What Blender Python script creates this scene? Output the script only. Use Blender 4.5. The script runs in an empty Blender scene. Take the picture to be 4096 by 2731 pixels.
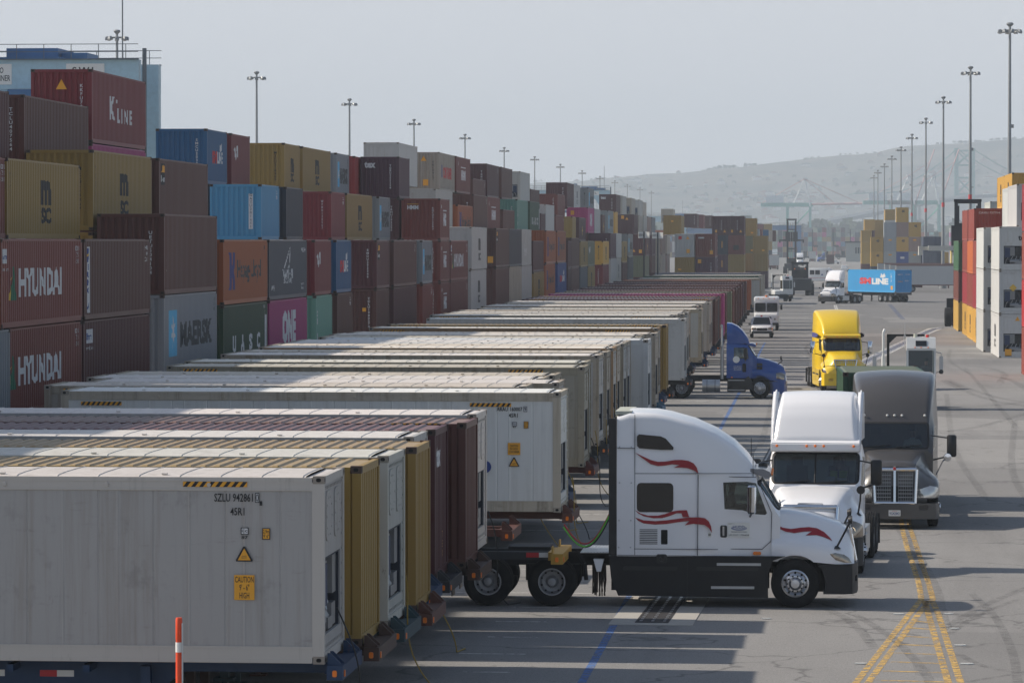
import bpy, bmesh, math, random
from mathutils import Vector, Matrix, noise as mnoise
R = math.radians
rnd = random.Random(7)
sc = bpy.context.scene
COL = sc.collection

# ------------------------------------------------------------------ camera
CH = 7.7                                   # eye height, metres
F_PX, CX, CY, HZ, VX = 15360.0, 2048.0, 1365.5, 968.0, 3265.0   # photograph's own geometry (135 mm lens)
PITCH = math.atan((CY - HZ) / F_PX)
YAW = math.atan((VX - CX) / F_PX * math.cos(PITCH))
cam_d = bpy.data.cameras.new('camera'); cam = bpy.data.objects.new('camera', cam_d); COL.objects.link(cam)
cam_d.sensor_width = 36.0; cam_d.lens = F_PX / 4096 * 36; cam_d.clip_start = 0.5; cam_d.clip_end = 60000
cam.location = (0, 0, CH); cam.rotation_euler = (math.pi / 2 - PITCH, 0, YAW)
sc.camera = cam

# ------------------------------------------------------------------ sky, sun, exposure
SUN_EL, SUN_AZ = R(34.5), R(5.0)           # from the left (-X), a little from beyond (+Y)
w = bpy.data.worlds.new('World'); sc.world = w; w.use_nodes = True
nt = w.node_tree; nt.nodes.clear()
sky = nt.nodes.new('ShaderNodeTexSky'); sky.sky_type = 'NISHITA'; sky.sun_disc = False
sky.sun_elevation = SUN_EL; sky.altitude = 0; sky.air_density = 1.0; sky.dust_density = 1.5; sky.ozone_density = 1.5
sun_dir = Vector((-math.cos(SUN_EL) * math.cos(SUN_AZ), math.cos(SUN_EL) * math.sin(SUN_AZ), math.sin(SUN_EL)))
sky.sun_rotation = math.atan2(sun_dir.x, sun_dir.y)
mixn = nt.nodes.new('ShaderNodeMix'); mixn.data_type = 'RGBA'; # the haze layer is thick along the horizon and thins out overhead
tcw = nt.nodes.new('ShaderNodeTexCoord'); sxy = nt.nodes.new('ShaderNodeSeparateXYZ'); nt.links.new(tcw.outputs['Generated'], sxy.inputs[0])
mrw = nt.nodes.new('ShaderNodeMapRange'); mrw.interpolation_type = 'SMOOTHSTEP'; mrw.inputs[1].default_value = 0.05; mrw.inputs[2].default_value = 0.21; mrw.inputs[3].default_value = 0.96; mrw.inputs[4].default_value = 0.10
nt.links.new(sxy.outputs[2], mrw.inputs[0]); nt.links.new(mrw.outputs[0], mixn.inputs[0])
mixn.inputs[7].default_value = (6.35, 6.5, 6.95, 1)      # even high haze layer over the whole sky
bg = nt.nodes.new('ShaderNodeBackground'); bg.inputs[1].default_value = 0.10
ow = nt.nodes.new('ShaderNodeOutputWorld')
nt.links.new(sky.outputs[0], mixn.inputs[6]); nt.links.new(mixn.outputs[2], bg.inputs[0]); nt.links.new(bg.outputs[0], ow.inputs[0])
sd = bpy.data.lights.new('sun', 'SUN'); sd.energy = 5.0; sd.angle = R(0.6); sd.color = (1.0, 0.905, 0.79)
so = bpy.data.objects.new('sun', sd); COL.objects.link(so)
so.rotation_euler = (-sun_dir).to_track_quat('-Z', 'Y').to_euler(); so.location = (-60, 20, 60)
vs = sc.view_settings; vs.view_transform = 'Standard'; vs.look = 'None'; vs.gamma = 1.0; vs.use_curve_mapping = False; vs.exposure = 0.22
sc.cycles.max_bounces = 6; sc.cycles.diffuse_bounces = 3; sc.cycles.glossy_bounces = 3; sc.cycles.transparent_max_bounces = 12
sc.cycles.volume_bounces = 0; sc.cycles.use_denoising = True
sc.cycles.volume_step_rate = 4; sc.cycles.volume_max_steps = 64

# pixel of the photograph -> point of the place (used to survey the layout)
_M = Matrix.Rotation(YAW, 3, 'Z') @ Matrix.Rotation(math.pi / 2 - PITCH, 3, 'X')
def ray(u, v): return _M @ Vector(((u - CX) / F_PX, (CY - v) / F_PX, -1.0))
def onZ(u, v, z=0.0):
    d = ray(u, v); t = (z - CH) / d.z; return Vector((d.x * t, d.y * t, z))
def onX(X, u, v=HZ):
    d = ray(u, v); t = X / d.x; return Vector((X, d.y * t, CH + d.z * t))
def onY(Y, u, v=HZ):
    d = ray(u, v); t = Y / d.y; return Vector((d.x * t, Y, CH + d.z * t))

# ------------------------------------------------------------------ materials
def lin(c):
    return tuple(((x / 255) / 12.92 if x / 255 <= 0.04045 else ((x / 255 + 0.055) / 1.055) ** 2.4) for x in c)
MATS = {}
def _nodes(name):
    m = bpy.data.materials.new(name); m.use_nodes = True
    t = m.node_tree; t.nodes.clear()
    o = t.nodes.new('ShaderNodeOutputMaterial'); b = t.nodes.new('ShaderNodeBsdfPrincipled')
    t.links.new(b.outputs[0], o.inputs[0]); return m, t, b
def N(t, ty, **kw):
    n = t.nodes.new(ty)
    for k, v in kw.items(): setattr(n, k, v)
    return n
def mixc(t, fac, a, b, blend='MIX'):
    n = t.nodes.new('ShaderNodeMix'); n.data_type = 'RGBA'; n.blend_type = blend
    for i, s in ((0, fac), (6, a), (7, b)):
        if hasattr(s, 'links'): t.links.new(s, n.inputs[i])
        elif i == 0: n.inputs[0].default_value = s
        else: n.inputs[i].default_value = (*s[:3], 1)
    return n.outputs[2]
def math_(t, op, a, b=None, c=None):
    n = t.nodes.new('ShaderNodeMath'); n.operation = op
    for i, s in enumerate((a, b, c)):
        if s is None: continue
        if hasattr(s, 'links'): t.links.new(s, n.inputs[i])
        else: n.inputs[i].default_value = s
    return n.outputs[0]
def ramp(t, fac, a, b, ca=(0, 0, 0), cb=(1, 1, 1)):
    n = t.nodes.new('ShaderNodeMapRange'); n.clamp = True
    t.links.new(fac, n.inputs[0]); n.inputs[1].default_value = a; n.inputs[2].default_value = b
    return n.outputs[0]
def coords(t, scale=(1, 1, 1), rand=True):
    tc = t.nodes.new('ShaderNodeTexCoord'); v = tc.outputs['Object']
    if rand:
        oi = t.nodes.new('ShaderNodeObjectInfo')
        m = t.nodes.new('ShaderNodeVectorMath'); m.operation = 'SCALE'; m.inputs[0].default_value = (131.0, 57.0, 83.0)
        t.links.new(oi.outputs['Random'], m.inputs['Scale'])
        a = t.nodes.new('ShaderNodeVectorMath'); a.operation = 'ADD'
        t.links.new(v, a.inputs[0]); t.links.new(m.outputs[0], a.inputs[1]); v = a.outputs[0]
    mp = t.nodes.new('ShaderNodeVectorMath'); mp.operation = 'MULTIPLY'; mp.inputs[1].default_value = scale
    t.links.new(v, mp.inputs[0]); return mp.outputs[0]
def noise_(t, vec, scale, detail=4, rough=0.55):
    n = t.nodes.new('ShaderNodeTexNoise'); n.inputs['Scale'].default_value = scale
    n.inputs['Detail'].default_value = detail; n.inputs['Roughness'].default_value = rough
    t.links.new(vec, n.inputs['Vector']); return n.outputs[0]
def paint(name, rgb, rough=0.55, fade=0.25, streak=0.25, rust=0.12, metal=0.0, spec=0.4, linear=False, dirt=0.0):
    """weathered sheet-steel paint: fading, vertical run streaks, rust specks"""
    if name in MATS: return MATS[name]
    c = rgb if linear else lin(rgb)
    m, t, b = _nodes(name)
    v = coords(t)
    n1 = noise_(t, v, 0.55, 5)
    faded = tuple(min(1, x * 0.86 + 0.03) for x in c)
    col = mixc(t, math_(t, 'MULTIPLY', ramp(t, n1, 0.35, 0.75), fade), c, faded)
    vs_ = coords(t, (7, 7, 0.35))
    n2 = noise_(t, vs_, 1.0, 4, 0.65)
    dark = tuple(x * 0.42 for x in c)
    col = mixc(t, math_(t, 'MULTIPLY', ramp(t, n2, 0.56, 0.78), streak), col, dark)
    if rust > 0:
        n3 = noise_(t, coords(t, (2.2, 2.2, 0.9)), 1.6, 7, 0.72)
        col = mixc(t, math_(t, 'MULTIPLY', ramp(t, n3, 0.66, 0.74), min(1, rust * 4)), col, lin((84, 47, 30)))
        n4 = noise_(t, coords(t, (14, 14, 5)), 1.0, 5, 0.7)
        col = mixc(t, math_(t, 'MULTIPLY', ramp(t, n4, 0.69, 0.73), min(1, rust * 3)), col, lin((60, 42, 34)))
    if dirt:                                          # tan run-off streaks and scuffed patches
        n5 = noise_(t, coords(t, (5, 5, 0.22)), 1.0, 5, 0.7)
        col = mixc(t, math_(t, 'MULTIPLY', ramp(t, n5, 0.5, 0.75), dirt), col, lin((128, 112, 88)))
        n6 = noise_(t, coords(t, (1.6, 1.6, 1.1)), 1.0, 8, 0.75)
        col = mixc(t, math_(t, 'MULTIPLY', ramp(t, n6, 0.57, 0.67), dirt * 0.6), col, lin((96, 92, 86)))
        n7 = noise_(t, coords(t, (1.2, 30, 6)), 1.0, 6, 0.75)
        col = mixc(t, math_(t, 'MULTIPLY', ramp(t, n7, 0.6, 0.72), dirt * 0.7), col, lin((92, 84, 76)))
    oc = t.nodes.new('ShaderNodeObjectInfo'); col = mixc(t, 1.0, col, oc.outputs['Color'], 'MULTIPLY')
    t.links.new(col, b.inputs['Base Color'])
    b.inputs['Roughness'].default_value = rough; b.inputs['Metallic'].default_value = metal
    b.inputs['Specular IOR Level'].default_value = spec
    MATS[name] = m; return m
def plain(name, rgb, rough=0.5, metal=0.0, spec=0.5, grime=0.15, coat=0.0, emit=0.0, gscale=3.0):
    if name in MATS: return MATS[name]
    c = lin(rgb); m, t, b = _nodes(name)
    if grime > 0:
        n1 = noise_(t, coords(t), gscale, 5)
        col = mixc(t, math_(t, 'MULTIPLY', ramp(t, n1, 0.4, 0.75), grime), c, tuple(x * 0.55 + 0.02 for x in c))
        t.links.new(col, b.inputs['Base Color'])
    else: b.inputs['Base Color'].default_value = (*c, 1)
    b.inputs['Roughness'].default_value = rough; b.inputs['Metallic'].default_value = metal
    b.inputs['Specular IOR Level'].default_value = spec
    b.inputs['Coat Weight'].default_value = coat; b.inputs['Coat Roughness'].default_value = 0.06
    if emit:
        b.inputs['Emission Color'].default_value = (*c, 1); b.inputs['Emission Strength'].default_value = emit
    MATS[name] = m; return m
def glassm(name, tint=(0.55, 0.6, 0.62), gl=0.12):
    if name in MATS: return MATS[name]
    m = bpy.data.materials.new(name); m.use_nodes = True; t = m.node_tree; t.nodes.clear()
    o = N(t, 'ShaderNodeOutputMaterial'); tr = N(t, 'ShaderNodeBsdfTransparent'); g = N(t, 'ShaderNodeBsdfGlossy')
    tr.inputs[0].default_value = (*tint, 1); g.inputs[1].default_value = 0.03; g.inputs[0].default_value = (0.9, 0.93, 0.95, 1)
    fr = N(t, 'ShaderNodeFresnel'); fr.inputs[0].default_value = 1.45
    f2 = math_(t, 'ADD', fr.outputs[0], gl * 0.3)
    mx = N(t, 'ShaderNodeMixShader'); t.links.new(f2, mx.inputs[0]); t.links.new(tr.outputs[0], mx.inputs[1]); t.links.new(g.outputs[0], mx.inputs[2])
    t.links.new(mx.outputs[0], o.inputs[0]); MATS[name] = m; return m

# ------------------------------------------------------------------ mesh builder
class MB:
    def __init__(s): s.v = []; s.f = []; s.m = []
    def add(s, vs, fs, mat=0):
        o = len(s.v); s.v += [tuple(p) for p in vs]; s.f += [tuple(i + o for i in f) for f in fs]; s.m += [mat] * len(fs); return s
    def box(s, x0, x1, y0, y1, z0, z1, mat=0):
        return s.add([(x0, y0, z0), (x1, y0, z0), (x1, y1, z0), (x0, y1, z0), (x0, y0, z1), (x1, y0, z1), (x1, y1, z1), (x0, y1, z1)],
                     [(0, 3, 2, 1), (4, 5, 6, 7), (0, 1, 5, 4), (1, 2, 6, 5), (2, 3, 7, 6), (3, 0, 4, 7)], mat)
    def prism(s, poly, ax, a, b, mat=0):
        """poly of 2D points in the two other axes (x: (y,z), y: (x,z), z: (x,y))"""
        n = len(poly)
        def P(p, q): return {'x': (q, p[0], p[1]), 'y': (p[0], q, p[1]), 'z': (p[0], p[1], q)}[ax]
        vs = [P(p, a) for p in poly] + [P(p, b) for p in poly]
        fs = [tuple(range(n))[::-1], tuple(range(n, 2 * n))] + [(i, (i + 1) % n, n + (i + 1) % n, n + i) for i in range(n)]
        return s.add(vs, fs, mat)
    def tube(s, p, q, r, n=8, mat=0, r2=None, cap=True):
        p, q = Vector(p), Vector(q); d = (q - p).normalized(); r2 = r if r2 is None else r2
        a = d.orthogonal().normalized(); b = d.cross(a)
        vs = [p + (a * math.cos(2 * math.pi * i / n) + b * math.sin(2 * math.pi * i / n)) * r for i in range(n)]
        vs += [q + (a * math.cos(2 * math.pi * i / n) + b * math.sin(2 * math.pi * i / n)) * r2 for i in range(n)]
        fs = [(i, (i + 1) % n, n + (i + 1) % n, n + i) for i in range(n)]
        if cap: fs += [tuple(range(n))[::-1], tuple(range(n, 2 * n))]
        return s.add(vs, fs, mat)
    def path(s, pts, r, n=6, mat=0):
        for a, b in zip(pts, pts[1:]): s.tube(a, b, r, n, mat)
        return s
    def lathe(s, prof, n=24, ax='y', c=(0, 0, 0), mat=0):
        """prof: (radius, along) pairs, spun round axis ax through c"""
        vs = []
        for r, h in prof:
            for i in range(n):
                a = 2 * math.pi * i / n; u, w_ = r * math.cos(a), r * math.sin(a)
                p = {'x': (h, u, w_), 'y': (u, h, w_), 'z': (u, w_, h)}[ax]
                vs.append((p[0] + c[0], p[1] + c[1], p[2] + c[2]))
        fs = []
        for k in range(len(prof) - 1):
            for i in range(n):
                j = (i + 1) % n; fs.append((k * n + i, k * n + j, (k + 1) * n + j, (k + 1) * n + i))
        return s.add(vs, fs, mat)
    def loft(s, secs, mat=0, caps=True):
        n = len(secs[0]); vs = [p for q in secs for p in q]; fs = []
        for k in range(len(secs) - 1):
            for i in range(n):
                j = (i + 1) % n; fs.append((k * n + i, k * n + j, (k + 1) * n + j, (k + 1) * n + i))
        if caps: fs += [tuple(range(n))[::-1], tuple(range((len(secs) - 1) * n, len(secs) * n))]
        return s.add(vs, fs, mat)
    def mesh(s, name, smooth=None, fix=True):
        me = bpy.data.meshes.new(name); me.from_pydata(s.v, [], s.f)
        if any(s.m): me.polygons.foreach_set('material_index', s.m)
        if fix:
            bm = bmesh.new(); bm.from_mesh(me); bmesh.ops.recalc_face_normals(bm, faces=bm.faces); bm.to_mesh(me); bm.free()
        if smooth: smoothen(me, smooth)
        me.update(); return me
def smoothen(me, ang=35):
    me.polygons.foreach_set('use_smooth', [True] * len(me.polygons))
    me.set_sharp_from_angle(angle=R(ang))
def obj(name, me, mats=None, parent=None, loc=None, rot=None):
    """mats are linked per OBJECT, so meshes can be shared between colours"""
    o = bpy.data.objects.new(name, me); COL.objects.link(o)
    if mats is not None:
        mats = mats if isinstance(mats, (list, tuple)) else [mats]
        while len(me.materials) < len(mats): me.materials.append(None)
        for i, m in enumerate(mats):
            o.material_slots[i].link = 'OBJECT'; o.material_slots[i].material = m
    if parent is not None: o.parent = parent
    if loc is not None: o.location = loc
    if rot is not None: o.rotation_euler = rot
    return o
def part(name, mb, mats, parent, smooth=None, loc=None, rot=None):
    return obj(name, mb.mesh(name, smooth), mats, parent, loc, rot)
def tag(o, label=None, cat=None, group=None, kind=None):
    for k, v in (('label', label), ('category', cat), ('group', group), ('kind', kind)):
        if v: o[k] = v
    return o
def thing(name, label, cat, loc=(0, 0, 0), rotz=0, group=None):
    o = bpy.data.objects.new(name, None); COL.objects.link(o); o.location = loc; o.rotation_euler = (0, 0, rotz)
    o.empty_display_size = 0.3
    return tag(o, label, cat, group)
def kids(o): return [c for c in o.children]
def dup(o, parent=None, loc=None, rotz=None):
    c = o.copy(); COL.objects.link(c)
    if parent is not None: c.parent = parent
    if loc is not None: c.location = loc
    if rotz is not None: c.rotation_euler = (0, 0, rotz)
    for ch in o.children: dup(ch, c)
    return c
def rrect(x0, x1, z0, z1, r, n=4):
    pts = []
    for cx, cz, a0 in ((x1 - r, z0 + r, -90), (x1 - r, z1 - r, 0), (x0 + r, z1 - r, 90), (x0 + r, z0 + r, 180)):
        for i in range(n + 1):
            a = R(a0 + 90 * i / n); pts.append((cx + r * math.cos(a), cz + r * math.sin(a)))
    return pts

# ------------------------------------------------------------------ lettering
_TX = {}
def text_mesh(s, h, wdt=None, bold=0.0, serif=False):
    """flat letters, cap height h, centred on 0,0 in XZ and facing -Y"""
    key = (s, h, wdt, bold)
    if key in _TX: return _TX[key]
    cu = bpy.data.curves.new('lettering', 'FONT'); cu.body = s; cu.size = 1.0; cu.resolution_u = 2; cu.offset = bold
    cu.align_x = 'CENTER'; cu.space_line = 0.95
    ob = bpy.data.objects.new('lettering', cu)
    me = bpy.data.meshes.new_from_object(ob); bpy.data.objects.remove(ob); bpy.data.curves.remove(cu)
    xs = [v.co.x for v in me.vertices]; ys = [v.co.y for v in me.vertices]
    x0, x1, y0, y1 = min(xs), max(xs), min(ys), max(ys)
    sy = h / (y1 - y0); sx = (wdt / (x1 - x0)) if wdt else sy
    for v in me.vertices:
        v.co = ((v.co.x - (x0 + x1) / 2) * sx, 0.0, (v.co.y - (y0 + y1) / 2) * sy)
    me.materials.clear(); me.name = 'lettering'
    _TX[key] = me; return me
# ------------------------------------------------------------------ shipping containers
CC = {  # paint colours of the boxes
 'maroon': (90, 35, 42), 'brown': (102, 55, 48), 'brick': (131, 57, 47), 'red': (134, 36, 46), 'scarlet': (170, 40, 44), 'ochre': (172, 140, 66),
 'yellow': (196, 152, 62), 'blue': (26, 100, 152), 'lightblue': (70, 136, 172), 'navy': (58, 66, 84), 'orange': (188, 98, 46), 'brightwhite': (206, 206, 203), 'white': (174, 173, 168),
 'grey': (150, 156, 160), 'green': (52, 88, 62), 'teal': (104, 152, 136), 'pink': (168, 54, 116), 'slate': (84, 92, 104), 'purple': (92, 46, 66),
 'cream': (166, 158, 144), 'olive': (104, 108, 84), 'cobalt': (44, 72, 140), 'smblue': (46, 140, 196), 'rustgrey': (150, 128, 120), 'deepteal': (48, 104, 108)}
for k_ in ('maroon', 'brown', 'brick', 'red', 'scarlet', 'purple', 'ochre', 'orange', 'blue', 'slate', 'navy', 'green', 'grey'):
    CC['lit' + k_] = tuple(int(x * 1.04) for x in CC[k_]); CC[k_] = tuple(int(x * .84) for x in CC[k_])  # paler copies for sunlit stacks, darker for shaded: light put into the paint
CC['litwhite'] = (186, 187, 184); CC['roofwhite'] = (216, 210, 200); CC['roofbrightwhite'] = (222, 221, 217); CC['roofcream'] = (200, 190, 174)  # roof whites carry sunlight in the colour, sides kept darker
for k_ in list(CC):                                  # other roofs dusty, with sunlit brightness also put into the colour
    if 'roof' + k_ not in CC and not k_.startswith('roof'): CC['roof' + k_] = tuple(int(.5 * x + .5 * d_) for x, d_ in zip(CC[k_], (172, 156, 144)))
RUSTY = {'roofwhite': .08, 'roofcream': .22, 'white': .10, 'cream': .25, 'grey': .14, 'ochre': .12, 'rustgrey': .7}
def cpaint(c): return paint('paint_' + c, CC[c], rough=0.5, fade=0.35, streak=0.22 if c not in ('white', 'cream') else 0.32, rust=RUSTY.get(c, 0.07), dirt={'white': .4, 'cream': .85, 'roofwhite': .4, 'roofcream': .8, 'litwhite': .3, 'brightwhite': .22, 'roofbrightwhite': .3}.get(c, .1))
M_alum = plain('aluminium', (178, 180, 182), 0.4, metal=0.8, grime=0.3)
M_dark = plain('dark_hole', (14, 14, 15), 0.9, grime=0)
M_cast = paint('casting_rust', (74, 58, 50), 0.8, rust=0.6)
M_castw = paint('casting_grey', (150, 142, 130), 0.75, rust=0.5, streak=0.7)
M_postd = paint('post_dirty', (166, 156, 138), 0.75, rust=0.35, streak=0.9, fade=0.5, dirt=1.0)
M_postr = paint('post_rusty', (156, 126, 94), 0.8, rust=0.9, streak=0.8, fade=0.5, dirt=1.0)
M_posta = paint('post_rust_streaked', (178, 168, 152), 0.75, rust=0.55, streak=0.7, fade=0.5, dirt=.7)
M_blk = plain('ink_black', (22, 23, 26), 0.6, grime=0.1)
M_wht = plain('ink_white', (205, 206, 206), 0.6, grime=0.25)
M_yel = plain('sticker_yellow', (226, 160, 34), 0.55, grime=0.2)
M_yl2 = plain('ink_yellow', (210, 170, 60), 0.6, grime=0.2)
M_inkb = plain('ink_blue', (32, 62, 128), 0.6, grime=0.1)
M_inkl = plain('ink_sky', (96, 178, 214), 0.6, grime=0.2)
M_inkr = plain('ink_red', (190, 44, 50), 0.6, grime=0.15)
M_inkg = plain('ink_green', (18, 100, 72), 0.6, grime=0.15)
M_inkv = plain('ink_violet', (62, 64, 122), 0.6, grime=0.15)
M_inks = plain('ink_slate', (64, 66, 66), 0.6, grime=0.25)
INK = {'k': M_blk, 'w': M_wht, 'y': M_yel, 'Y': M_yl2, 'b': M_inkb, 'l': M_inkl, 'r': M_inkr, 'g': M_inkg, 'v': M_inkv, 'R': None, 's': M_inks}
WD = 1.219
_CM = {}
def corr(x, L):                                     # side corrugation depth at x
    p = 0.28; u = (x + L / 2 - 0.14) % p
    if u < 0.1: return 0.0
    if u < 0.14: return (u - 0.1) / 0.04 * 0.036
    if u < 0.24: return 0.036
    return (0.28 - u) / 0.04 * 0.036
def cbreaks(a, b, L):
    p = 0.28; x0 = -L / 2 + 0.14; k = math.floor((a - x0) / p) - 1; out = []
    while x0 + k * p < b:
        for d in (0, 0.1, 0.14, 0.24):
            x = x0 + k * p + d
            if a < x < b: out.append(x)
        k += 1
    return out
def cmesh(kind, H, L, what, e=1):
    """shared mesh of one container part; e = the end (+1/-1 along x) that the camera sees"""
    key = (kind, H, L, what, e)
    if key in _CM: return _CM[key]
    b = MB(); h = L / 2; reef = kind == 'reefer'
    if what == 'frame':
        pw = 0.13
        for sx in (-1, 1):
            for sy in (-1, 1):
                x = sorted((sx * (h - 0.004), sx * (h - (0.19 if reef else 0.15)))); y = sorted((sy * (WD - 0.004), sy * (WD - pw)))
                b.box(*x, *y, 0.1, H - 0.1)
            x = sorted((sx * (h - 0.006), sx * (h - 0.1)))
            b.box(*x, -WD + pw, WD - pw, H - 0.13, H - 0.008); b.box(*x, -WD + pw, WD - pw, 0.01, 0.17)
        tr, br = (0.23, 0.27) if reef else (0.075, 0.17)
        for sy in (-1, 1):
            y = sorted((sy * (WD - 0.008), sy * (WD - 0.075)))
            xi = 0.19 if reef else 0.15
            b.box(-h + xi, h - xi, *y, H - tr, H - 0.022); b.box(-h + xi, h - xi, *y, 0.012, br)
            if reef:
                y2 = sorted((sy * (WD - 0.001), sy * (WD - 0.03)))
                b.box(-h + xi, h - xi, *y2, H - 0.085, H - 0.03); b.box(-h + xi, h - xi, *y2, H - tr + 0.006, H - tr + 0.03)
                b.box(-h + xi, h - xi, *y2, br - 0.035, br - 0.004); b.box(-h + xi, h - xi, *y2, 0.02, 0.07)
                n = int(L / 1.6)
                for i in range(n): b.lathe([(0.001, 0.014), (0.032, 0.012), (0.036, -0.01)], 10, 'y', (-h + 0.8 + i * 1.6, sy * (WD + 0.003), H - 0.14)) if sy > 0 else \
                    b.lathe([(0.001, -0.014), (0.032, -0.012), (0.036, 0.01)], 10, 'y', (-h + 0.8 + i * 1.6, sy * (WD + 0.003), H - 0.14))
    elif what in ('side-', 'side+'):
        sy = -1 if what == 'side-' else 1
        if reef:
            xs = [-h + 0.19]; ds = [0.0]; x = -h + 0.19; i = 0
            while x < h - 0.4:
                stp = (0.56, 0.3, 0.56, 0.56)[i % 4]; i += 1; x += stp
                if x > h - 0.3: break
                g = 0.010 if i % 2 else -0.007
                xs += [x - 0.022, x - 0.008, x + 0.008, x + 0.022]; ds += [0, g, g, 0]
            xs.append(h - 0.19); ds.append(0)
            z0, z1 = 0.26, H - 0.21; yo = WD - 0.022
        else:
            a, c = -h + 0.14, h - 0.14; xs = [a] + cbreaks(a + 1e-4, c - 1e-4, L) + [c]; ds = [corr(x, L) for x in xs]
            z0, z1 = 0.15, H - 0.06; yo = WD - 0.014
        vs = []; fs = []
        for x, d in zip(xs, ds): vs += [(x, sy * (yo - d), z0), (x, sy * (yo - d), z1)]
        for i in range(len(xs) - 1):
            q = (2 * i, 2 * i + 2, 2 * i + 3, 2 * i + 1); fs.append(q if sy < 0 else q[::-1])
        b.add(vs, fs); me = b.mesh('side_panel', fix=False); _CM[key] = me; return me
    elif what == 'wall':                            # corrugated end wall at end e
        ys = []; y = -WD + 0.12; p = (2 * WD - 0.24) / 9
        for i in range(9):
            o = -WD + 0.12 + i * p
            ys += [(o, 0.0), (o + p * 0.34, 0.0), (o + p * 0.5, 0.05), (o + p * 0.84, 0.05)]
        ys.append((WD - 0.12, 0.0)); vs = []; fs = []
        for yy, d in ys: vs += [(e * (h - 0.02 - d), yy, 0.16), (e * (h - 0.02 - d), yy, H - 0.12)]
        for i in range(len(ys) - 1):
            q = (2 * i, 2 * i + 2, 2 * i + 3, 2 * i + 1); fs.append(q if e > 0 else q[::-1])
        b.add(vs, fs); me = b.mesh('end_wall', fix=False); _CM[key] = me; return me
    elif what == 'door':                            # one door leaf; e tells which end, H sign trick not needed
        pass
    elif what == 'doors':
        for s in (-1, 1):
            y = sorted((s * 0.01, s * (WD - 0.13))); x = sorted((e * (h - 0.06), e * (h - 0.02)))
            b.box(*x, *y, 0.17, H - 0.13)
            for k in range(4):
                x2 = sorted((e * (h - 0.03), e * (h - 0.008))); zz = 0.3 + k * (H - 0.6) / 4
                b.box(*x2, s * 0.55 - 0.5, s * 0.55 + 0.5, zz, zz + (H - 0.6) / 4 - 0.12)
            for yy in (s * 0.32, s * 0.82): b.tube((e * (h + 0.012), yy, 0.12), (e * (h + 0.012), yy, H - 0.1), 0.018, 6)
            b.box(*sorted((e * (h - 0.01), e * (h + 0.03))), *sorted((s * 0.2, s * 0.5)), 1.0, 1.05)
    elif what == 'roof':
        if reef:
            ycs = [(-WD + 0.05, -0.02), (-WD + 0.16, 0.004), (-0.5, 0.016), (0.5, 0.016), (WD - 0.16, 0.004), (WD - 0.05, -0.02)]
            vs = [(sx * (h - 0.3), y, H - 0.012 + z) for sx in (-1, 1) for y, z in ycs]; n = len(ycs)
            b.add(vs, [(i, n + i, n + i + 1, i + 1) for i in range(n - 1)])
            for sx in (-1, 1): b.box(*sorted((sx * (h - 0.3), sx * (h - 0.1))), -WD + 0.14, WD - 0.14, H - 0.06, H - 0.03)
            k = int((L - 0.7) / 0.61)
            for i in range(k + 1):
                x = -h + 0.35 + i * (L - 0.7) / k
                sec = []
                for y, z in ycs: sec.append((y, H - 0.012 + z))
                for q in range(n - 1):
                    (ya, za), (yb, zb) = sec[q], sec[q + 1]
                    b.add([(x - 0.014, ya, za + 0.001), (x + 0.014, ya, za + 0.001), (x + 0.014, yb, zb + 0.001), (x - 0.014, yb, zb + 0.001),
                           (x - 0.006, ya, za + 0.011), (x + 0.006, ya, za + 0.011), (x + 0.006, yb, zb + 0.011), (x - 0.006, yb, zb + 0.011)],
                          [(4, 5, 6, 7), (0, 1, 5, 4), (2, 3, 7, 6), (1, 2, 6, 5), (3, 0, 4, 7)])
                if i % 4 == 3:
                    b.box(x - 0.3, x - 0.22, -WD + 0.2, -WD + 0.3, H + 0.0, H + 0.025)
            me = b.mesh('roof', fix=True); _CM[key] = me; return me
        k = int((L - 0.6) / 0.235); p = (L - 0.6) / k; xs = [(-h + 0.1, 0)]
        for i in range(k):
            o = -h + 0.3 + i * p
            xs += [(o, 0), (o + p * 0.14, 0.03), (o + p * 0.46, 0.03), (o + p * 0.6, 0.0)]
        xs.append((h - 0.1, 0)); vs = []; fs = []
        for x, d in xs:
            z = H - 0.03
            vs += [(x, -WD + 0.045, z - 0.012), (x, -WD + 0.13, z + d), (x, WD - 0.13, z + d), (x, WD - 0.045, z - 0.012)]
        for i in range(len(xs) - 1):
            for q in range(3): fs.append((4 * i + q, 4 * i + 4 + q, 4 * i + 5 + q, 4 * i + 1 + q))
        b.add(vs, fs); me = b.mesh('roof', fix=False); _CM[key] = me; return me
    elif what == 'floor': b.box(-h + 0.16, h - 0.16, -WD + 0.08, WD - 0.08, 0.05, 0.12)
    elif what == 'casting':                         # at the origin, outer corner to -x -y
        b.box(-0.089, 0.089, -0.081, 0.081, -0.059, 0.059)
        for ax, s in (('y', -1), ('x', -1), ('y', 1), ('x', 1)):
            pr = rrect(-0.04, 0.04, -0.03, 0.03, 0.028, 3)
            o = 0.081 if ax == 'y' else 0.089
            b.prism(pr, ax, *sorted((s * (o - 0.02), s * (o + 0.0015))), mat=1)
    elif what == 'castings':
        for sx in (-1, 1):
            for sy in (-1, 1):
                for z in (0.059, H - 0.059):
                    cx, cy = sx * (h - 0.089), sy * (WD - 0.081)
                    b.box(cx - 0.089, cx + 0.089, cy - 0.081, cy + 0.081, z - 0.059, z + 0.059)
                    b.prism(rrect(cx - 0.04, cx + 0.04, z - 0.03, z + 0.03, 0.028, 2), 'y', *sorted((sy * (WD - 0.02), sy * (WD + 0.0015))), mat=1)
                    b.prism(rrect(cy - 0.04, cy + 0.04, z - 0.03, z + 0.03, 0.028, 2), 'x', *sorted((sx * (h - 0.02), sx * (h + 0.0015))), mat=1)
    me = b.mesh(what); _CM[key] = me; return me
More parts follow.
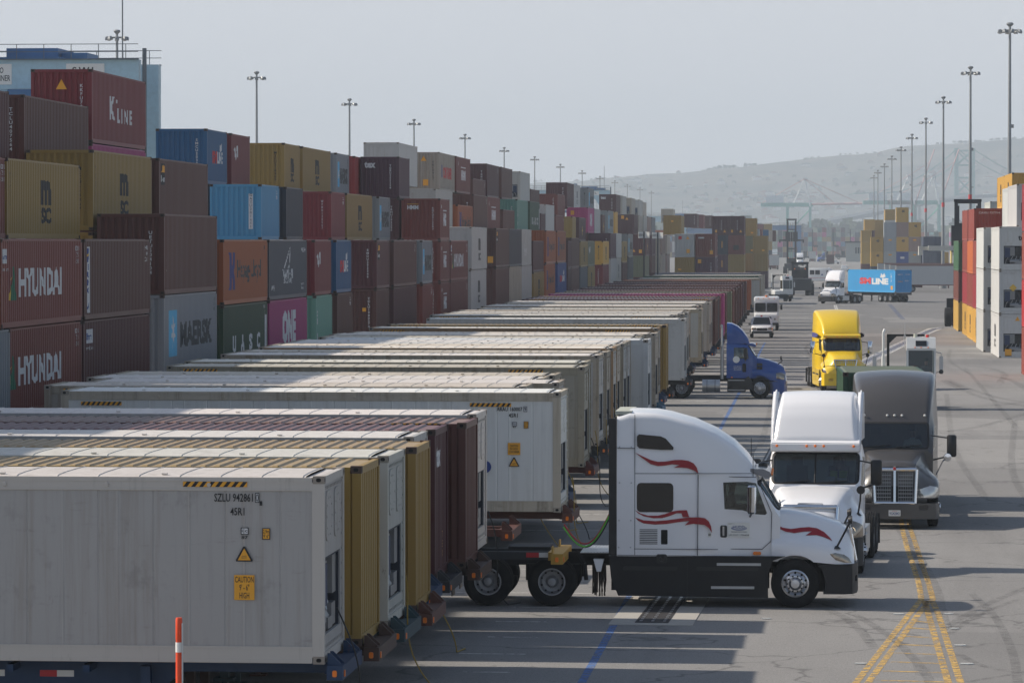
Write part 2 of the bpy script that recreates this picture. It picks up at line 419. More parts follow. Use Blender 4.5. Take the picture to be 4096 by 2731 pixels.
def unit_meshes(H, L, e):
    """refrigeration end of a reefer: frame plate, access covers, recess with machinery"""
    key = ('unit', H, L, e)
    if key in _CM: return _CM[key]
    h = L / 2; X = lambda a, b_: sorted((e * (h + a), e * (h + b_)))
    plate = MB()
    plate.box(*X(-0.09, -0.035), -1.09, 1.09, 1.62, H - 0.13); plate.box(*X(-0.09, -0.035), -1.09, -0.92, 0.17, 1.62)
    plate.box(*X(-0.09, -0.035), 0.92, 1.09, 0.17, 1.62); plate.box(*X(-0.09, -0.035), -0.92, 0.92, 0.17, 0.42)
    for k in range(13):
        y = -1.02 + k * 0.17
        for z in (H - 0.2, 0.25): plate.box(*X(-0.035, -0.012), y - 0.022, y + 0.022, z - 0.022, z + 0.022)
    for k in range(9):
        for y in (-1.04, 1.04): plate.box(*X(-0.035, -0.014), y - 0.02, y + 0.02, 0.4 + k * 0.24, 0.44 + k * 0.24)
    cov = MB()
    for y in (-0.5, 0.5):
        cov.prism(rrect(y - 0.34, y + 0.34, 1.86, H - 0.26, 0.14), 'x', *X(-0.036, -0.016))
        for k in range(10):
            a = 2 * math.pi * k / 10; cov.box(*X(-0.017, -0.008), y + 0.29 * math.cos(a) - 0.015, y + 0.29 * math.cos(a) + 0.015, 2.24 + 0.3 * math.sin(a) - 0.015, 2.24 + 0.3 * math.sin(a) + 0.015)
    rec = MB()
    rec.box(*X(-0.5, -0.42), -0.92, 0.92, 0.42, 1.62); rec.box(*X(-0.42, -0.06), -0.92, -0.88, 0.42, 1.62); rec.box(*X(-0.42, -0.06), 0.88, 0.92, 0.42, 1.62)
    rec.box(*X(-0.42, -0.06), -0.88, 0.88, 1.58, 1.62)
    fan = MB(); fan.lathe([(0.36, -0.05), (0.40, 0), (0.36, 0.05), (0.33, 0)], 24, 'x', (e * (h - 0.3), 0.1, 1.2))
    for k in range(6):
        a = k * math.pi / 3; fan.add([(e * (h - 0.3), 0.1, 1.2), (e * (h - 0.31), 0.1 + 0.33 * math.cos(a), 1.2 + 0.33 * math.sin(a)), (e * (h - 0.28), 0.1 + 0.33 * math.cos(a + 0.7), 1.2 + 0.33 * math.sin(a + 0.7))], [(0, 1, 2)])
    fan.lathe([(0.07, -0.04), (0.08, 0.04)], 12, 'x', (e * (h - 0.3), 0.1, 1.2))
    comp = MB(); comp.box(*X(-0.4, -0.1), 0.35, 0.8, 0.45, 0.8); comp.tube((e * (h - 0.25), -0.5, 0.6), (e * (h - 0.25), 0.1, 0.6), 0.15, 12)
    gr = MB()
    for k in range(9): gr.box(*X(-0.16, -0.1), -0.86, -0.2, 1.0 + k * .06, 1.035 + k * .06)
    gr.box(*X(-0.2, -0.16), -0.88, -0.18, .96, 1.56); gr.box(*X(-0.3, -0.1), .45, .86, .95, 1.55); gr.box(*X(-0.25, -0.08), -.2, .3, .44, .62)
    pp = MB()
    for k in range(5): pp.path([(e * (h - .2), -.8 + k * .34, .45), (e * (h - .16), -.74 + k * .3, .72), (e * (h - .22), -.55 + k * .25, .93)], .022, 6)
    ctl = MB(); ctl.box(*X(-0.3, -0.05), -0.85, -0.5, 0.85, 1.5); ctl.box(*X(-0.051, -0.045), -0.8, -0.56, 1.1, 1.4)
    r = [('unit_plate', plate.mesh('unit_plate')), ('access_cover', cov.mesh('access_cover')), ('unit_recess', rec.mesh('unit_recess')),
         ('condenser_grille', gr.mesh('condenser_grille')), ('pipework', pp.mesh('pipework')), ('fan', fan.mesh('fan')), ('compressor', comp.mesh('compressor')), ('control_box', ctl.mesh('control_box'))]
    _CM[key] = r; return r
M_recess = plain('recess_dark', (34, 42, 54), 0.7, grime=0.3)
M_fan = plain('fan_black', (22, 23, 26), 0.5, grime=0.3)
M_steel = plain('steel_grey', (140, 142, 144), 0.45, metal=0.6, grime=0.35)
M_ublue = plain('unit_blue', (24, 44, 78), 0.6, grime=0.3)

_DC = {}
def decal_mesh(spec, L, dry):
    """flat print on the long side; on corrugated steel it follows the ridges"""
    key = (repr(spec), L if dry else 0, dry)
    if key in _DC: return _DC[key]
    if spec[0] == 't':
        _, s, x, z, hh, ww, ink, *bo = spec
        me = text_mesh(s, hh, ww, bo[0] if bo else 0.0).copy()
        for v in me.vertices: v.co.x += x; v.co.z += z
    else:
        pts = spec[1]; me = bpy.data.meshes.new('logo')
        me.from_pydata([(p[0], 0, p[1]) for p in pts], [], [tuple(range(len(pts)))])
    if dry:
        bm = bmesh.new(); bm.from_mesh(me)
        xs = [v.co.x for v in bm.verts]
        for x in cbreaks(min(xs), max(xs), L):
            bmesh.ops.bisect_plane(bm, geom=bm.verts[:] + bm.edges[:] + bm.faces[:], plane_co=(x, 0, 0), plane_no=(1, 0, 0), dist=1e-5)
        for v in bm.verts: v.co.y = -(WD - 0.014 - corr(v.co.x, L)) - 0.0035
        bm.to_mesh(me); bm.free()
    else:
        for v in me.vertices: v.co.y = -(WD - 0.022) - 0.012
    _DC[key] = me; return me
REG = []                                             # every container: (root, info) for the labels
def container(H=2.591, L=12.192, kind='dry', col='brown', loc=(0, 0, 0), rotz=0.0, e=-1, lod=1, side=(), end=(), info=None, posts=None, name='shipping_container'):
    root = bpy.data.objects.new('reefer_container' if kind == 'reefer' else name, None); COL.objects.link(root)
    root.empty_display_size = 0.3; root.location = loc; root.rotation_euler = (0, 0, rotz)
    pm = cpaint(col) if isinstance(col, str) else col
    P = lambda nm, wh, m, ee=0: obj(nm, cmesh(kind, H, L, wh, ee), m, root)
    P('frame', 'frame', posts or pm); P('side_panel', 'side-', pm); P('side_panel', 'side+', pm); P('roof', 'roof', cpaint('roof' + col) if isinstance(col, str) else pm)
    P('floor', 'floor', M_dark)
    if kind == 'dry':
        P('end_wall', 'wall', pm, e); P('door_panel', 'doors', pm, -e)
    else:
        P('door_panel', 'doors', pm, -e)
        ms = {'unit_plate': pm, 'access_cover': pm, 'unit_recess': M_recess, 'fan': M_fan, 'condenser_grille': M_steel, 'pipework': M_alum, 'compressor': M_steel, 'control_box': M_ublue}
        for nm, me in unit_meshes(H, L, e):
            o_ = obj(nm, me, ms[nm], root)
            if nm in ('condenser_grille', 'pipework', 'unit_plate', 'access_cover'): o_['kind'] = 'stuff'
    cm = M_castw if col in ('white', 'cream', 'litwhite', 'brightwhite') else M_cast
    if lod == 0:
        for sx in (-1, 1):
            for sy in (-1, 1):
                for z in (0.059, H - 0.059):
                    obj('corner_casting', cmesh('x', 0, 0, 'casting'), [cm, M_dark], root, (sx * (L / 2 - 0.089), sy * (WD - 0.081), z))
    else: obj('corner_casting', cmesh(kind, H, L, 'castings'), [cm if lod < 2 else pm, M_dark], root)['kind'] = 'stuff'
    kk_ = 0
    for sp in side:
        kk_ += 1; nm = 'lettering' if sp[0] == 't' else 'painted_mark'
        obj(nm, decal_mesh(sp, L, kind == 'dry'), INK[sp[6]] if sp[0] == 't' else INK[sp[2]], root, (0, -.0012 * kk_, 0))
    for sp in end:                                   # (text or polygon) on the end the camera sees
        x = e * (L / 2 - 0.02) + e * 0.008 if kind == 'dry' else e * (L / 2 - 0.016) + e * 0.01
        if sp[0] == 't':
            _, s, hx, z, hh, ww, ink, *bo = sp
            obj('lettering', text_mesh(s, hh, ww, bo[0] if bo else 0.0), INK[ink], root, (x, (hx if e > 0 else -hx), z), (0, 0, R(90 * e)))
        else:
            me = bpy.data.meshes.new('painted_mark'); pts = sp[1]
            me.from_pydata([(p[0], 0, p[1]) for p in pts], [], [tuple(range(len(pts)))])
            obj('painted_mark', me, INK[sp[2]], root, (x, 0, 0), (0, 0, R(90 * e)))
    v_ = rnd.uniform(.84, 1.1); tint_ = (v_ * rnd.uniform(.97, 1.03), v_, v_ * rnd.uniform(.96, 1.04), 1)
    for ch_ in root.children:
        if not ch_.name.startswith(('lettering', 'painted')): ch_.color = tint_
    REG.append((root, dict(col=col if isinstance(col, str) else 'x', kind=kind, H=H, L=L, **(info or {}))))
    return root
def vtext(s): return '\n'.join(s)
# print sets for the long side, x from the container's centre
def rect(x0, x1, z0, z1): return [(x0, z0), (x1, z0), (x1, z1), (x0, z1)]
def LOGO(k, L, H, num=''):
    h = L / 2; o = []
    if k == 'hyundai': o = [('t', 'HYUNDAI', -0.35, H * .5, .86, 6.3, 'w', .04), ('p', [(-4.75, H * .5 - .5), (-3.95, H * .5 - .5), (-4.05, H * .5 - .1), (-4.3, H * .5 + .5), (-4.6, H * .5 - .1)], 'g'),
        ('p', [(-5.0, H * .5 - .5), (-4.8, H * .5 - .5), (-4.55, H * .5 + .2)], 'Y'), ('p', rect(-5.9, -5.2, H - .72, H - .3), 'w'), ('t', 'hmm', -5.55, H - .52, .16, .5, 'b', .03), ('t', 'hmm21.com', -5.5, H - .88, .12, .8, 'w'),
        ('t', 'HDMU\n475 1\n45G1', h - .75, H - .5, .55, .6, 'w')]
    elif k == 'right': o = [('p', rect(-5.55, -5.1, .22, H - .25), 'w'), ('t', vtext('HEUNG A'), -5.32, H * .46, 1.7, .3, 'b', .03), ('p', rect(-5.5, -5.15, H - .62, H - .3), 'b'), ('p', [(-5.5, H - .6), (-5.15, H - .45), (-5.15, H - .38), (-5.5, H - .52)], 'Y'), ('t', 'SKLU\n18 4\n22G1', h - .75, H - .5, .55, .6, 'w')]
    elif k == 'hmmsq': o = [('p', rect(-5.6, -4.5, H - .75, H - .3), 'w'), ('t', 'hmm', -5.05, H - .53, .22, .8, 'b', .03), ('t', 'www.hmm21.com', -5.05, H - .9, .13, 1.2, 'w')]
    elif k == 'maersk': o = [('p', rect(-h * .8, -h * .52, H * .22, H * .8), 'l'), ('p', [(-h * .66 + r * math.cos(a), H * .51 + r * 1.25 * math.sin(a)) for i in range(14) for a in (R(90 + i * 360 / 14),) for r in ((.52 if i % 2 == 0 else .2) * min(1, L / 9),)], 'w'),
        ('t', 'MAERSK', h * .2, H * .48, .95, h * 1.22, 's', .05), ('t', 'CRSU\n73 1\n45G1', h - .6, H - .5, .5, .5, 's')]
    elif k == 'hapag': o = [('p', [(-4.6, H * .22), (-4.0, H * .22), (-3.75, H * .42), (-3.5, H * .22), (-3.0, H * .22), (-3.2, H * .5), (-3.0, H * .8), (-3.55, H * .8), (-3.75, H * .58), (-4.0, H * .8), (-4.6, H * .8), (-4.3, H * .5)], 'v'),
        ('t', 'Hapag-Lloyd', .9, H * .5, .95, 6.6, 's', .02), ('t', 'TS\n2', h - .8, H - .45, .4, .3, 's')]
    elif k == 'wanhai': o = [('p', [(-1.5, H * .52), (-1.1, H * .52), (.55, H * .86), (.3, H * .58), (-.2, H * .52), (.4, H * .52), (.7, H * .9)], 'w'), ('t', 'WAN HAI', -.2, H * .42, .42, 3.2, 'w', .03), ('t', 'SINGAPORE', -.2, H * .3, .22, 2.6, 'w', .01),
        ('t', 'WHSU 514', h - 1.2, H - .45, .2, 1.4, 'w', .02), ('t', 'wan\nline', h - 1.5, .5, .28, 1.0, 'w'), ('t', 'WH', -h + 1.2, .5, .25, .9, 'w', .03)]
    elif k == 'uasc': o = [('t', c, -3.1 + 2.2 * i, H * .38, .68, .95, 'w', .05) for i, c in enumerate('UASC')] + [('p', rect(h - .65, h - .25, .4, H * .78), 'w'), ('t', vtext('UASC'), h - .45, H * .4, 1.2, .2, 'k', .02), ('t', 'UA7\nS', h - .8, H - .35, .4, .4, 'w')]
    elif k == 'one': o = [('t', 'ONE', .2, H * .52, 1.5, 4.4, 'w', .07)]
    elif k == 'ym': o = [('p', [(-h * .7, H * .7), (-h * .62, H * .78), (-h * .5, H * .62), (-h * .4, H * .78), (-h * .3, H * .78), (-h * .3, H * .56), (-h * .4, H * .56), (-h * .4, H * .68), (-h * .5, H * .5), (-h * .6, H * .56)], 'w')]
    elif k == 'sm': o = [('t', 'SM', -h * .24, H * .5, .62, h * .5, 'r', .06), ('t', 'LINE', h * .3, H * .5, .55, h * .56, 'w', .05), ('p', [(h * .25, H * .64), (h * .3, H * .76), (h * .38, H * .7), (h * .46, H * .78), (h * .5, H * .66), (h * .38, H * .6)], 'w')]
    elif k == 'kline': o = [('t', 'K', -1.6, H * .52, .95, 1.2, 'w', .05), ('t', 'L I N E', 1.2, H * .43, .6, 3.2, 'w', .05), ('p', rect(-.8, -.5, H * .6, H * .65), 'w')]
    elif k == 'msc': o = [('t', 'm', .2, H * .6, .85, 1.7, 'k', .08), ('t', 'SC', .2, H * .3, .55, 1.7, 'k', .05), ('t', vtext(num or 'MSCU'), -h + .5, H * .62, 1.1, .14, 's')]
    elif k == 'msc20': o = [('t', 'm', .1, H * .56, .8, 1.3, 'k', .08), ('t', 'SC', .1, H * .3, .5, 1.3, 'k', .05)]
    elif k == 'leon': o = [('p', rect(-h + .55, -h + 1.5, H - 1.05, H - .2), 'k'), ('p', [(-h + .65, H - .55), (-h + 1.4, H - .55), (-h + 1.4, H - .3), (-h + 1.0, H - .25)], 'y'), ('t', 'leon', -h + 1.02, H - .8, .26, .75, 'w')]
    elif k == 'mm': o = [('t', 'HMM', 0, H * .5, .8, h * .62, 'w', .08), ('p', rect(-h * .35, h * .35, H * .7, H * .73), 'w'), ('t', '9', -h * .7, H * .8, .3, .25, 'w')]
    elif k == 'hanjin': o = [('t', 'CONTAINER', 0.3, H * .48, .9, h * 1.1, 'r', .04), ('p', rect(-h * .72, -h * .64, H * .35, H * .68), 'b')]
    elif k == 'vtxt': o = [('t', vtext(num or 'TEXU'), -h + .6, H * .55, 1.5, .16, 'w')]
    elif k == 'cross': o = [('t', '+', 0, H * .45, .9, 1.2, 'Y', .04), ('t', 'kfs', 0, H * .3, .2, .6, 'Y')]
    elif k == 'num': o = [('t', num or 'TCNU\n45G1', h - .8, H - .45, .4, .55, 'w')]
    elif k == 'china': o = [('t', vtext('CHINA'), -h + .6, H * .4, 1.7, .25, 'w', .05)]
    return o
def ENDNO(num, H, ink='w', h=1.5, x=.62): return ('t', vtext(num), x, H * .52, h, .13, ink, .02)
def ENDTRI(x, z, s=.22): return ('p', [(x - s, z - s * .8), (x + s, z - s * .8), (x, z + s)], 'y')
def ENDSQ(x, z, a=.2, b=.24): return ('p', rect(x - a, x + a, z - b, z + b), 'y')
# ------------------------------------------------------------------ the ground
def ground_mat():
    m, t, b = _nodes('yard_paving')
    v = coords(t, (1, 1, 1), False)
    sp = t.nodes.new('ShaderNodeSeparateXYZ'); t.links.new(v, sp.inputs[0])
    big = noise_(t, v, 0.05, 5); mid = noise_(t, v, 0.5, 6, 0.6); fine = noise_(t, v, 9.0, 3, 0.7)
    lane = noise_(t, coords(t, (0.35, 0.03, 1), False), 1.0, 5, 0.6)
    c = mixc(t, ramp(t, big, 0.35, 0.65), (0.20, 0.196, 0.19), (0.265, 0.26, 0.25))
    # darker resurfaced asphalt of the far part of the lane
    yy = math_(t, 'ADD', sp.outputs[1], math_(t, 'MULTIPLY', math_(t, 'SUBTRACT', mid, 0.5), 6.0))
    dk = math_(t, 'MULTIPLY', ramp(t, yy, 246, 250), math_(t, 'SUBTRACT', 1.0, ramp(t, yy, 640, 700)))
    xx = math_(t, 'SUBTRACT', sp.outputs[0], math_(t, 'MULTIPLY', math_(t, 'SUBTRACT', sp.outputs[1], 250.0), 0.06))
    dk = math_(t, 'MULTIPLY', dk, math_(t, 'SUBTRACT', 1.0, math_(t, 'MULTIPLY', ramp(t, xx, 5.4, 6.4), 0.65)))
    c = mixc(t, math_(t, 'MULTIPLY', dk, 0.78), c, (0.12, 0.12, 0.123))
    c = mixc(t, math_(t, 'MULTIPLY', ramp(t, lane, 0.50, 0.70), 0.5), c, (0.105, 0.102, 0.10))
    # grime under the trailers, with their shade put into the colour
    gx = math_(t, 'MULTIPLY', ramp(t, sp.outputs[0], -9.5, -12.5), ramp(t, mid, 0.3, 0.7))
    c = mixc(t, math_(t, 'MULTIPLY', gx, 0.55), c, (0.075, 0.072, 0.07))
    c = mixc(t, math_(t, 'MULTIPLY', ramp(t, mid, 0.5, 0.8), 0.35), c, (0.13, 0.125, 0.12))
    c = mixc(t, math_(t, 'MULTIPLY', ramp(t, fine, 0.35, 0.7), 0.42), c, (0.34, 0.325, 0.305))
    fn2 = noise_(t, v, 30.0, 2, 0.8)
    c = mixc(t, math_(t, 'MULTIPLY', ramp(t, fn2, 0.48, 0.66), 0.62), c, (0.10, 0.098, 0.095))
    vo = t.nodes.new('ShaderNodeTexVoronoi'); vo.feature = 'DISTANCE_TO_EDGE'; vo.inputs['Scale'].default_value = 0.16
    wv = t.nodes.new('ShaderNodeVectorMath'); wv.operation = 'ADD'
    nv = t.nodes.new('ShaderNodeTexNoise'); nv.inputs['Scale'].default_value = 0.6; nv.inputs['Detail'].default_value = 5; t.links.new(v, nv.inputs['Vector'])
    sv = t.nodes.new('ShaderNodeVectorMath'); sv.operation = 'SCALE'; sv.inputs['Scale'].default_value = 2.5
    t.links.new(nv.outputs[1], sv.inputs[0]); t.links.new(v, wv.inputs[0]); t.links.new(sv.outputs[0], wv.inputs[1]); t.links.new(wv.outputs[0], vo.inputs['Vector'])
    crack = math_(t, 'SUBTRACT', 1.0, ramp(t, vo.outputs['Distance'], 0.0, 0.012))
    c = mixc(t, math_(t, 'MULTIPLY', crack, 0.55), c, (0.05, 0.05, 0.05))
    pt = t.nodes.new('ShaderNodeTexVoronoi'); pt.distance = 'CHEBYCHEV'; pt.inputs['Scale'].default_value = 0.09; t.links.new(v, pt.inputs['Vector'])
    ptc = t.nodes.new('ShaderNodeSeparateColor'); t.links.new(pt.outputs['Color'], ptc.inputs[0])
    c = mixc(t, math_(t, 'MULTIPLY', ramp(t, ptc.outputs[0], 0.72, 0.74), 0.28), c, (0.13, 0.128, 0.125))   # repaired patches
    c = mixc(t, math_(t, 'MULTIPLY', ramp(t, ptc.outputs[1], 0.85, 0.87), 0.3), c, (0.33, 0.32, 0.30))
    spot = noise_(t, v, 2.3, 5, 0.6)
    c = mixc(t, math_(t, 'MULTIPLY', ramp(t, spot, 0.66, 0.72), 0.55), c, (0.05, 0.048, 0.047))
    t.links.new(c, b.inputs['Base Color']); b.inputs['Roughness'].default_value = 0.92; b.inputs['Specular IOR Level'].default_value = 0.25
    bp = t.nodes.new('ShaderNodeBump'); bp.inputs['Strength'].default_value = 0.5; bp.inputs['Distance'].default_value = 0.01
    t.links.new(fn2, bp.inputs['Height']); t.links.new(bp.outputs[0], b.inputs['Normal'])
    return m
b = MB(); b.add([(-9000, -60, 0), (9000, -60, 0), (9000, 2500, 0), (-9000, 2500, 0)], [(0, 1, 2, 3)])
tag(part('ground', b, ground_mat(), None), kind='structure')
def worn(name, rgb, keep=0.5, scale=5.0, dens=0.9):
    """road paint worn through to the paving"""
    m = bpy.data.materials.new(name); m.use_nodes = True; t = m.node_tree; t.nodes.clear()
    o = N(t, 'ShaderNodeOutputMaterial'); bs = N(t, 'ShaderNodeBsdfPrincipled'); tr = N(t, 'ShaderNodeBsdfTransparent'); mx = N(t, 'ShaderNodeMixShader')
    v = coords(t, (1, 1, 1), False); n = noise_(t, v, scale, 6, 0.7); n2 = noise_(t, coords(t, (0.6, 3, 1), False), 2.2, 5, 0.7)
    a = math_(t, 'MULTIPLY', math_(t, 'MULTIPLY', ramp(t, n, keep - 0.1, keep + 0.06), ramp(t, n2, 0.34, 0.46)), dens)
    c = lin(rgb); bs.inputs['Base Color'].default_value = (*c, 1); bs.inputs['Roughness'].default_value = 0.8
    t.links.new(a, mx.inputs[0]); t.links.new(tr.outputs[0], mx.inputs[1]); t.links.new(bs.outputs[0], mx.inputs[2]); t.links.new(mx.outputs[0], o.inputs[0]); return m
def smooth_line(pts, n=8):
    out = []; P = [Vector((p[0], p[1], 0)) for p in pts]; P = [P[0] * 2 - P[1]] + P + [P[-1] * 2 - P[-2]]
    for i in range(1, len(P) - 2):
        for k in range(n):
            t = k / n; a, b_, c, d = P[i - 1:i + 3]
            out.append(0.5 * ((2 * b_) + (c - a) * t + (2 * a - 5 * b_ + 4 * c - d) * t * t + (3 * b_ - a - 3 * c + d) * t ** 3))
    return out + [P[-2]]
def strip(name, pts, wd, mat, z=0.004, kind='structure', parent=None, label=None, wd2=None):
    b = MB(); n = len(pts); vs = []
    for i, p in enumerate(pts):
        a = pts[max(0, i - 1)]; c = pts[min(n - 1, i + 1)]; d = Vector((c[0] - a[0], c[1] - a[1], 0)).normalized(); q = Vector((-d.y, d.x, 0))
        ww = wd if wd2 is None else wd + (wd2 - wd) * i / (n - 1)
        p = Vector((p[0], p[1], z)); vs += [p + q * ww / 2, p - q * ww / 2]
    b.add(vs, [(2 * i, 2 * i + 1, 2 * i + 3, 2 * i + 2) for i in range(n - 1)])
    o = part(name, b, mat, parent); o['kind'] = kind; return o
M_ylw = worn('road_yellow', (206, 168, 92), 0.50, 5.0); M_blw = worn('road_blue', (84, 122, 182), 0.47, 4.0, .8); M_whw = worn('road_white', (206, 204, 198), 0.46, 4.0)
M_blf = worn('road_blue_faint', (96, 108, 140), 0.5, 3.0, 0.6); M_skid = worn('tyre_mark', (44, 43, 42), 0.52, 4.5, 0.22)
q8 = lambda x, y: onZ(3000 + x / 2.145, 2000 + y / 2.145)
for pts in ([(905, 1568), (1360, 985), (1470, 850)], [(1010, 1568), (1440, 985), (1540, 860)], [(1712, 1600), (1530, 975), (1500, 860)], [(1820, 1600), (1615, 975), (1560, 850)],
            [(1470, 850), (1450, 720), (1400, 560), (1345, 400), (1305, 240), (1290, 100)], [(1570, 850), (1535, 720), (1480, 560), (1430, 400), (1372, 240), (1350, 100)]):
    strip('road_marking', [q8(*p) for p in pts], 0.13, M_ylw)
for xa, xb, y in ((1420, 1535, 1040), (1380, 1555, 1100), (1330, 1590, 1172), (1280, 1620, 1243), (1240, 1640, 1315), (1210, 1660, 1392), (1140, 1680, 1470), (1080, 1700, 1550)):
    strip('road_marking', [q8(xa, y - 6), q8(xb, y + 8)], 0.13, M_ylw, 0.005)
strip('road_marking', [onZ(2320, 2740), onZ(2400, 2600), onZ(2508, 2402), onZ(2857, 1760), onZ(2952, 1580), onZ(3060, 1370)], 0.15, M_blw)
q3 = lambda x, y: onZ(3200 + x / 2.614, 1000 + y / 2.614)
strip('road_marking', [q3(560, 1205), q3(650, 1158), q3(1360, 820), q3(1475, 808)], 0.35, M_whw)
strip('road_marking', [q3(560, 1255), q3(670, 1202), q3(1350, 868), q3(1465, 822)], 0.35, M_whw)
strip('road_marking', [q3(560, 1230), q3(660, 1180), q3(1355, 843), q3(1470, 815)], 0.8, M_blf, 0.005)
strip('road_marking', [q3(940, 570), q3(1075, 725)], 0.5, M_blf)
strip('road_marking', [q3(358, 575), q3(392, 682)], 0.15, M_whw); strip('road_marking', [q3(376, 575), q3(412, 682)], 0.15, M_whw)
strip('road_marking', [q3(20, 522), q3(220, 524)], 1.0, M_whw); strip('road_marking', [q3(400, 575), q3(700, 572)], 1.0, M_whw); strip('road_marking', [q3(0, 1112), q3(90, 1114)], 0.9, M_whw)
for i in range(7):
    y = 62 + i * 3.06; strip('road_marking', [(-6.4 + rnd.uniform(-.3, .3), y + .3), (-5.4, y + .28)], 0.1, M_whw)
for i in range(14):
    y = 84 + i * 6.1; strip('road_marking', [(-9.5, y), (-4.9, y - .05)], 0.1, M_whw)
for pts, ww_ in (([(1060, 1260), (960, 1130), (820, 1010), (640, 930)], .3), ([(1640, 1120), (1900, 960), (2200, 820), (2500, 700)], .3), ([(1700, 1150), (1960, 985), (2300, 850)], .22), ([(1790, 1320), (2000, 1420), (2400, 1500)], .25), ([(1850, 1560), (2150, 1510), (2500, 1450)], .2),
                 ([(900, 980), (1100, 1100), (1300, 1250), (1500, 1480), (1600, 1700)], .28), ([(1900, 800), (2100, 1000), (2250, 1300), (2300, 1600)], .25)):
    strip('tyre_mark', smooth_line([q8(*p) for p in pts]), ww_ * .7, M_skid, 0.0065)
for pts in ([(1500, 1360), (1720, 1470), (2000, 1568), (2400, 1640)], [(1540, 1360), (1760, 1450), (2060, 1540), (2400, 1600)], [(2090, 1380), (2140, 1300), (2000, 1240), (1700, 1200)], [(1900, 1300), (2200, 1360), (2400, 1480)], [(1450, 1660), (1800, 1640), (2300, 1600)], [(1500, 1900), (1900, 1840), (2400, 1700)]):
    strip('tyre_mark', smooth_line([q3(*p) for p in pts]), 0.4, M_skid, 0.0065)
for i in range(12):                                  # long worn wheel tracks of the lane
    x = rnd.uniform(-4, 9); y0 = rnd.uniform(70, 260); strip('tyre_mark', smooth_line([(x, y0), (x + rnd.uniform(-.6, .6), y0 + rnd.uniform(15, 40)), (x + rnd.uniform(-2, 2), y0 + rnd.uniform(50, 90))]), .25, M_skid, 0.0075 + .0002 * i)
M_conc = paint('concrete', (168, 164, 156), 0.9, rust=0.0, streak=0.1); M_iron = plain('iron_grate', (52, 50, 50), 0.7, grime=0.4)
def drain(x0, y0, x1, y1, wd, label):
    d = Vector((x1 - x0, y1 - y0, 0)); L = d.length; a = math.atan2(d.y, d.x)
    r = thing('trench_drain', label, 'drain', ((x0 + x1) / 2, (y0 + y1) / 2, 0), a)
    b = MB(); b.box(-L / 2, L / 2, -wd / 2, wd / 2, -0.1, 0.012); part('concrete_surround', b, M_conc, r)
    b = MB(); b.box(-L / 2 + .4, L / 2 - .4, -.34, .34, 0.0, 0.018); part('grate', b, M_iron, r)
    b = MB()
    for s in (-1, 0, 1):
        for i in range(int(L / .4) - 3): b.box(-L / 2 + .7 + i * .4, -L / 2 + .9 + i * .4, s * .24 - .03, s * .24 + .03, 0.01, 0.0205)
    part('grate_bar', b, M_alum, r)['kind'] = 'stuff'
p0, p1 = onZ(2600, 2500), onZ(2790, 2330); drain(p0.x, p0.y, p1.x - .3, p1.y + 2, 1.7, 'long trench drain with concrete surround beside the blue line in the foreground')
p0, p1 = onZ(3060, 1900), onZ(3115, 1790); drain(p0.x, p0.y, p1.x, p1.y, 1.6, 'trench drain behind the white cab with the sloped roof fairing')
b = MB(); b.add([(-9000, 2500, -1.0), (9000, 2500, -1.0), (9000, 12000, -1.0), (-9000, 12000, -1.0)], [(0, 1, 2, 3)])
tag(part('water', b, plain('harbour_water', (52, 66, 72), 0.15, grime=0.1), None), kind='structure')
b = MB(); b.box(-9000, 9000, 2498, 2502, -1.5, 0.001); tag(part('quay_edge', b, M_conc, None), kind='structure')
# ------------------------------------------------------------------ wheels (shared meshes, axle along y, outer face towards -y)
M_tyre = plain('tyre_rubber', (21, 21, 22), 0.85, spec=0.25, grime=0.5, gscale=6)
M_alu = plain('wheel_aluminium', (190, 192, 196), 0.28, metal=0.9, grime=0.25)
M_wst = plain('wheel_steel', (150, 152, 156), 0.45, metal=0.5, grime=0.4)
M_frame = plain('truck_frame_black', (19, 19, 21), 0.65, spec=0.3, grime=0.5)
M_chrome = plain('chrome', (215, 218, 222), 0.1, metal=1.0, grime=0.08)
M_amber = plain('lamp_amber', (232, 122, 24), 0.3, grime=0)
M_redl = plain('lamp_red', (190, 24, 22), 0.3, grime=0)
M_tapew = plain('tape_white', (220, 220, 216), 0.5, grime=0.2)
M_taper = plain('tape_red', (186, 28, 36), 0.5, grime=0.2)
def tyre_mesh(r, wd, n=36):
    key = ('tyre', r, wd)
    if key in _CM: return _CM[key]
    b = MB(); h = wd / 2; ri = r * 0.56
    prof = [(ri, -h + 0.03), (ri + 0.03, -h + 0.005), (r * 0.8, -h - 0.004), (r * 0.93, -h + 0.012), (r - 0.012, -h + 0.04)]
    for g in (-0.30, -0.1, 0.1, 0.30):
        prof += [(r, (g - 0.075) * wd), (r, (g + 0.06) * wd), (r - 0.014, (g + 0.07) * wd), (r - 0.014, (g + 0.09) * wd)]
    prof += [(r - 0.012, h - 0.04), (r * 0.93, h - 0.012), (r * 0.8, h + 0.004), (ri + 0.03, h - 0.005), (ri, h - 0.03), (ri, -h + 0.03)]
    b.lathe(prof, n); me = b.mesh('tyre', 40); _CM[key] = me; return me
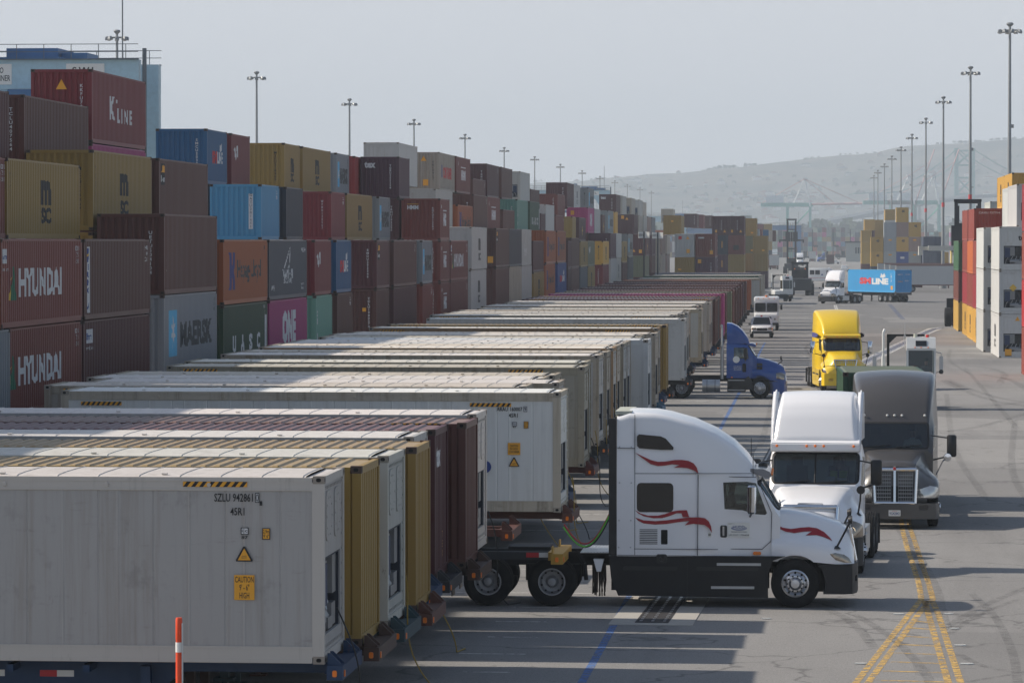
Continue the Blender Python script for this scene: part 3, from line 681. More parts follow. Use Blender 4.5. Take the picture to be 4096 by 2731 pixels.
def rim_mesh(r, wd, drive):
    key = ('rim', r, wd, drive)
    if key in _CM: return _CM[key]
    b = MB(); h = wd / 2; ri = r * 0.565
    if drive: prof = [(ri, -h + 0.02), (ri - 0.03, -h + 0.02), (ri - 0.04, -h + 0.1), (ri - 0.08, -h + 0.15), (r * .26, -h + 0.165), (r * .25, -h + 0.12), (r * .21, -h + 0.1), (r * .16, -h + 0.02), (0.001, -h + 0.01)]
    else: prof = [(ri, -h + 0.02), (ri - 0.03, -h + 0.01), (ri - 0.04, -h + 0.045), (ri - 0.09, -h + 0.02), (r * .34, -h - 0.01), (r * .3, -h - 0.015), (r * .27, -h - 0.015), (r * .17, -h - 0.075), (0.001, -h - 0.08)]
    b.lathe(prof, 32)
    hr, hy = (ri - 0.062, -h + 0.118) if drive else (ri - 0.062, -h + 0.03)
    for k in range(10):                              # hand holes and wheel nuts
        a = 2 * math.pi * (k + 0.5) / 10; cx, cz = hr * math.cos(a), hr * math.sin(a)
        b.prism([(cx + 0.024 * math.cos(q), cz + 0.024 * math.sin(q)) for q in [2 * math.pi * i / 8 for i in range(8)]], 'y', hy - 0.012, hy + 0.01, 1)
        a = 2 * math.pi * k / 10; cx, cz = r * .315 * math.cos(a), r * .315 * math.sin(a); yy = -h + (0.155 if drive else -0.012)
        b.prism([(cx + 0.018 * math.cos(q), cz + 0.018 * math.sin(q)) for q in [2 * math.pi * i / 6 for i in range(6)]], 'y', yy - 0.035, yy + 0.01, 1 if not drive else 0)
    me = b.mesh('rim', 35); _CM[key] = me; return me
def wheel(parent, x, y, z, r=0.515, wd=0.29, drive=False, rim=None, flip=False):
    t = obj('wheel', tyre_mesh(r, wd), M_tyre, parent, (x, y, z), (0, 0, math.pi if flip else 0))
    obj('rim', rim_mesh(r, wd, drive), [rim or M_alu, M_dark], t); return t

# ------------------------------------------------------------------ container chassis (skeletal trailer)
def chassis(loc, rotz=0.0, col='chassis_blue', L=12.192, ext=0.0, zd=1.2, lod=0, label='', group='container chassis in the parked row', tape=False, bcol=None):
    cm = CHC[col]
    root = thing('container_chassis', label, 'trailer', loc, rotz, group); h = L / 2
    b = MB()
    for y in (-0.45, 0.45):
        b.box(-h + 0.1, h - 2.6, y - 0.07, y + 0.07, zd - 0.42, zd - 0.04); b.box(h - 2.6, h + ext, y - 0.07, y + 0.07, zd - 0.2, zd - 0.035)
        b.prism([(h - 3.2, zd - 0.42), (h - 2.6, zd - 0.42), (h - 2.3, zd - 0.2), (h - 2.6, zd - 0.2)], 'y', y - 0.068, y + 0.068)
    part('main_beam', b, cm, root)['kind'] = 'stuff'
    b = MB(); b.box(-h - 0.05, -h + 0.2, -1.18, 1.18, zd - 0.3, zd - 0.01); part('rear_bolster', b, cm, root)
    x0 = h + 0.03 + ext
    b = MB(); b.box(x0, x0 + 0.25, -1.2, 1.2, zd - 0.24, zd - 0.02); b.box(x0 - 0.1 - ext * 0, x0, -0.7, 0.7, zd - 0.2, zd - 0.03)
    for y in (() if bcol else (-1.12, -0.8, 0.8, 1.12)): b.prism([(x0 + 0.005, zd - 0.022), (x0 + 0.22, zd - 0.022), (x0 + 0.22, zd + 0.01), (x0 + 0.05, zd + 0.17), (x0 + 0.005, zd + 0.17)], 'y', y - 0.02, y + 0.02)
    b.box(x0 + 0.003, x0 + 0.03, -1.1, -0.82, zd - 0.021, zd + 0.12); b.box(x0 + 0.003, x0 + 0.03, 0.82, 1.1, zd - 0.021, zd + 0.12)
    part('front_bolster', b, bcol or cm, root)
    if lod < 2:
        for y, s in ((-1.2, -1), (1.2, 1)):
            b = MB(); b.prism(rrect(x0 + 0.09, x0 + 0.16, zd - 0.19, zd - 0.09, 0.02, 2), 'y', *sorted((y, y + s * 0.02))); part('marker_lamp', b, M_amber, root)
        b = MB(); b.prism(rrect(-1.05, -0.95, zd - 0.2, zd - 0.1, 0.02, 2), 'x', x0 + 0.25, x0 + 0.265); part('marker_lamp', b, M_amber, root)
        b = MB()
        for i in range(7): b.box(-h + 1.2 + i * 1.2, -h + 1.3 + i * 1.2, -1.1, 1.1, zd - 0.16, zd - 0.05)
        part('crossmember', b, cm, root)['kind'] = 'stuff'
        for y in (-0.7, 0.7):
            b = MB(); b.box(h - 2.95, h - 2.8, y - 0.07, y + 0.07, 0.28, zd - 0.1); b.box(h - 3.05, h - 2.7, y - 0.14, y + 0.14, 0.22, 0.28)
            if ext == 0: b.box(h - 2.92, h - 2.83, y - 0.05, y + 0.05, 0.04, 0.24); b.box(h - 3.02, h - 2.73, y - 0.13, y + 0.13, 0.004, 0.04)
            part('landing_leg', b, cm, root)
        for x in (-h + 1.3, -h + 2.6):
            for y, f in ((-0.98, False), (0.98, True)): wheel(root, x, y, 0.5, 0.5, 0.5, True, M_wst, f)
            b = MB(); b.tube((x, -0.9, 0.5), (x, 0.9, 0.5), 0.07, 8); part('axle', b, M_frame, root)
    if tape:
        for i, x in enumerate([-h + 3.2 + 1.1 * k for k in range(5)] + ([h - 1.0, h + ext - 0.55] if ext else [])):
            z = (zd - 0.3, zd - 0.2) if x < h - 2.6 else (zd - 0.15, zd - 0.05)
            b = MB(); b.box(x, x + 0.27, -0.526, -0.52, *z); part('tape_red', b, M_taper, root)
            b = MB(); b.box(x + 0.272, x + 0.54, -0.526, -0.52, *z); part('tape_white', b, M_tapew, root)
    return root
M_bolt = paint('bolster_yellow', (176, 140, 56), .6, rust=.5, streak=.5)
CHC = {k: paint(k, c, 0.6, rust=0.25, streak=0.3) for k, c in (('chassis_blue', (24, 52, 84)), ('chassis_brown', (70, 50, 42)), ('chassis_orange', (88, 54, 44)),
       ('chassis_teal', (34, 62, 70)), ('chassis_black', (40, 42, 46)), ('chassis_sky', (76, 112, 134)), ('chassis_red', (84, 38, 36)))}

# ------------------------------------------------------------------ the left wall of stacks
XR = {1: -23.3, 2: -25.85, 3: -28.4}
STK = []                                             # (row, Y0, list) for ordering
def stack(row, u, L, boxes, z=0.0, far=False, lod=1, Y=None):
    """boxes from the bottom up: (height 's'/'h', colour, logo, end print, kind)"""
    X = XR[row]; L = {20: 6.058, 40: 12.192}[L]
    Y0 = Y if Y is not None else onX(X, u).y - (L if far else 0)
    out = []
    for bx in boxes:
        hh, col, *r = bx; H = 2.591 if hh == 's' else 2.896
        lg = r[0] if r else ''; en = r[1] if len(r) > 1 else (); kd = r[2] if len(r) > 2 else 'dry'
        side = LOGO(lg, L, H, r[3] if len(r) > 3 else '') if lg else ()
        if callable(en): en = en(H)
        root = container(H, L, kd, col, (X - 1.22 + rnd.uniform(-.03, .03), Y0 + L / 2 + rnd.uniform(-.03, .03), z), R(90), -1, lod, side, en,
                         dict(block='left', row=row, y=Y0, z=z, logo=lg))
        z += H + 0.012; out.append(root)
    return out
no = lambda s, ink='w', x=.72: (lambda H: (ENDNO(s, H, ink, 1.55, x),))
notri = lambda s, ink='w': (lambda H: (ENDNO(s, H, ink, 1.55, .8), ENDTRI(0, H - .5)))
Z3, Z4 = 3 * 2.603, 4 * 2.603
H2 = 2.603 * 2 + 2.908; H3 = 3 * 2.908
stack(1, 329, 40, [('s', 'brown'), ('s', 'brick', 'hyundai'), ('s', 'brick', 'hyundai')], far=True)
stack(1, 337, 40, [('s', 'brown'), ('s', 'maroon', 'hmmsq'), ('s', 'brown', 'right')])
stack(1, 655, 40, [('h', 'grey', ''), ('h', 'grey', 'maersk'), ('h', 'brown', 'vtxt', no('UETU504104'), 'dry', 'TEX')])
stack(1, 897, 40, [('s', 'brown'), ('s', 'green', 'uasc'), ('s', 'orange', 'hapag')])
stack(1, 1078, 40, [('s', 'grey'), ('s', 'pink', 'one'), ('s', 'slate', 'wanhai')])
stack(1, 1261, 20, [('s', 'brown'), ('s', 'teal', 'china'), ('s', 'red', 'ym')])
stack(1, 1348, 20, [('s', 'maroon'), ('s', 'brown', 'num'), ('s', 'blue', 'sm')])
stack(1, 1507, 20, [('s', 'brown'), ('s', 'brown', '', lambda H: (ENDNO('TCLU1980274', H, 'w', 1.6, .8), ENDSQ(.55, 1.5, .1, .1))), ('s', 'maroon', 'leon', no('BMOU292349'))])
stack(1, 1574, 40, [('s', 'maroon'), ('s', 'maroon', 'vtxt'), ('s', 'brown', 'num')])
stack(1, 1690, 20, [('s', 'brown'), ('s', 'brick', 'num', no('KOCU2223')), ('s', 'grey', 'maersk')])
stack(1, 1762, 20, [('s', 'brick'), ('s', 'brick', 'mm', no('KOCU4268')), ('s', 'brick', 'mm', no('KOCU2146')), ('s', 'brick', 'mm', lambda H: (ENDNO('KOCU212283', H, 'w', 1.4, .75), ('t', 'HMM', -.5, H - .55, .26, .7, 'w', .05), ('p', rect(-.85, -.15, H - .36, H - .33), 'Y')))])
stack(1, 1803, 40, [('s', 'brown'), ('s', 'brick', 'num'), ('s', 'brick', 'hyundai')])
stack(1, 1885, 40, [('h', 'white', ''), ('h', 'white', 'msc', (), 'reefer'), ('h', 'white', 'msc', lambda H: (('t', 'm\nsc', -.72, H - .55, .34, .3, 'k', .05), ('t', 'STAR COOL', -.5, 1.72, .09, .6, 'k')), 'reefer')])
stack(1, 1983, 40, [('h', 'brown'), ('h', 'brown', 'vtxt'), ('h', 'brown', 'leon', lambda H: (ENDSQ(.8, .6),))])
stack(1, 2037, 40, [('h', 'cream'), ('h', 'cream', 'num'), ('h', 'navy')])
stack(1, 2082, 40, [('h', 'white', '', (), 'reefer'), ('h', 'white', '', (), 'reefer'), ('h', 'white', 'wanhai', (), 'reefer')])
stack(1, 2134, 40, [('s', 'ochre'), ('s', 'ochre', 'msc'), ('s', 'maroon', 'vtxt')])
stack(1, 2184, 40, [('h', 'orange'), ('h', 'orange', 'hapag'), ('h', 'orange', 'hapag')])
stack(1, 2230, 40, [('h', 'orange'), ('h', 'cobalt', 'sm'), ('h', 'orange', 'hapag')])
stack(1, 2272, 20, [('s', 'brown'), ('s', 'maroon', 'vtxt'), ('s', 'maroon', 'vtxt')])
stack(1, 2286, 40, [('s', 'brown'), ('s', 'brown'), ('h', 'brown', 'vtxt')])
stack(1, 2323, 40, [('s', 'slate'), ('s', 'slate'), ('s', 'ochre', 'msc')])
stack(1, 2352, 40, [('s', 'ochre'), ('s', 'ochre', 'msc'), ('s', 'olive', 'ym')])
stack(1, 2412, 40, [('s', 'scarlet'), ('s', 'red', 'vtxt', no('TRHU442')), ('s', 'yellow', 'msc', no('MSCU', 'k'))])
stack(1, 2443, 40, [('h', 'maroon'), ('h', 'white', 'num'), ('h', 'purple', 'vtxt', no('TGHU'))])
stack(1, 2465, 40, [('h', 'white', '', (), 'reefer'), ('h', 'white', 'msc', (), 'reefer'), ('h', 'white', '', (), 'reefer')])
stack(1, 2490, 40, [('s', 'brown'), ('s', 'maroon'), ('s', 'ochre', 'msc')])
stack(1, 2514, 40, [('h', 'slate'), ('h', 'slate', 'num'), ('h', 'grey', 'maersk')])
stack(1, 2582, 40, [('h', 'maroon'), ('h', 'olive'), ('h', 'maroon', 'cross', lambda H: (ENDSQ(.5, .6), ENDTRI(-.4, .7)))])
stack(1, 2608, 40, [('h', 'ochre'), ('h', 'brown'), ('h', 'purple')])
stack(1, 2626, 40, [('h', 'brown'), ('h', 'cream'), ('h', 'cream', 'msc')])
stack(1, 2648, 40, [('h', 'yellow'), ('h', 'cream', '', (), 'reefer'), ('h', 'rustgrey', 'num')])
stack(1, 2668, 40, [('h', 'brown'), ('h', 'rustgrey'), ('h', 'cream', '', (), 'reefer')])
# bays nearer than the frame's left edge, whose shade falls on the trailer roofs
for k_, Y_ in enumerate((97.6, 85.0, 72.4, 59.8)):
    stack(1, 0, 40, [('s', 'brown'), ('s', ('grey', 'maroon', 'brown', 'blue')[k_]), ('s', ('orange', 'brick', 'maroon', 'brown')[k_])], Y=Y_)
    stack(2, 0, 40, [('s', ('maroon', 'grey', 'brown', 'red')[k_])], Z3, Y=Y_)
    stack(3, 0, 40, [('h', ('brown', 'ochre', 'blue', 'maroon')[k_])], 11.6, Y=Y_)
# second row, fourth level
stack(2, 374, 40, [('s', 'ochre')], 2 * 2.603 + .25)
stack(3, 832, 20, [('s', 'navy')], Z3); stack(3, 929, 20, [('s', 'brown')], Z3); stack(3, 371, 40, [('s', 'brown')], Z3 - 1.4)
stack(2, 36, 40, [('s', 'brick', 'hyundai')], Z3, far=True)
stack(2, 318, 40, [('s', 'ochre', 'msc')], Z3, far=True)
stack(2, 374, 40, [('h', 'ochre', 'msc', no('MSCU558869', 'k'))], H2)
stack(2, 638, 40, [('h', 'brown', 'leon')], H2)
stack(2, 1046, 20, [('s', 'lightblue', 'num', lambda H: (('p', rect(.62, .82, .5, H - .45), 'w'), ENDNO('GAZU201651', H, 'k', 1.6, .72)))], Z3)
stack(2, 1147, 20, [('s', 'navy', '')], Z3)
stack(2, 1326, 20, [('s', 'red', 'num', no('WFHU135567'))], Z3)
stack(2, 1386, 40, [('s', 'ochre', 'msc')], Z3)
stack(2, 1518, 20, [('s', 'grey', 'maersk')], Z3)
stack(2, 0, 20, [('s', 'maroon', '', no('TBHU192225')), ('s', 'purple', 'vtxt', lambda H: (ENDNO('TGBU205258', H, 'w', 1.5, .65), ('t', 'tex', -.62, H - .5, .4, .7, 'w', .05)))], Z3, Y=onX(XR[1], 1762).y)
stack(2, 1742, 40, [('h', 'white', 'num', (), 'reefer')], H2 + .3)
stack(2, 1830, 40, [('s', 'orange', 'hapag')], Z3)
stack(2, 1895, 40, [('h', 'brown', 'num', no('TGHU'))], H2 + .3)
stack(2, 1951, 40, [('h', 'brick', 'mm')], H2 + .3)
stack(2, 2013, 40, [('s', 'brown', 'vtxt')], Z3)
stack(2, 2069, 40, [('h', 'teal', 'china', no('CSLU'))], H2 + .4)
stack(2, 2119, 40, [('h', 'green', 'uasc')], H2 + .4)
stack(2, 2164, 20, [('s', 'maroon')], Z3)
stack(2, 2183, 40, [('h', 'white', '', (), 'reefer')], H2 + .3)
stack(2, 2223, 40, [('s', 'brick', 'num')], Z3)
stack(2, 2290, 20, [('s', 'ochre')], Z3)
stack(2, 2316, 40, [('s', 'maroon', 'cross', no('TGHU'))], Z3)
stack(2, 2352, 40, [('h', 'pink', 'one', lambda H: (ENDSQ(-.55, H - .6), ENDTRI(.1, .7)))], H3)
stack(2, 2352, 40, [('h', 'brown')], 2 * 2.908 - .012)
stack(2, 2379, 40, [('h', 'white', 'num')], H3)
stack(2, 2409, 20, [('s', 'brown', 'cross')], H3 - .3)
stack(2, 2433, 40, [('h', 'grey', 'maersk')], H3)
stack(2, 2462, 20, [('h', 'yellow')], H3)
stack(2, 2536, 40, [('h', 'maroon', '', lambda H: (ENDSQ(-.4, H - .4), ENDTRI(.2, H - .6)))], H3)
stack(2, 2556, 40, [('h', 'cream', '', (), 'reefer')], H3)
stack(2, 2574, 40, [('h', 'white', '', (), 'reefer')], H3)
stack(2, 2592, 40, [('h', 'rustgrey', '')], H3)
stack(2, 2608, 40, [('h', 'grey', '')], H3)
# third row, fifth level
stack(3, 40, 40, [('s', 'maroon')], Z4, far=True)
stack(3, 102, 40, [('s', 'brown', '', no('TCLU407564'))], Z4)
stack(3, 371, 40, [('s', 'pink', 'one'), ('h', 'red', 'kline', lambda H: (ENDNO('KKFU797178', H, 'w', 1.6, .8), ENDTRI(0, H - .62)))], 11.6 - 2.603, )
stack(3, 832, 20, [('s', 'blue', 'sm', no('SMCU203035'))], Z4)
stack(3, 929, 20, [('s', 'red', 'ym')], Z4)
stack(3, 1137, 20, [('s', 'ochre', 'msc20', no('MSCU218665', 'k'))], Z4)
stack(3, 1210, 40, [('s', 'ochre', 'msc')], Z4)
stack(3, 1349, 20, [('s', 'grey', 'maersk')], Z4)
stack(3, 0, 20, [('s', 'scarlet', '', no('HMMU200843'))], Z4, Y=onX(XR[1], 1762).y - 2)
stack(3, 1596, 40, [('h', 'white', 'num', (), 'reefer')], 11.6)
stack(3, 1759, 40, [('h', 'cream', 'hanjin', lambda H: (ENDNO('TRLU927', H, 'k', 1.4, .72), ENDTRI(0, H - .5), ENDSQ(.15, .6)))], 11.6)
stack(3, 1825, 40, [('h', 'brick', 'mm')], 11.6)
stack(3, 1893, 40, [('s', 'brown', 'num')], Z4)
stack(3, 1950, 40, [('h', 'maroon', 'num', no('TGHU662'))], 11.6)
stack(3, 2006, 40, [('h', 'brown', '')], 11.6)
stack(3, 2081, 40, [('h', 'white', '', (), 'reefer')], 11.6)
stack(3, 2123, 40, [('s', 'brown')], Z4)
stack(3, 2230, 40, [('s', 'brick', 'vtxt', no('CAIU'))], Z4)
stack(3, 2268, 40, [('h', 'maroon', 'vtxt', no('TCNU'))], 11.6)
stack(3, 2296, 40, [('h', 'white', 'msc', (), 'reefer')], 11.6)
stack(3, 2354, 40, [('h', 'grey', 'maersk', no('MSKU', 'k'))], 11.6)
stack(3, 2465, 40, [('h', 'maroon', 'vtxt', lambda H: (ENDNO('TGHU', H, 'w', 1.5, .6), ('t', 'tex', -.6, H - .5, .4, .8, 'w', .05)))], 11.6)
stack(3, 2490, 40, [('h', 'white', '', (), 'reefer')], 11.6)
stack(3, 2526, 40, [('h', 'cream', '', (), 'reefer')], 11.6)
stack(3, 2557, 40, [('h', 'white', '', (), 'reefer')], 11.6)
stack(3, 2573, 40, [('h', 'cream', '', (), 'reefer')], 11.4)

# ------------------------------------------------------------------ free-standing boxes given by their near end
def endbox(u0, u1, vtop, H, col, L=12.192, end=(), z=None, kind='dry', logo='', block='mid', lod=2, Yof=None, turn=0.0):
    D = 2.438 * F_PX / (u1 - u0); c = (u0 + u1) / 2
    p = onY(Yof or D, c, vtop); Y = p.y; zt = p.z
    zb = zt - H if z is None else z
    if callable(end): end = end(H)
    return container(H, L, kind, col, (p.x, Y + L / 2, zb), R(90) + turn, -1, lod, LOGO(logo, L, H) if logo else (), end, dict(block=block, row=0, y=Y, z=zb, x=p.x, logo=logo))
Hh, Hs = 2.896, 2.591
g1, g2, g3, g4 = 0.0, 2.908, 5.816, 8.724
YA = 476                                             # cluster at the end of the trailer row
for k, (u0, col) in enumerate(((2698, 'ochre'), (2781, 'maroon'))):
    for i in range(3):
        c = {(0, 0): 'ochre', (0, 1): 'ochre', (0, 2): 'white', (1, 0): 'brown', (1, 1): 'purple', (1, 2): 'brick'}[(k, i)]
        e = {(0, 2): lambda H: (('p', rect(-.75, -.35, H - .7, H - .3), 'r'), ENDSQ(.45, .75), ENDTRI(.4, H - .5)), (1, 2): lambda H: (('t', 'HMM', -.5, H - .5, .22, .7, 'w', .05), ENDNO('KOCU', H, 'w', 1.4, .75), ENDSQ(.75, .6)),
             (1, 1): lambda H: (ENDSQ(-.7, H - .5), ENDNO('TGHU', H, 'w', 1.4, .7)), (0, 1): lambda H: (ENDSQ(-.6, 1.4, .2, .1),)}.get((k, i), ())
        p = onY(YA, u0 + 40); H = Hh
        container(H, 12.192, 'dry', c, (p.x, YA + 6.1, i * 2.908), R(90), -1, 2, (), e(H) if callable(e) else e, dict(block='mid', row=k, y=YA, z=i * 2.908, x=p.x, logo=''))
endbox(2647, 2731, 885, Hs, 'ochre', z=11.6 - 2.9, Yof=520, end=lambda H: (ENDSQ(0, 1.8, .16, .1),))
endbox(2644, 2692, 840, Hh, 'cream', z=11.6, kind='reefer', Yof=790)
YB = 582
for k, cols in enumerate((('navy', 'purple', 'navy', 'maroon'), ('olive', 'ochre', 'brick', 'maroon'))):
    for i, c in enumerate(cols):
        p = onY(YB, (2880 if k == 0 else 2944))
        ee = (lambda H: (ENDNO('TCLU', H, 'w', 1.4, .2), ENDSQ(-.6, .6, .14, .2), ENDTRI(.7, .6))) if i == 3 else ((lambda H: (ENDNO('MSKU', H, 'w', 1.4, -.4), ENDSQ(.3, 1.5, .06, .5))) if k == 0 else (lambda H: (('p', rect(-.4, .4, .7, 1.4), 'k'),) if i == 2 else ()))
        container(Hh, 12.192, 'dry', c, (p.x, YB + 6.1, i * 2.908), R(90), -1, 2, (), ee(Hh), dict(block='mid', row=k + 2, y=YB, z=i * 2.908, x=p.x, logo=''))
YC = 634
for k, cols in enumerate((('maroon', 'ochre', 'olive', 'ochre'), ('purple', 'ochre', 'ochre'))):
    for i, c in enumerate(cols):
        p = onY(YC + (0 if k else 4), (3041 if k else 2996))
        ee = (lambda H: (('t', 'tex', -.6, H - .45, .35, .7, 'w', .05), ENDNO('TGHU', H, 'w', 1.3, .6))) if (k == 1 and i == 0) else ((lambda H: (ENDSQ(.5, .5, .2, .12),)) if i in (2, 3) else ())
        container(Hh, 12.192, 'dry', c, (p.x, YC + 6.1 + (0 if k else 4), i * 2.908), R(90), -1, 2, (), ee(Hh) if callable(ee) else ee, dict(block='mid', row=k + 4, y=YC, z=i * 2.908, x=p.x, logo=''))
for i, (u, c, vt) in enumerate(((2762, 'maroon', 890), (2788, 'red', 892), (2826, 'brown', 893), (3012, 'grey', 920), (3026, 'brick', 922), (3050, 'blue', 924), (3066, 'cream', 930), (3082, 'brown', 935))):
    endbox(u - 22, u + 22, vt, Hs, c, z=(7.8 if i > 2 else 10.4), Yof=720 + 25 * i, end=no('TCLU') if i % 2 == 0 else ())

# ------------------------------------------------------------------ the parked trailer row
TR = []
def trailer(u, v, col, kind='reefer', H=2.896, chc='chassis_blue', posts=None, lod=1, side=(), end=(), ext=0.0, tape=False, zt=4.1, cz=None, note='', chl=None):
    p = onZ(u, v, zt)
    TR.append([p.y, p.x, zt, col, kind, H, chc, posts, lod, side, end, ext, tape, note, chl])
M_pw = paint('post_white', (196, 192, 182), 0.6, rust=0.3, streak=0.6)
INK['R'] = worn('rust_smear', (158, 100, 48), .46, 3.0, .55)
def szl(u, v): return 6.096 - (777 - u) / 149.5, 2.896 - (v - 1099) / 149.5
def boxed(x, z, a, b_, c): return [('p', rect(x - a, x + a, z - b_, z + b_), 'k'), ('p', rect(x - a + .012, x + a - .012, z - b_ + .012, z + b_ - .012), c)]
def tri(x, z, a, t='SUPER\nHEAVY'): return [('p', [(x - a, z - a * .85), (x + a, z - a * .85), (x + a * 1.06, z - a * .7), (x + a * .12, z + a), (x - a * .12, z + a), (x - a * 1.06, z - a * .7)], 'k'), ('p', [(x - a * .8, z - a * .7), (x + a * .8, z - a * .7), (x, z + a * .76)], 'y'), ('t', t, x, z - a * .3, a * .36, a * .7, 'k')]
SZ = [('t', 'SZLU 942861', *szl(566, 1149), .128, .60, 'k', .012), *boxed(*szl(621, 1149), .033, .075, 'w'), ('t', '0', *szl(621, 1149), .12, .04, 'k', .012), ('t', '45R1', *szl(575, 1181), .118, .22, 'k', .012), ('p', rect(5.09, 5.13, 2.44, 2.51), 'k'),
      *boxed(*szl(592, 1226), .06, .055, 'w'), ('t', 'i|c', *szl(592, 1226), .07, .085, 'k', .01), ('t', '87', *szl(592, 1240.5), .05, .1, 'k', .02), *boxed(*szl(642, 1232), .062, .088, 'y'), ('t', "2,9m\n9' 6\"", *szl(642, 1232), .13, .095, 'k', .01),
      *tri(*szl(591, 1280), .125), ('p', rect(4.853 - .158, 4.853 + .158, .985, 1.37), 'y'), ('t', "CAUTION\n9' - 6\"\nHIGH", 4.853, 1.178, .34, .29, 'k', .01)]
AR = [('t', 'ARAU 160007', 4.86, 2.48, .1, .62, 'k', .015), *boxed(5.24, 2.48, .045, .065, 'w'), ('t', '9', 5.24, 2.48, .09, .05, 'k', .015), ('t', '45R1', 4.95, 2.33, .1, .22, 'k', .015), *boxed(4.98, 2.12, .06, .05, 'w'), ('t', 'i|c', 4.98, 2.12, .06, .08, 'k', .01), ('t', '87', 4.98, 2.05, .04, .08, 'k', .02),
      *boxed(5.26, 2.10, .058, .085, 'y'), ('t', '2.9\n9 6', 5.26, 2.10, .12, .08, 'k', .01), ('p', rect(4.82, 5.12, 1.38, 1.67), 'y'), ('t', 'CAUTION\n9\'6" HIGH\nCONTAINER', 4.97, 1.525, .2, .25, 'k', .01), *tri(4.97, 1.2, .12),
      ('p', [(4.08 + .2 * math.cos(i * .3927), 1.19 + .2 * math.sin(i * .3927)) for i in range(16)], 'l'), ('p', [(4.27 + .15 * math.cos(i * .314), 1.09 + .15 * math.sin(i * .314)) for i in range(20)], 'b')]
haz = 'HAZ'
trailer(1300, 1904, 'white', lod=0, posts=M_pw, side=SZ, chc='chassis_blue', tape=True, note='with large caution plate and black number 942861')
trailer(1428, 1874, 'ochre', 'dry', chc='chassis_brown', lod=0, note='', end=())
trailer(1558, 1822, 'white', chc='chassis_teal', lod=0, posts=M_pw)
trailer(1658, 1792, 'ochre', 'dry', chc='chassis_orange', lod=0)
trailer(1657, 1746, 'white', chc='chassis_blue', lod=0)
trailer(1712, 1733, 'maroon', 'dry', chc='chassis_black', lod=0, end=lambda H: (('t', 'tex', -.5, H - .55, .42, .7, 'w', .05), ('t', vtext('TEX'), .2, .6, .5, .1, 'y')))
trailer(1868, 1690, 'brown', 'dry', chc='chassis_brown', lod=0, side=[('t', vtext('45G1'), 5.55, 2.15, .62, .1, 'w', .02), *boxed(5.53, 1.62, .1, .12, 'y'), ('t', 'C\n7', 5.55, 1.35, .22, .1, 'w'), *tri(5.55, 1.05, .16, 'SUPER'), ('p', rect(5.4, 5.7, .35, .62), 'y')])
trailer(1907, 1655, 'white', chc='chassis_black', lod=0, ext=1.55, tape=True, chl='black gooseneck chassis with red and white tape, coupled behind the nearest white truck')
trailer(2246, 1567, 'brightwhite', posts=M_posta, lod=0, side=AR, chc='chassis_orange', note='with dark blue dot, black number 160007 and rusty front post')
for u, v, c, po, ch in ((2104, 1545, 'cream', 'd', 'brown'), (2225, 1535, 'white', 'd', 'blue'), (2173, 1514, 'white', 'd', 'red'), (2215, 1503, 'cream', 'd', 'blue'), (2338, 1467, 'cream', 'd', 'red'), (2346, 1448, 'white', 'd', 'black'),
                        (2399, 1420, 'white', 'd', 'black'), (2428, 1408, 'cream', 'd', 'red'), (2454, 1391, 'white', 'r', 'blue'), (2465, 1385, 'cream', 'd', 'blue'), (2487, 1379, 'white', 'd', 'teal'), (2503, 1370, 'white', 'd', 'blue'),
                        (2594, 1358, 'brightwhite', '', 'blue'), (2558, 1350, 'cream', 'd', 'blue'), (2568, 1340, 'white', 'd', 'sky'), (2624, 1333, 'cream', 'd', 'sky'), (2633, 1312, 'white', 'r', 'blue')):
    trailer(u, v, c, posts={'d': M_postd, 'r': M_postr, '': None}[po], chc='chassis_' + ch, side=[('t', '0', 5.2, 2.2, .16, .1, 'k', .01), ('p', rect(4.9, 5.1, 1.6, 1.85), 'y'), ('t', '2.9m\n9\'6"', 5.0, 1.72, .18, .14, 'k')])
trailer(2665, 1300, 'ochre', 'dry', chc='chassis_black', end=())
for u, v, c, k in ((2740, 1275, 'white', 'reefer'), (2706, 1261, 'white', 'reefer'), (2735, 1256, 'cream', 'reefer'), (2750, 1250, 'white', 'reefer'), (2756, 1243, 'cream', 'reefer'), (2808, 1235, 'white', 'reefer'),
                   (2790, 1225, 'cream', 'reefer'), (2805, 1220, 'white', 'reefer'), (2840, 1211, 'cream', 'reefer'), (2845, 1206, 'white', 'reefer'), (2863, 1198, 'brown', 'dry'), (2868, 1194, 'maroon', 'dry'), (2874, 1190, 'navy', 'dry'), (2880, 1185, 'brick', 'dry'), (2896, 1176, 'pink', 'dry'), (2905, 1172, 'brown', 'dry'),
                   (2926, 1166, 'olive', 'dry'), (2935, 1160, 'brick', 'dry'), (2947, 1153, 'brown', 'dry'), (2955, 1147, 'maroon', 'dry'), (2966, 1139, 'brown', 'dry'), (2974, 1132, 'purple', 'dry'), (2985, 1125, 'brown', 'dry'), (3004, 1119, 'orange', 'dry'),
                   (3046, 1113, 'white', 'reefer'), (3034, 1104, 'green', 'dry'), (3058, 1100, 'cream', 'reefer'), (3040, 1092, 'grey', 'dry'), (3012, 1090, 'maroon', 'dry')):
    trailer(u, v, c, k, chc=rnd.choice(['chassis_blue', 'chassis_brown', 'chassis_black']), lod=2 if v < 1180 else 1, posts=M_postd if k == 'reefer' and rnd.random() < .6 else None)
TR.sort(key=lambda t: t[0]); lastY = 0; ORD = ('nearest', 'second', 'third', 'fourth', 'fifth', 'sixth', 'seventh', 'eighth', 'ninth', 'tenth', 'eleventh', 'twelfth')
TRP = []
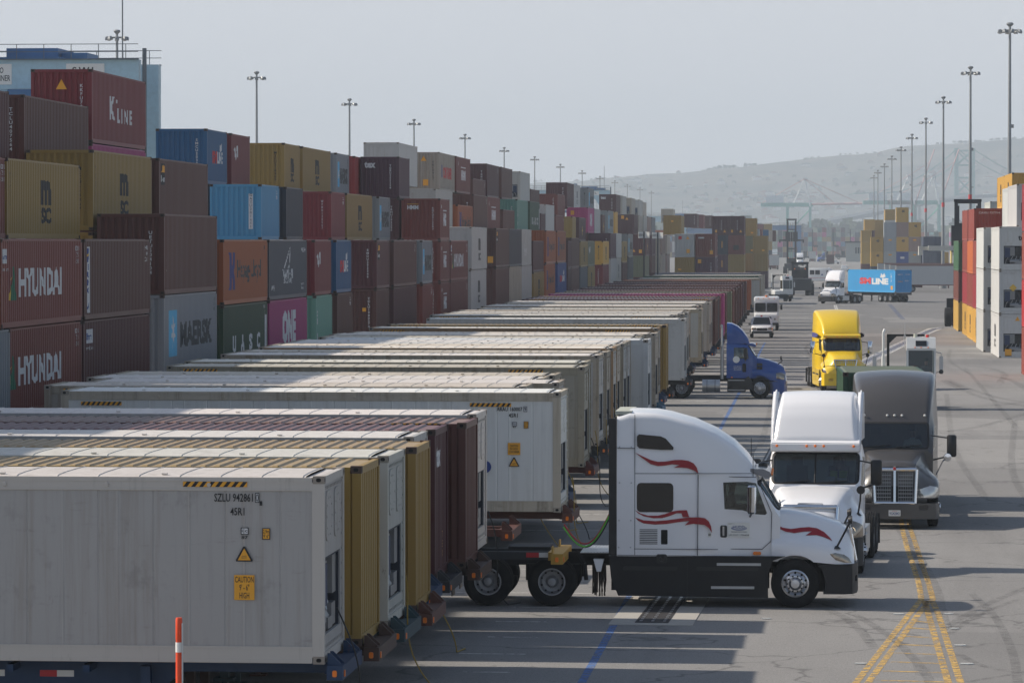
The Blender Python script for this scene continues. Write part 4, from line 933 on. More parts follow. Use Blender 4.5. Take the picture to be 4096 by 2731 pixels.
for i, (Y, X, zt, col, kind, H, chc, posts, lod, side, end, ext, tape, note, chl) in enumerate(TR):
    Y = max(Y, lastY + 2.72); lastY = Y
    rz = R(rnd.uniform(-.9, -.1)); zb = zt - H; cx, cy = X - 6.096, Y + WD
    if callable(end): end = end(H)
    root = container(H, 12.192, kind, col, (cx, cy, zb), rz, 1, lod, side, end, dict(block='trailer', row=0, y=Y, z=zb, logo='', note=note, i=i), posts)
    ch = chassis((cx, cy, 0), rz, chc, 12.192, ext, zb - 0.005, 0 if i < 9 else (1 if lod < 2 else 2), chl or '', tape=tape, bcol=M_bolt if ext else None)
    TRP.append((root, ch, chc, i, col, kind))
    if lod < 2:                                       # black and yellow tape along the top rail near the front end
        for xa in ((3.9, -5.6) if kind == 'reefer' else (4.6, -5.6)):
            if i in (1, 3, 5) or (i > 9 and i % 3 == 0): continue
            wdt = 1.0; b = MB(); n = 8; yy = -(WD + 0.003); zz = (H - 0.17, H - 0.09) if kind == 'reefer' and i not in (8,) else (H - 0.07, H - 0.01)
            if i == 8: zz = (H - 0.36, H - 0.27); yy = -(WD - 0.002)
            b.box(xa, xa + wdt, yy - 0.003, yy, *zz)
            for k in range(n):
                x = xa + k * wdt / n; d = wdt / n / 2
                b.add([(x, yy - 0.0045, zz[0]), (x + d, yy - 0.0045, zz[0]), (min(xa + wdt, x + 2 * d), yy - 0.0045, zz[1]), (x + d, yy - 0.0045, zz[1])], [(0, 1, 2, 3)], 1)
            part('hazard_tape', b, [M_yel, M_blk], root)
# an empty chassis in the gap beyond
chassis((-13.2, 87.6, 0), R(-.5), 'chassis_orange', 12.192, 0, 1.2, 0, 'empty rust orange chassis between two white reefer containers, its front bolster sticking out')
# ------------------------------------------------------------------ solid modelling helpers
WS = bpy.data.scenes.new('workshop')
def _dg():
    with bpy.context.temp_override(scene=WS, view_layer=WS.view_layers[0]):
        d = bpy.context.evaluated_depsgraph_get(); d.update(); return d
def _tmp(me):
    o = bpy.data.objects.new('tmp', me); WS.collection.objects.link(o); return o
def boolean(meA, meB, op='DIFFERENCE'):
    a, b = _tmp(meA), _tmp(meB)
    m = a.modifiers.new('b', 'BOOLEAN'); m.object = b; m.operation = op; m.solver = 'EXACT'
    dg = _dg()
    me = bpy.data.meshes.new_from_object(a.evaluated_get(dg), depsgraph=dg)
    for o in (a, b): bpy.data.objects.remove(o)
    return me
def mesh_of(fn): b = MB(); fn(b); return b.mesh('solid')
def cabsec(x, zb, zt, zk, w, wt, r, crown, off=0.0):
    zb += off; zt -= off; w -= off; wt = min(wt - off, w); zk = min(zk, zt - r - 0.02)
    h = [(w, zb), (w, zb + (zk - zb) * .5), (w, zk)]
    for i in range(6):
        a = R(90 * i / 5); h.append((wt - r + r * math.cos(a), zt - r + r * math.sin(a)))
    h += [((wt - r) * .66, zt + crown * .55), ((wt - r) * .33, zt + crown * .88)]
    return [(x, y, z) for y, z in h] + [(x, 0, zt + crown)] + [(x, -y, z) for y, z in h[::-1]]
def hoodsec(x, zb, zt, a, zf, w, off=0.0):
    zl = max(zf - .16, zb + .04); zf = max(zf, zl + .06)
    h = [(w, zb), (w, (zb + zl) / 2), (w, zl), (w - .03, zl + (zf - zl) * .55), (w - .1, zf), ((a * .55 + w * .45), zf + (zt - zf) * .22), (a + .06, zf + (zt - zf) * .62), (a, zt - .07), (a - .09, zt - .012), (a * .6, zt + .01), (a * .3, zt + .022)]
    h = [(y + off, z + off * (1 if z > zb else 0)) for y, z in h]
    return [(x, y, z) for y, z in h] + [(x, 0, zt + .026 + off)] + [(x, -y, z) for y, z in h[::-1]]
def lerp_st(st, n):
    """denser stations by smooth interpolation"""
    out = []
    for i in range(len(st) - 1):
        for k in range(n):
            t = k / n; out.append(tuple(a + (b_ - a) * t for a, b_ in zip(st[i], st[i + 1])))
    return out + [st[-1]]
M_glass = glassm('cab_glass', (0.50, 0.56, 0.56), 0.1); M_glassd = plain('glass_dark', (16, 18, 22), 0.08, grime=0, spec=0.6)
M_int = plain('cab_interior', (34, 34, 36), 0.85, grime=0.3); M_plast = plain('bumper_plastic', (33, 33, 35), 0.55, spec=0.35, grime=0.3); M_blackp = plain('black_plastic', (22, 22, 24), 0.4, grime=0.2)
M_gask = plain('gasket', (18, 18, 19), 0.7, grime=0)
M_lens = plain('headlamp_lens', (150, 140, 128), 0.1, metal=0.75, grime=0.7, gscale=9); M_lensc = plain('headlamp_clear', (206, 204, 198), .08, metal=.55, grime=.3, gscale=8); M_litl = plain('headlamp_lit', (255, 236, 200), .3, grime=0, emit=2.0); M_mirr = plain('mirror_glass', (150, 160, 170), 0.05, metal=1.0, grime=0)
M_gap = plain('panel_gap', (70, 72, 76), 0.8, grime=0); M_skirt = plain('skirt_dark', (27, 27, 29), 0.5, spec=0.3, grime=0.3)
M_red = plain('stripe_red', (150, 20, 34), 0.35, grime=0.1); M_vest = plain('vest_yellow', (190, 214, 50), 0.7, grime=0.1); M_seat = plain('seat_cloth', (40, 42, 46), 0.9, grime=0.2)
M_skin = plain('skin', (150, 104, 82), 0.6, grime=0); M_shirt = plain('shirt_dark', (44, 48, 60), 0.9, grime=0.2); M_hair = plain('hair', (26, 22, 20), 0.8, grime=0)
M_paper = plain('paper', (222, 222, 216), 0.7, grime=0)
def carpaint(name, rgb, rough=0.3, grime=0.12): return plain(name, rgb, rough, 0.0, 0.5, grime, coat=0.5, gscale=1.4)

# ------------------------------------------------------------------ a seated driver
def person_mesh():
    V = [((0, 0, 0), .15), ((0.02, 0, .22), .15), ((.03, 0, .42), .17), ((.03, 0, .55), .09), ((.05, 0, .63), .062), ((.06, 0, .72), .09), ((.065, 0, .82), .082),
         ((.03, .17, .48), .075), ((.12, .24, .25), .055), ((.38, .17, .28), .042), ((.46, .15, .30), .035),
         ((.03, -.17, .48), .075), ((.12, -.24, .25), .055), ((.38, -.17, .28), .042), ((.46, -.15, .30), .035),
         ((.2, .12, .0), .1), ((.46, .13, .03), .08), ((.5, .13, -.35), .06), ((.2, -.12, .0), .1), ((.46, -.13, .03), .08), ((.5, -.13, -.35), .06)]
    E = [(0, 1), (1, 2), (2, 3), (3, 4), (4, 5), (5, 6), (2, 7), (7, 8), (8, 9), (9, 10), (2, 11), (11, 12), (12, 13), (13, 14), (0, 15), (15, 16), (16, 17), (0, 18), (18, 19), (19, 20)]
    me = bpy.data.meshes.new('body'); me.from_pydata([v for v, r in V], E, [])
    o = _tmp(me); m = o.modifiers.new('s', 'SKIN'); sv = me.skin_vertices[0].data
    for i, (v, r) in enumerate(V): sv[i].radius = (r, r)
    sv[0].use_root = True
    s = o.modifiers.new('d', 'SUBSURF'); s.levels = 2; s.render_levels = 2
    dg = _dg()
    r = bpy.data.meshes.new_from_object(o.evaluated_get(dg), depsgraph=dg); bpy.data.objects.remove(o); r.name = 'body'
    for mm in range(2): r.materials.append(None)
    for p in r.polygons:
        c = p.center; p.material_index = 0 if (c.z > .6 or (c.x > .34 and c.z > .2)) else 1
    smoothen(r, 80); return r
PBODY = person_mesh()
def person(loc, rotz, label, vest=False, shirt=None):
    r = thing('person', label, 'person', loc, rotz, 'people driving the vehicles')
    obj('body', PBODY, [M_skin, shirt or M_shirt], r)
    b = MB(); b.lathe([(.001, .925), (.06, .91), (.092, .86), (.094, .8), (.07, .74)], 12, 'z', (.045, 0, 0)); part('hair', b, M_hair, r, 60)
    b = MB(); b.prism([(.15, .77), (.17, .745), (.14, .735)], 'y', -.014, .014); part('nose', b, M_skin, r)
    if vest:
        b = MB()
        for s in (-1, 1): b.prism(rrect(-.13, .19, .08, .56, .05, 3), 'y', *sorted((s * .02, s * .2)))
        part('safety_vest', b, M_vest, r)
    return r

# ------------------------------------------------------------------ highway tractors  (x forward from the steer axle, y left, z up)
def tractor(loc, rotz, label, S, group='highway trucks in the terminal'):
    root = thing('highway_truck', label, 'truck', loc, rotz, group); P = S['paint']; zb = S['zb']
    st = S['cab']                                    # (x, zt, zk, w, wt, r, crown)
    hi = S.get('hi', True)
    outer = mesh_of(lambda b: b.loft([cabsec(x, zb, zt, zk, w, wt, r, c) for x, zt, zk, w, wt, r, c in lerp_st(st, 2)]))
    ws = S['wind']                                   # windscreen cutter: half width, z0, z1, x0, x1
    cut = []
    cut.append(('windscreen', mesh_of(lambda b: b.prism(rrect(-ws[0], ws[0], ws[1], ws[2], .1), 'x', ws[3], ws[4]))))
    for s in (-1, 1):
        cut.append(('side_window', mesh_of(lambda b: b.prism(S['dwin'], 'y', *sorted((s * .7, s * 1.6))))))
    ist = [(x + (0.06 if i == 0 else -0.06 if i == len(st) - 1 else 0), zt, zk, w, wt, r, c) for i, (x, zt, zk, w, wt, r, c) in enumerate(st)]
    inner = mesh_of(lambda b: b.loft([cabsec(x, zb, zt, zk, w, wt, r, c, 0.045) for x, zt, zk, w, wt, r, c in lerp_st(ist, 2)]))
    shell = boolean(outer, inner); fatcab = shell
    glasses = []
    for nm, cm in cut:
        glasses.append((nm, boolean(shell, cm, 'INTERSECT')))
        if nm == 'windscreen':
            big = mesh_of(lambda b: b.prism(rrect(-ws[0] - .045, ws[0] + .045, ws[1] - .04, ws[2] + .045, .12), 'x', ws[3], ws[4]))
            ring = boolean(boolean(fatcab, big, 'INTERSECT'), cm); shell = boolean(shell, big); ring.name = 'windscreen_seal'; smoothen(ring, 32); obj('windscreen_seal', ring, [M_gask], root)
        else: shell = boolean(shell, cm)
    smoothen(shell, 32); shell.name = 'cab_body'
    cab = obj('cab_body', shell, [P], root)
    for nm, g in glasses: smoothen(g, 32); g.name = nm; obj(nm, g, [M_glass], root)
    # rubber round the windscreen, panel joints, sleeper windows
    for nm, poly, sd, mat, t in S.get('plates', ()):
        for s in ((-1, 1) if sd == 0 else (sd,)):
            b = MB(); y0 = S['wside'] if t is None else t; b.prism(poly, 'y', *sorted((s * (y0 - .03), s * (y0 + .006)))); part(nm, b, mat, root)
    # hood
    hs = S['hood']
    hood = mesh_of(lambda b: b.loft([hoodsec(x, z0, zt, a, zf, w) for x, z0, zt, a, zf, w in lerp_st(hs, 2)]))
    ra = S.get('arch', .60)
    for s in (-1, 1):
        hood = boolean(hood, mesh_of(lambda b: b.tube((0, s * .62, .515), (0, s * 1.6, .515), ra, 32)))
    fat = mesh_of(lambda b: b.loft([hoodsec(x, z0, zt, a, zf, w, .008) for x, z0, zt, a, zf, w in lerp_st(hs, 2)]))
    smoothen(hood, 34); hood.name = 'hood'; obj('hood', hood, [S.get('hoodpaint', P)], root)
    hl = S.get('lamp')
    if hl:
        for s in (-1, 1):
            g = boolean(fat, mesh_of(lambda b: b.prism([(p[0], p[1]) for p in hl], 'y', *sorted((s * .5, s * 1.5)))), 'INTERSECT'); smoothen(g, 34); g.name = 'headlight'; obj('headlight', g, [S.get('lens', M_lens)], root)
            b = MB(); cx = sum(p[0] for p in hl) / len(hl); cz = sum(p[1] for p in hl) / len(hl); yy = s * S.get('lampy', .93)
            b.lathe([(.001, .0), (.07, .01), (.085, .05), (.09, -.1)], 14, 'x', (S.get('lampx', 1.17), yy, cz)); part('lamp_bulb', b, S.get('bulb', M_chrome), root, 40)
    for poly in S.get('hoodstripes', ()):
        for s in (-1, 1):
            g = boolean(fat, mesh_of(lambda b: b.prism(poly, 'y', *sorted((s * .55, s * 1.5)))), 'INTERSECT'); smoothen(g, 34); g.name = 'red_stripe'; obj('red_stripe', g, [M_red], root)
    if S.get('fin'):                                  # roof fairing side fins
        for s in (-1, 1):
            b = MB(); b.prism(S['fin'], 'y', *sorted((s * (S['wfin'] - .13), s * S['wfin']))); me = b.mesh('fairing_fin'); bm = bmesh.new(); bm.from_mesh(me); bmesh.ops.bevel(bm, geom=bm.edges[:], offset=.05, segments=3, affect='EDGES'); bm.to_mesh(me); bm.free(); smoothen(me, 40); obj('fairing_fin', me, [P], root)
    if S.get('fairing'):
        b = MB(); b.loft([cabsec(x, z0, zt, zt - .2, w, wt, .1, .03) for x, z0, zt, w, wt in lerp_st(S['fairing'], 3)]); part('roof_fairing', b, P, root, 40)
    # visor and marker lamps
    vx, vz, vw = S['visor']
    b = MB(); pr = [(vx - .25, vz + .06), (vx + .06, vz + .05), (vx + .2, vz - .02), (vx + .22, vz - .12), (vx + .12, vz - .13), (vx - .25, vz - .02)]
    pr = S.get('visorprof', pr); b.prism(pr, 'y', -vw, vw); me = b.mesh('sun_visor'); bm = bmesh.new(); bm.from_mesh(me); bmesh.ops.bevel(bm, geom=bm.edges[:], offset=.02, segments=2, affect='EDGES'); bm.to_mesh(me); bm.free(); smoothen(me, 40); obj('sun_visor', me, [S.get('visormat', P)], root)
    for y in S.get('markers', (-.85, -.22, 0, .22, .85)):
        b = MB(); b.lathe([(.001, .05), (.026, .04), (.034, 0)], 10, 'x', (S['markx'], y, S['markz'])); part('marker_lamp', b, S.get('markmat', M_amber), root, 50)
    # bumper
    bx = S['bump']                                    # x0, x1, z0, z1, w
    pl = [(bx[0], -bx[4]), (bx[1] - .28, -bx[4]), (bx[1] - .1, -bx[4] + .1), (bx[1], -bx[4] + .45), (bx[1] + .03, 0), (bx[1], bx[4] - .45), (bx[1] - .1, bx[4] - .1), (bx[1] - .28, bx[4]), (bx[0], bx[4])]
    bm_ = mesh_of(lambda b: b.prism(pl, 'z', bx[2], bx[3]))
    for s in (-1, 1): bm_ = boolean(bm_, mesh_of(lambda b: b.tube((0, s * .6, .515), (0, s * 1.7, .515), ra + .03, 32)))
    if S.get('fogs', True):
        for s in (-1, 1):
            bm_ = boolean(bm_, mesh_of(lambda b: b.prism(rrect(s * .78 - .13, s * .78 + .13, bx[2] + .24, bx[2] + .38, .05), 'x', bx[1] - .14, bx[1] + .3)))
    smoothen(bm_, 30); bm_.name = 'bumper'; obj('bumper', bm_, [S.get('bumpmat', M_plast)], root)
    if S.get('fogs', True):
        for s in (-1, 1):
            b = MB(); b.lathe([(.001, .02), (.05, .015), (.055, -.05)], 12, 'x', (bx[1] - .16, s * .78, bx[2] + .31)); part('fog_lamp', b, M_lens, root, 40)
    # grille
    gx, gz0, gz1, gw0, gw1, tilt = S['grille']        # front x at bottom, heights, half widths bottom/top, lean
    b = MB(); n = 7
    fr = []
    def gp(u, v, d=0): return (gx - tilt * (v - gz0) / (gz1 - gz0) + d, u, v)
    b.add([gp(-gw0, gz0, -.05), gp(gw0, gz0, -.05), gp(gw1, gz1, -.05), gp(-gw1, gz1, -.05)], [(0, 1, 2, 3)]); part('grille_back', b, M_dark, root)
    b = MB(); t_ = S.get('gframe', .07)
    for A, B_ in (((-gw0, gz0), (gw0, gz0)), ((gw0, gz0), (gw1, gz1)), ((gw1, gz1), (-gw1, gz1)), ((-gw1, gz1), (-gw0, gz0))):
        p, q = Vector(gp(*A)), Vector(gp(*B_)); b.tube(p, q, t_ * .45, 8)
    part('grille_surround', b, M_chrome, root, 50)
    b = MB(); style = S.get('gstyle', 'h')
    if style == 'h':
        for i in range(5):
            z = gz0 + (gz1 - gz0) * (i + .7) / 5.6; hw = gw0 + (gw1 - gw0) * (z - gz0) / (gz1 - gz0)
            x = gp(0, z)[0]; b.box(x - .05, x + .02, -hw, hw, z - .026, z + .026)
        part('grille_bar', b, M_chrome if S.get('gchrome', True) else M_blackp, root)['kind'] = 'stuff'
    elif style == 'v':
        for i in range(13):
            u = -1 + 2 * i / 12
            b.tube(gp(u * gw0 * .95, gz0 + .03), gp(u * gw1 * .95, gz1 - .03), .014, 5)
        part('grille_bar', b, M_alum, root)['kind'] = 'stuff'
        b = MB(); b.tube(gp(0, gz0, .02), gp(0, gz1, .02), .03, 8); b.tube(gp(0, gz1 - .08, .0), gp(0, gz1 - .08, .06), .07, 4); part('grille_emblem', b, M_chrome, root)
    else:
        for s in (-1, 1):
            for i in range(9):
                z = gz0 + .06 + (gz1 - gz0 - .12) * i / 8; b.box(gp(0, z)[0] - .03, gp(0, z)[0] - .01, *sorted((s * .1, s * (gw0 - .05))), z - .012, z + .012)
            for i in range(9):
                u = .1 + (gw0 - .16) * i / 8; b.tube(gp(s * u, gz0 + .04, -.015), gp(s * u, gz1 - .04, -.015), .008, 4)
        part('grille_mesh', b, M_steel, root)['kind'] = 'stuff'
        b = MB(); b.prism([(gx - .03, gz0), (gx + .05, gz0), (gx + .05 - tilt, gz1 - .02), (gx + .06 - tilt, gz1 + .1), (gx - .05 - tilt, gz1 + .08)], 'y', -.03, .03); part('grille_blade', b, M_chrome, root)
    for o in S.get('extra', ()): o(root)
    # mirrors
    for s in (-1, 1):
        mx, mz0, mz1, my = S['mirror']
        b = MB(); b.prism(rrect(mz0, mz1, my - .13, my + .13, .07), 'x', -.08, .08) if 0 else b.loft([[(mx + dx * k, s * my + dy * k * .13, mz0 + (mz1 - mz0) * f) for dx, dy in ((-.08, -.8), (-.03, -1), (.06, -1), (.1, -.5), (.1, .5), (.06, 1), (-.03, 1), (-.08, .8))] for f, k in ((0, .7), (.06, 1), (.94, 1), (1, .7))])
        m = part('mirror', b, S.get('mirmat', M_blackp), root, 40)
        b = MB(); b.box(mx - .09, mx - .082, s * my - .1, s * my + .1, mz0 + .05, mz1 - .05); part('mirror_glass', b, M_mirr, m)
        b = MB(); b.path([(mx + .02, s * (my), mz1 - .1), (mx - .02, s * .98, mz1 - .02)], .018, 6); b.path([(mx + .02, s * my, mz0 + .04), (mx - .04, s * 1.0, mz0 - .1)], .022, 6); part('mirror_arm', b, M_blackp, root)
        if S.get('hoodmir'):
            hx, hz = S['hoodmir']
            b = MB(); b.path([(hx - .27, s * 1.06, hz - .58), (hx - .1, s * 1.12, hz - .25), (hx + .02, s * 1.14, hz)], .022, 6); b.lathe([(.001, -.04), (.06, -.035), (.09, .02), (.1, .05), (.001, .06)], 12, 'x', (hx, s * 1.14, hz)); b.lathe([(.09, 0), (.03, .06)], 10, 'z', (hx - .27, s * 1.06, hz - .61)); part('hood_mirror', b, M_blackp, root, 40)
    # running gear
    d1, d2 = S['drive']; fr_end = d2 - .75
    b = MB()
    for y in (-.43, .43): b.box(fr_end, bx[0] + .25, y - .05, y + .05, .82, 1.1)
    for x in (fr_end + .05, d2 + .65, d1 + .8, -1.5, .55): b.box(x - .05, x + .05, -.38, .38, .86, 1.06)
    for x in (0, d1, d2): b.tube((x, -.85, .515), (x, .85, .515), .08, 10)
    for x in (d1, d2): b.lathe([(.05, -.3), (.24, -.1), (.24, .1), (.05, .3)], 12, 'y', (x, 0, .53)); b.box(x - .5, x + .5, -.56, -.46, .4, .5); b.box(x - .5, x + .5, .46, .56, .4, .5)
    for x in (d1 + .48, d2 - .45, d1 - .48):
        for y in (-.5, .5): b.tube((x, y, .5), (x, y, .85), .12, 10)
    part('frame', b, M_frame, root)['kind'] = 'stuff'
    b = MB(); fx = (d1 + d2) / 2 + .15; b.box(fx - .45, fx + .45, -.45, .45, 1.14, 1.2); b.prism([(fx - .45, 1.12), (fx - .8, 1.02), (fx - .8, .98), (fx - .45, 1.06)], 'y', -.42, .42); b.box(fx - .3, fx + .3, -.4, .4, 1.1, 1.14); part('fifth_wheel', b, M_frame, root)
    for s, f in ((-1, False), (1, True)):
        wheel(root, 0, s * 1.03, .515, .515, .29, False, S.get('rim', M_alu), f)
        for x in (d1, d2):
            if S.get('single') and x == d2: continue
            wheel(root, x, s * 1.04, .515, .515, .28, True, S.get('rim2', M_wst), f); wheel(root, x, s * .71, .515, .515, .28, True, M_frame, f)
        b = MB(); b.box(fr_end - .02, fr_end + .0, s * .9 - .3, s * .9 + .3, .2, .95); part('mud_flap', b, M_blackp, root)
    # interior
    sx = S.get('seatx', -1.35)
    for s in (-1, 1):
        b = MB(); b.box(sx - .25, sx + .28, s * .5 - .25, s * .5 + .25, 1.55, 1.72); b.prism([(sx - .3, 1.66), (sx - .14, 1.66), (sx - .22, 2.4), (sx - .36, 2.4)], 'y', s * .5 - .24, s * .5 + .24); b.box(sx - .36, sx - .24, s * .5 - .14, s * .5 + .14, 2.36, 2.6); part('seat', b, M_seat, root)
    b = MB(); xd = ws[4] - .02; b.box(S.get('dashx', -.78), S.get('dashx', -.78) + .4, -.92, .92, 1.5, ws[1] - .03); part('dashboard', b, M_int, root)
    b = MB(); b.tube((S.get('dashx', -.78) - .1, .5, 1.98), (S.get('dashx', -.78) - .14, .5, 2.04), .22, 20, r2=.22, cap=False); part('steering_wheel', b, M_blackp, root)
    b = MB()
    for s in (-1, 1): xw, zw = st[-1][0], st[-1][1]; dxw, dzw = st[-2][0] - xw, st[-2][1] - zw; b.path([(xw + dxw * .12 + .03, s * .42 - .38, zw + dzw * .12 + .02), (xw + dxw * .28 + .03, s * .42 + .32, zw + dzw * .28 + .02)], .014, 5)
    part('wiper', b, M_blackp, root)
    return root

# ---- side profile of the aerodynamic sleeper (also the yellow truck)
M_tw = carpaint('truck_white', (228, 229, 231), 0.28, 0.06)
def D(x, y): return ((x - 1360) / 332, (1460 - y) / 332)       # survey of the near truck: picture -> metres
SLEEP = [(-3.76, 4.02, 2.76, 1.215, 1.17, .13, .03), (-3.49, 4.11, 2.76, 1.22, 1.17, .14, .04), (-2.95, 4.09, 2.76, 1.22, 1.16, .15, .05), (-2.65, 4.03, 2.76, 1.22, 1.14, .16, .06), (-2.14, 3.88, 2.76, 1.2, 1.1, .17, .07),
         (-1.69, 3.67, 2.75, 1.12, 1.03, .18, .08), (-1.3, 3.42, 2.74, 1.07, .98, .17, .08), (-1.02, 3.15, 2.7, 1.06, .95, .14, .07), (-.84, 2.9, 2.62, 1.05, .93, .1, .05), (-.80, 2.72, 2.52, 1.05, .92, .08, .04), (-.74, 2.68, 2.45, 1.05, .91, .07, .03), (-.53, 2.36, 2.2, 1.04, .90, .06, .03), (-.32, 2.03, 1.88, 1.03, .9, .05, .03)]
DWIN = [D(855, 585), D(1020, 580), D(1085, 590), D(1162, 800), D(1150, 812), D(1085, 808), D(990, 780), D(865, 772)]
HOODP = [(-.5, .98, 2.03, .80, 1.46, 1.10), (-.1, .98, 2.01, .76, 1.45, 1.18), (.3, .98, 1.94, .72, 1.42, 1.21), (.65, .95, 1.83, .68, 1.36, 1.21), (.95, .92, 1.73, .63, 1.24, 1.16), (1.12, .88, 1.6, .6, 1.12, 1.06), (1.24, .86, 1.25, .55, 1.0, .93)]
LAMP = [D(1600, 1080), D(1640, 1072), D(1700, 1085), D(1735, 1110), D(1755, 1145), D(1700, 1140), D(1640, 1120)]
base = dict(zb=1.08, cab=SLEEP, wind=(.93, 2.08, 2.64, -1.0, .1), dwin=DWIN, wside=1.22, hood=HOODP, arch=.60, lamp=LAMP, lampx=1.08, lampy=.86, visor=(-.72, 2.86, .98), markers=(-.8, -.25, 0, .25, .8), markx=-.52, markz=2.80,
            bump=(.42, 1.3, .3, .93, 1.2), grille=(1.27, .9, 1.62, .42, .6, .13), gstyle='v', mirror=(-.92, 2.0, 2.6, 1.42), hoodmir=(1.14, 1.86), drive=(-5.14, -6.5), seatx=-1.4, dashx=-.86)
def skirts(mat, x0=-3.93, x1=-.57, step=True):
    def f(root):
        for s in (-1, 1):
            b = MB(); b.prism([(x0, 1.09), (x1 + .36, 1.09), (x1 + .1, 1.0), (x1, .72), (x1, .21), (x0 + .2, .24), (x0 + .05, .6)], 'y', *sorted((s * 1.13, s * 1.2))); part('side_skirt', b, mat, root)
            b = MB(); b.prism(rrect(x0 + .3, x0 + 1.45, .78, .86, .035), 'y', *sorted((s * 1.195, s * 1.206))); b.prism(rrect(x0 + 1.85, x1 - .2, .78, .86, .035), 'y', *sorted((s * 1.195, s * 1.206))); b.box(x0 + 1.655, x0 + 1.665, *sorted((s * 1.195, s * 1.203)), .24, 1.08); part('skirt_recess', b, M_blackp, root)
            if step:
                for xa, xb, z in ((-1.65, -.72, .89), (-1.77, -.86, .40)):
                    b = MB(); b.box(xa, xb, *sorted((s * 1.2, s * 1.225)), z, z + .055); part('step', b, M_alum, root)
            b = MB(); b.box(x0 + .05, x1 - .1, *sorted((s * .5, s * 1.12)), .35, 1.0); part('fuel_tank', b, M_frame, root)
    return f
def hudd(root):
    y = 1.222
    def pl(nm, poly, mat, t=y, d=.006):
        b = MB(); b.prism(poly, 'y', -t - d, -t + .03); return part(nm, b, mat, root)
    # left side gets the same windows
    up = [D(253, 262), D(268, 248), D(420, 262), D(455, 278), D(510, 340), D(505, 356), D(420, 356), D(270, 346), D(254, 330)]
    lo = rrect(*[v for v in (D(252, 0)[0], D(508, 0)[0], D(0, 793)[1], D(0, 588)[1])], .09)
    for t in (1, -1):
        for poly in (up, lo):
            b = MB(); b.prism(poly, 'y', *sorted((t * (y - .03), t * (y + .004)))); part('sleeper_window', b, M_glassd, root)
    for pts in ([D(238, 112), D(238, 1095)], [D(238, 523), D(1085, 519)], [D(115, 345), D(238, 347)], [D(682, 528), D(678, 1095)], [D(233, 1051), D(820, 1052)], [D(115, 1095), D(660, 1098)]):
        b = MB(); (xa, za), (xb, zb_) = pts; w_ = .006
        if abs(xa - xb) < .1: b.prism([(xa - w_, za), (xa + w_, za), (xb + w_, zb_), (xb - w_, zb_)], 'y', -y - .002, -y + .03)
        else: b.prism([(xa, za - w_), (xb, zb_ - w_), (xb, zb_ + w_), (xa, za + w_)], 'y', -y - .002, -y + .03)
        part('panel_gap', b, M_gap, root)
    dy = 1.075
    for pts in ([D(828, 545), D(824, 1050)], [D(828, 545), D(1085, 548)], [D(824, 1051), D(1128, 1052)], [D(1128, 1052), D(1190, 995)], [D(1190, 995), D(1195, 800)], [D(1195, 800), D(1095, 560)]):
        b = MB(); p, q = pts; b.tube((p[0], -dy, p[1]), (q[0], -dy + (0.012 if q[0] > -.7 else 0), q[1]), .008, 6); part('door_gap', b, M_gap, root)
    st = lambda L: [D(*p) for p in L]
    pl('red_stripe', st([(243, 378), (300, 405), (350, 428), (400, 440), (450, 438), (520, 427), (570, 426), (615, 433), (650, 450), (672, 480), (683, 520), (650, 498), (610, 484), (570, 480), (512, 480), (550, 462), (500, 457), (450, 466), (400, 470), (350, 457), (290, 415)]), M_red)
    pl('red_stripe', st([(241, 778), (280, 803), (330, 817), (400, 817), (450, 805), (500, 787), (550, 779), (602, 778), (619, 825), (573, 826), (565, 800), (530, 800), (480, 820), (430, 834), (370, 836), (300, 822), (260, 800)]), M_red)
    pl('red_stripe', st([(241, 831), (300, 850), (380, 855), (450, 850), (540, 838), (620, 828), (680, 827)] + [(682, 876), (650, 872), (588, 884), (620, 853), (540, 862), (460, 875), (380, 880), (300, 872), (260, 852)]), M_red)
    pl('red_stripe', st([(682, 827), (730, 834), (756, 855), (772, 890), (778, 935), (755, 900), (725, 880), (682, 876)]), M_red, 1.2, .012)
    pl('service_hatch', rrect(*[D(250, 0)[0], D(502, 0)[0], D(0, 1040)[1], D(0, 882)[1]], .07), M_tw, y, .004)
    b = MB()
    for i in range(9):
        x0, z0 = D(272, 1016 - i * 12.3); x1, _ = D(397, 0); b.box(x0, x1, -y - .012, -y, z0 - .001, z0 + .014)
    part('louvre', b, M_blackp, root)['kind'] = 'stuff'
    pl('vent_opening', rrect(*[D(422, 0)[0], D(468, 0)[0], D(0, 1018)[1], D(0, 916)[1]], .02), M_dark, y, .007)
    # side extender
    for s in (-1, 1):
        b = MB(); b.prism([(-3.93, 1.12), (-3.77, 1.1), (-3.77, 3.98), (-3.93, 3.98)], 'y', *sorted((s * 1.14, s * 1.21))); part('side_extender', b, M_blackp, root)
    b = MB(); b.box(-3.80, -3.45, -1.1, 1.1, 4.06, 4.13); b.box(-3.8, -3.74, -.9, .9, 4.0, 4.1); part('roof_cap', b, paint('cap_cream', (176, 178, 164), .6), root)
    for (u, v) in ((131, 337), (213, 337), (131, 588), (213, 588), (127, 852), (210, 852), (125, 1041), (208, 1041)):
        x, z = D(u, v); b = MB(); b.lathe([(.001, -.012), (.014, -.01), (.016, 0)], 8, 'y', (x, -y, z)); part('bolt', b, M_alum, root)
    # door: handle, lettering plate
    b = MB(); b.prism(rrect(*[D(835, 0)[0], D(883, 0)[0], D(0, 970)[1], D(0, 885)[1]], .035), 'y', -dy - .035, -dy + .02); h = part('door_handle', b, M_blackp, root)
    b = MB(); x, z = D(858, 925); b.box(x - .02, x + .02, -dy - .07, -dy - .03, z - .1, z + .1); part('handle_grip', b, M_chrome, h)
    a = [D(885, 0)[0], D(1041, 0)[0], D(0, 968)[1], D(0, 865)[1]]
    b = MB(); b.box(a[0], a[1], -dy - .018, -dy + .02, a[2], a[3]); sg = part('door_sign', b, M_paper, root)
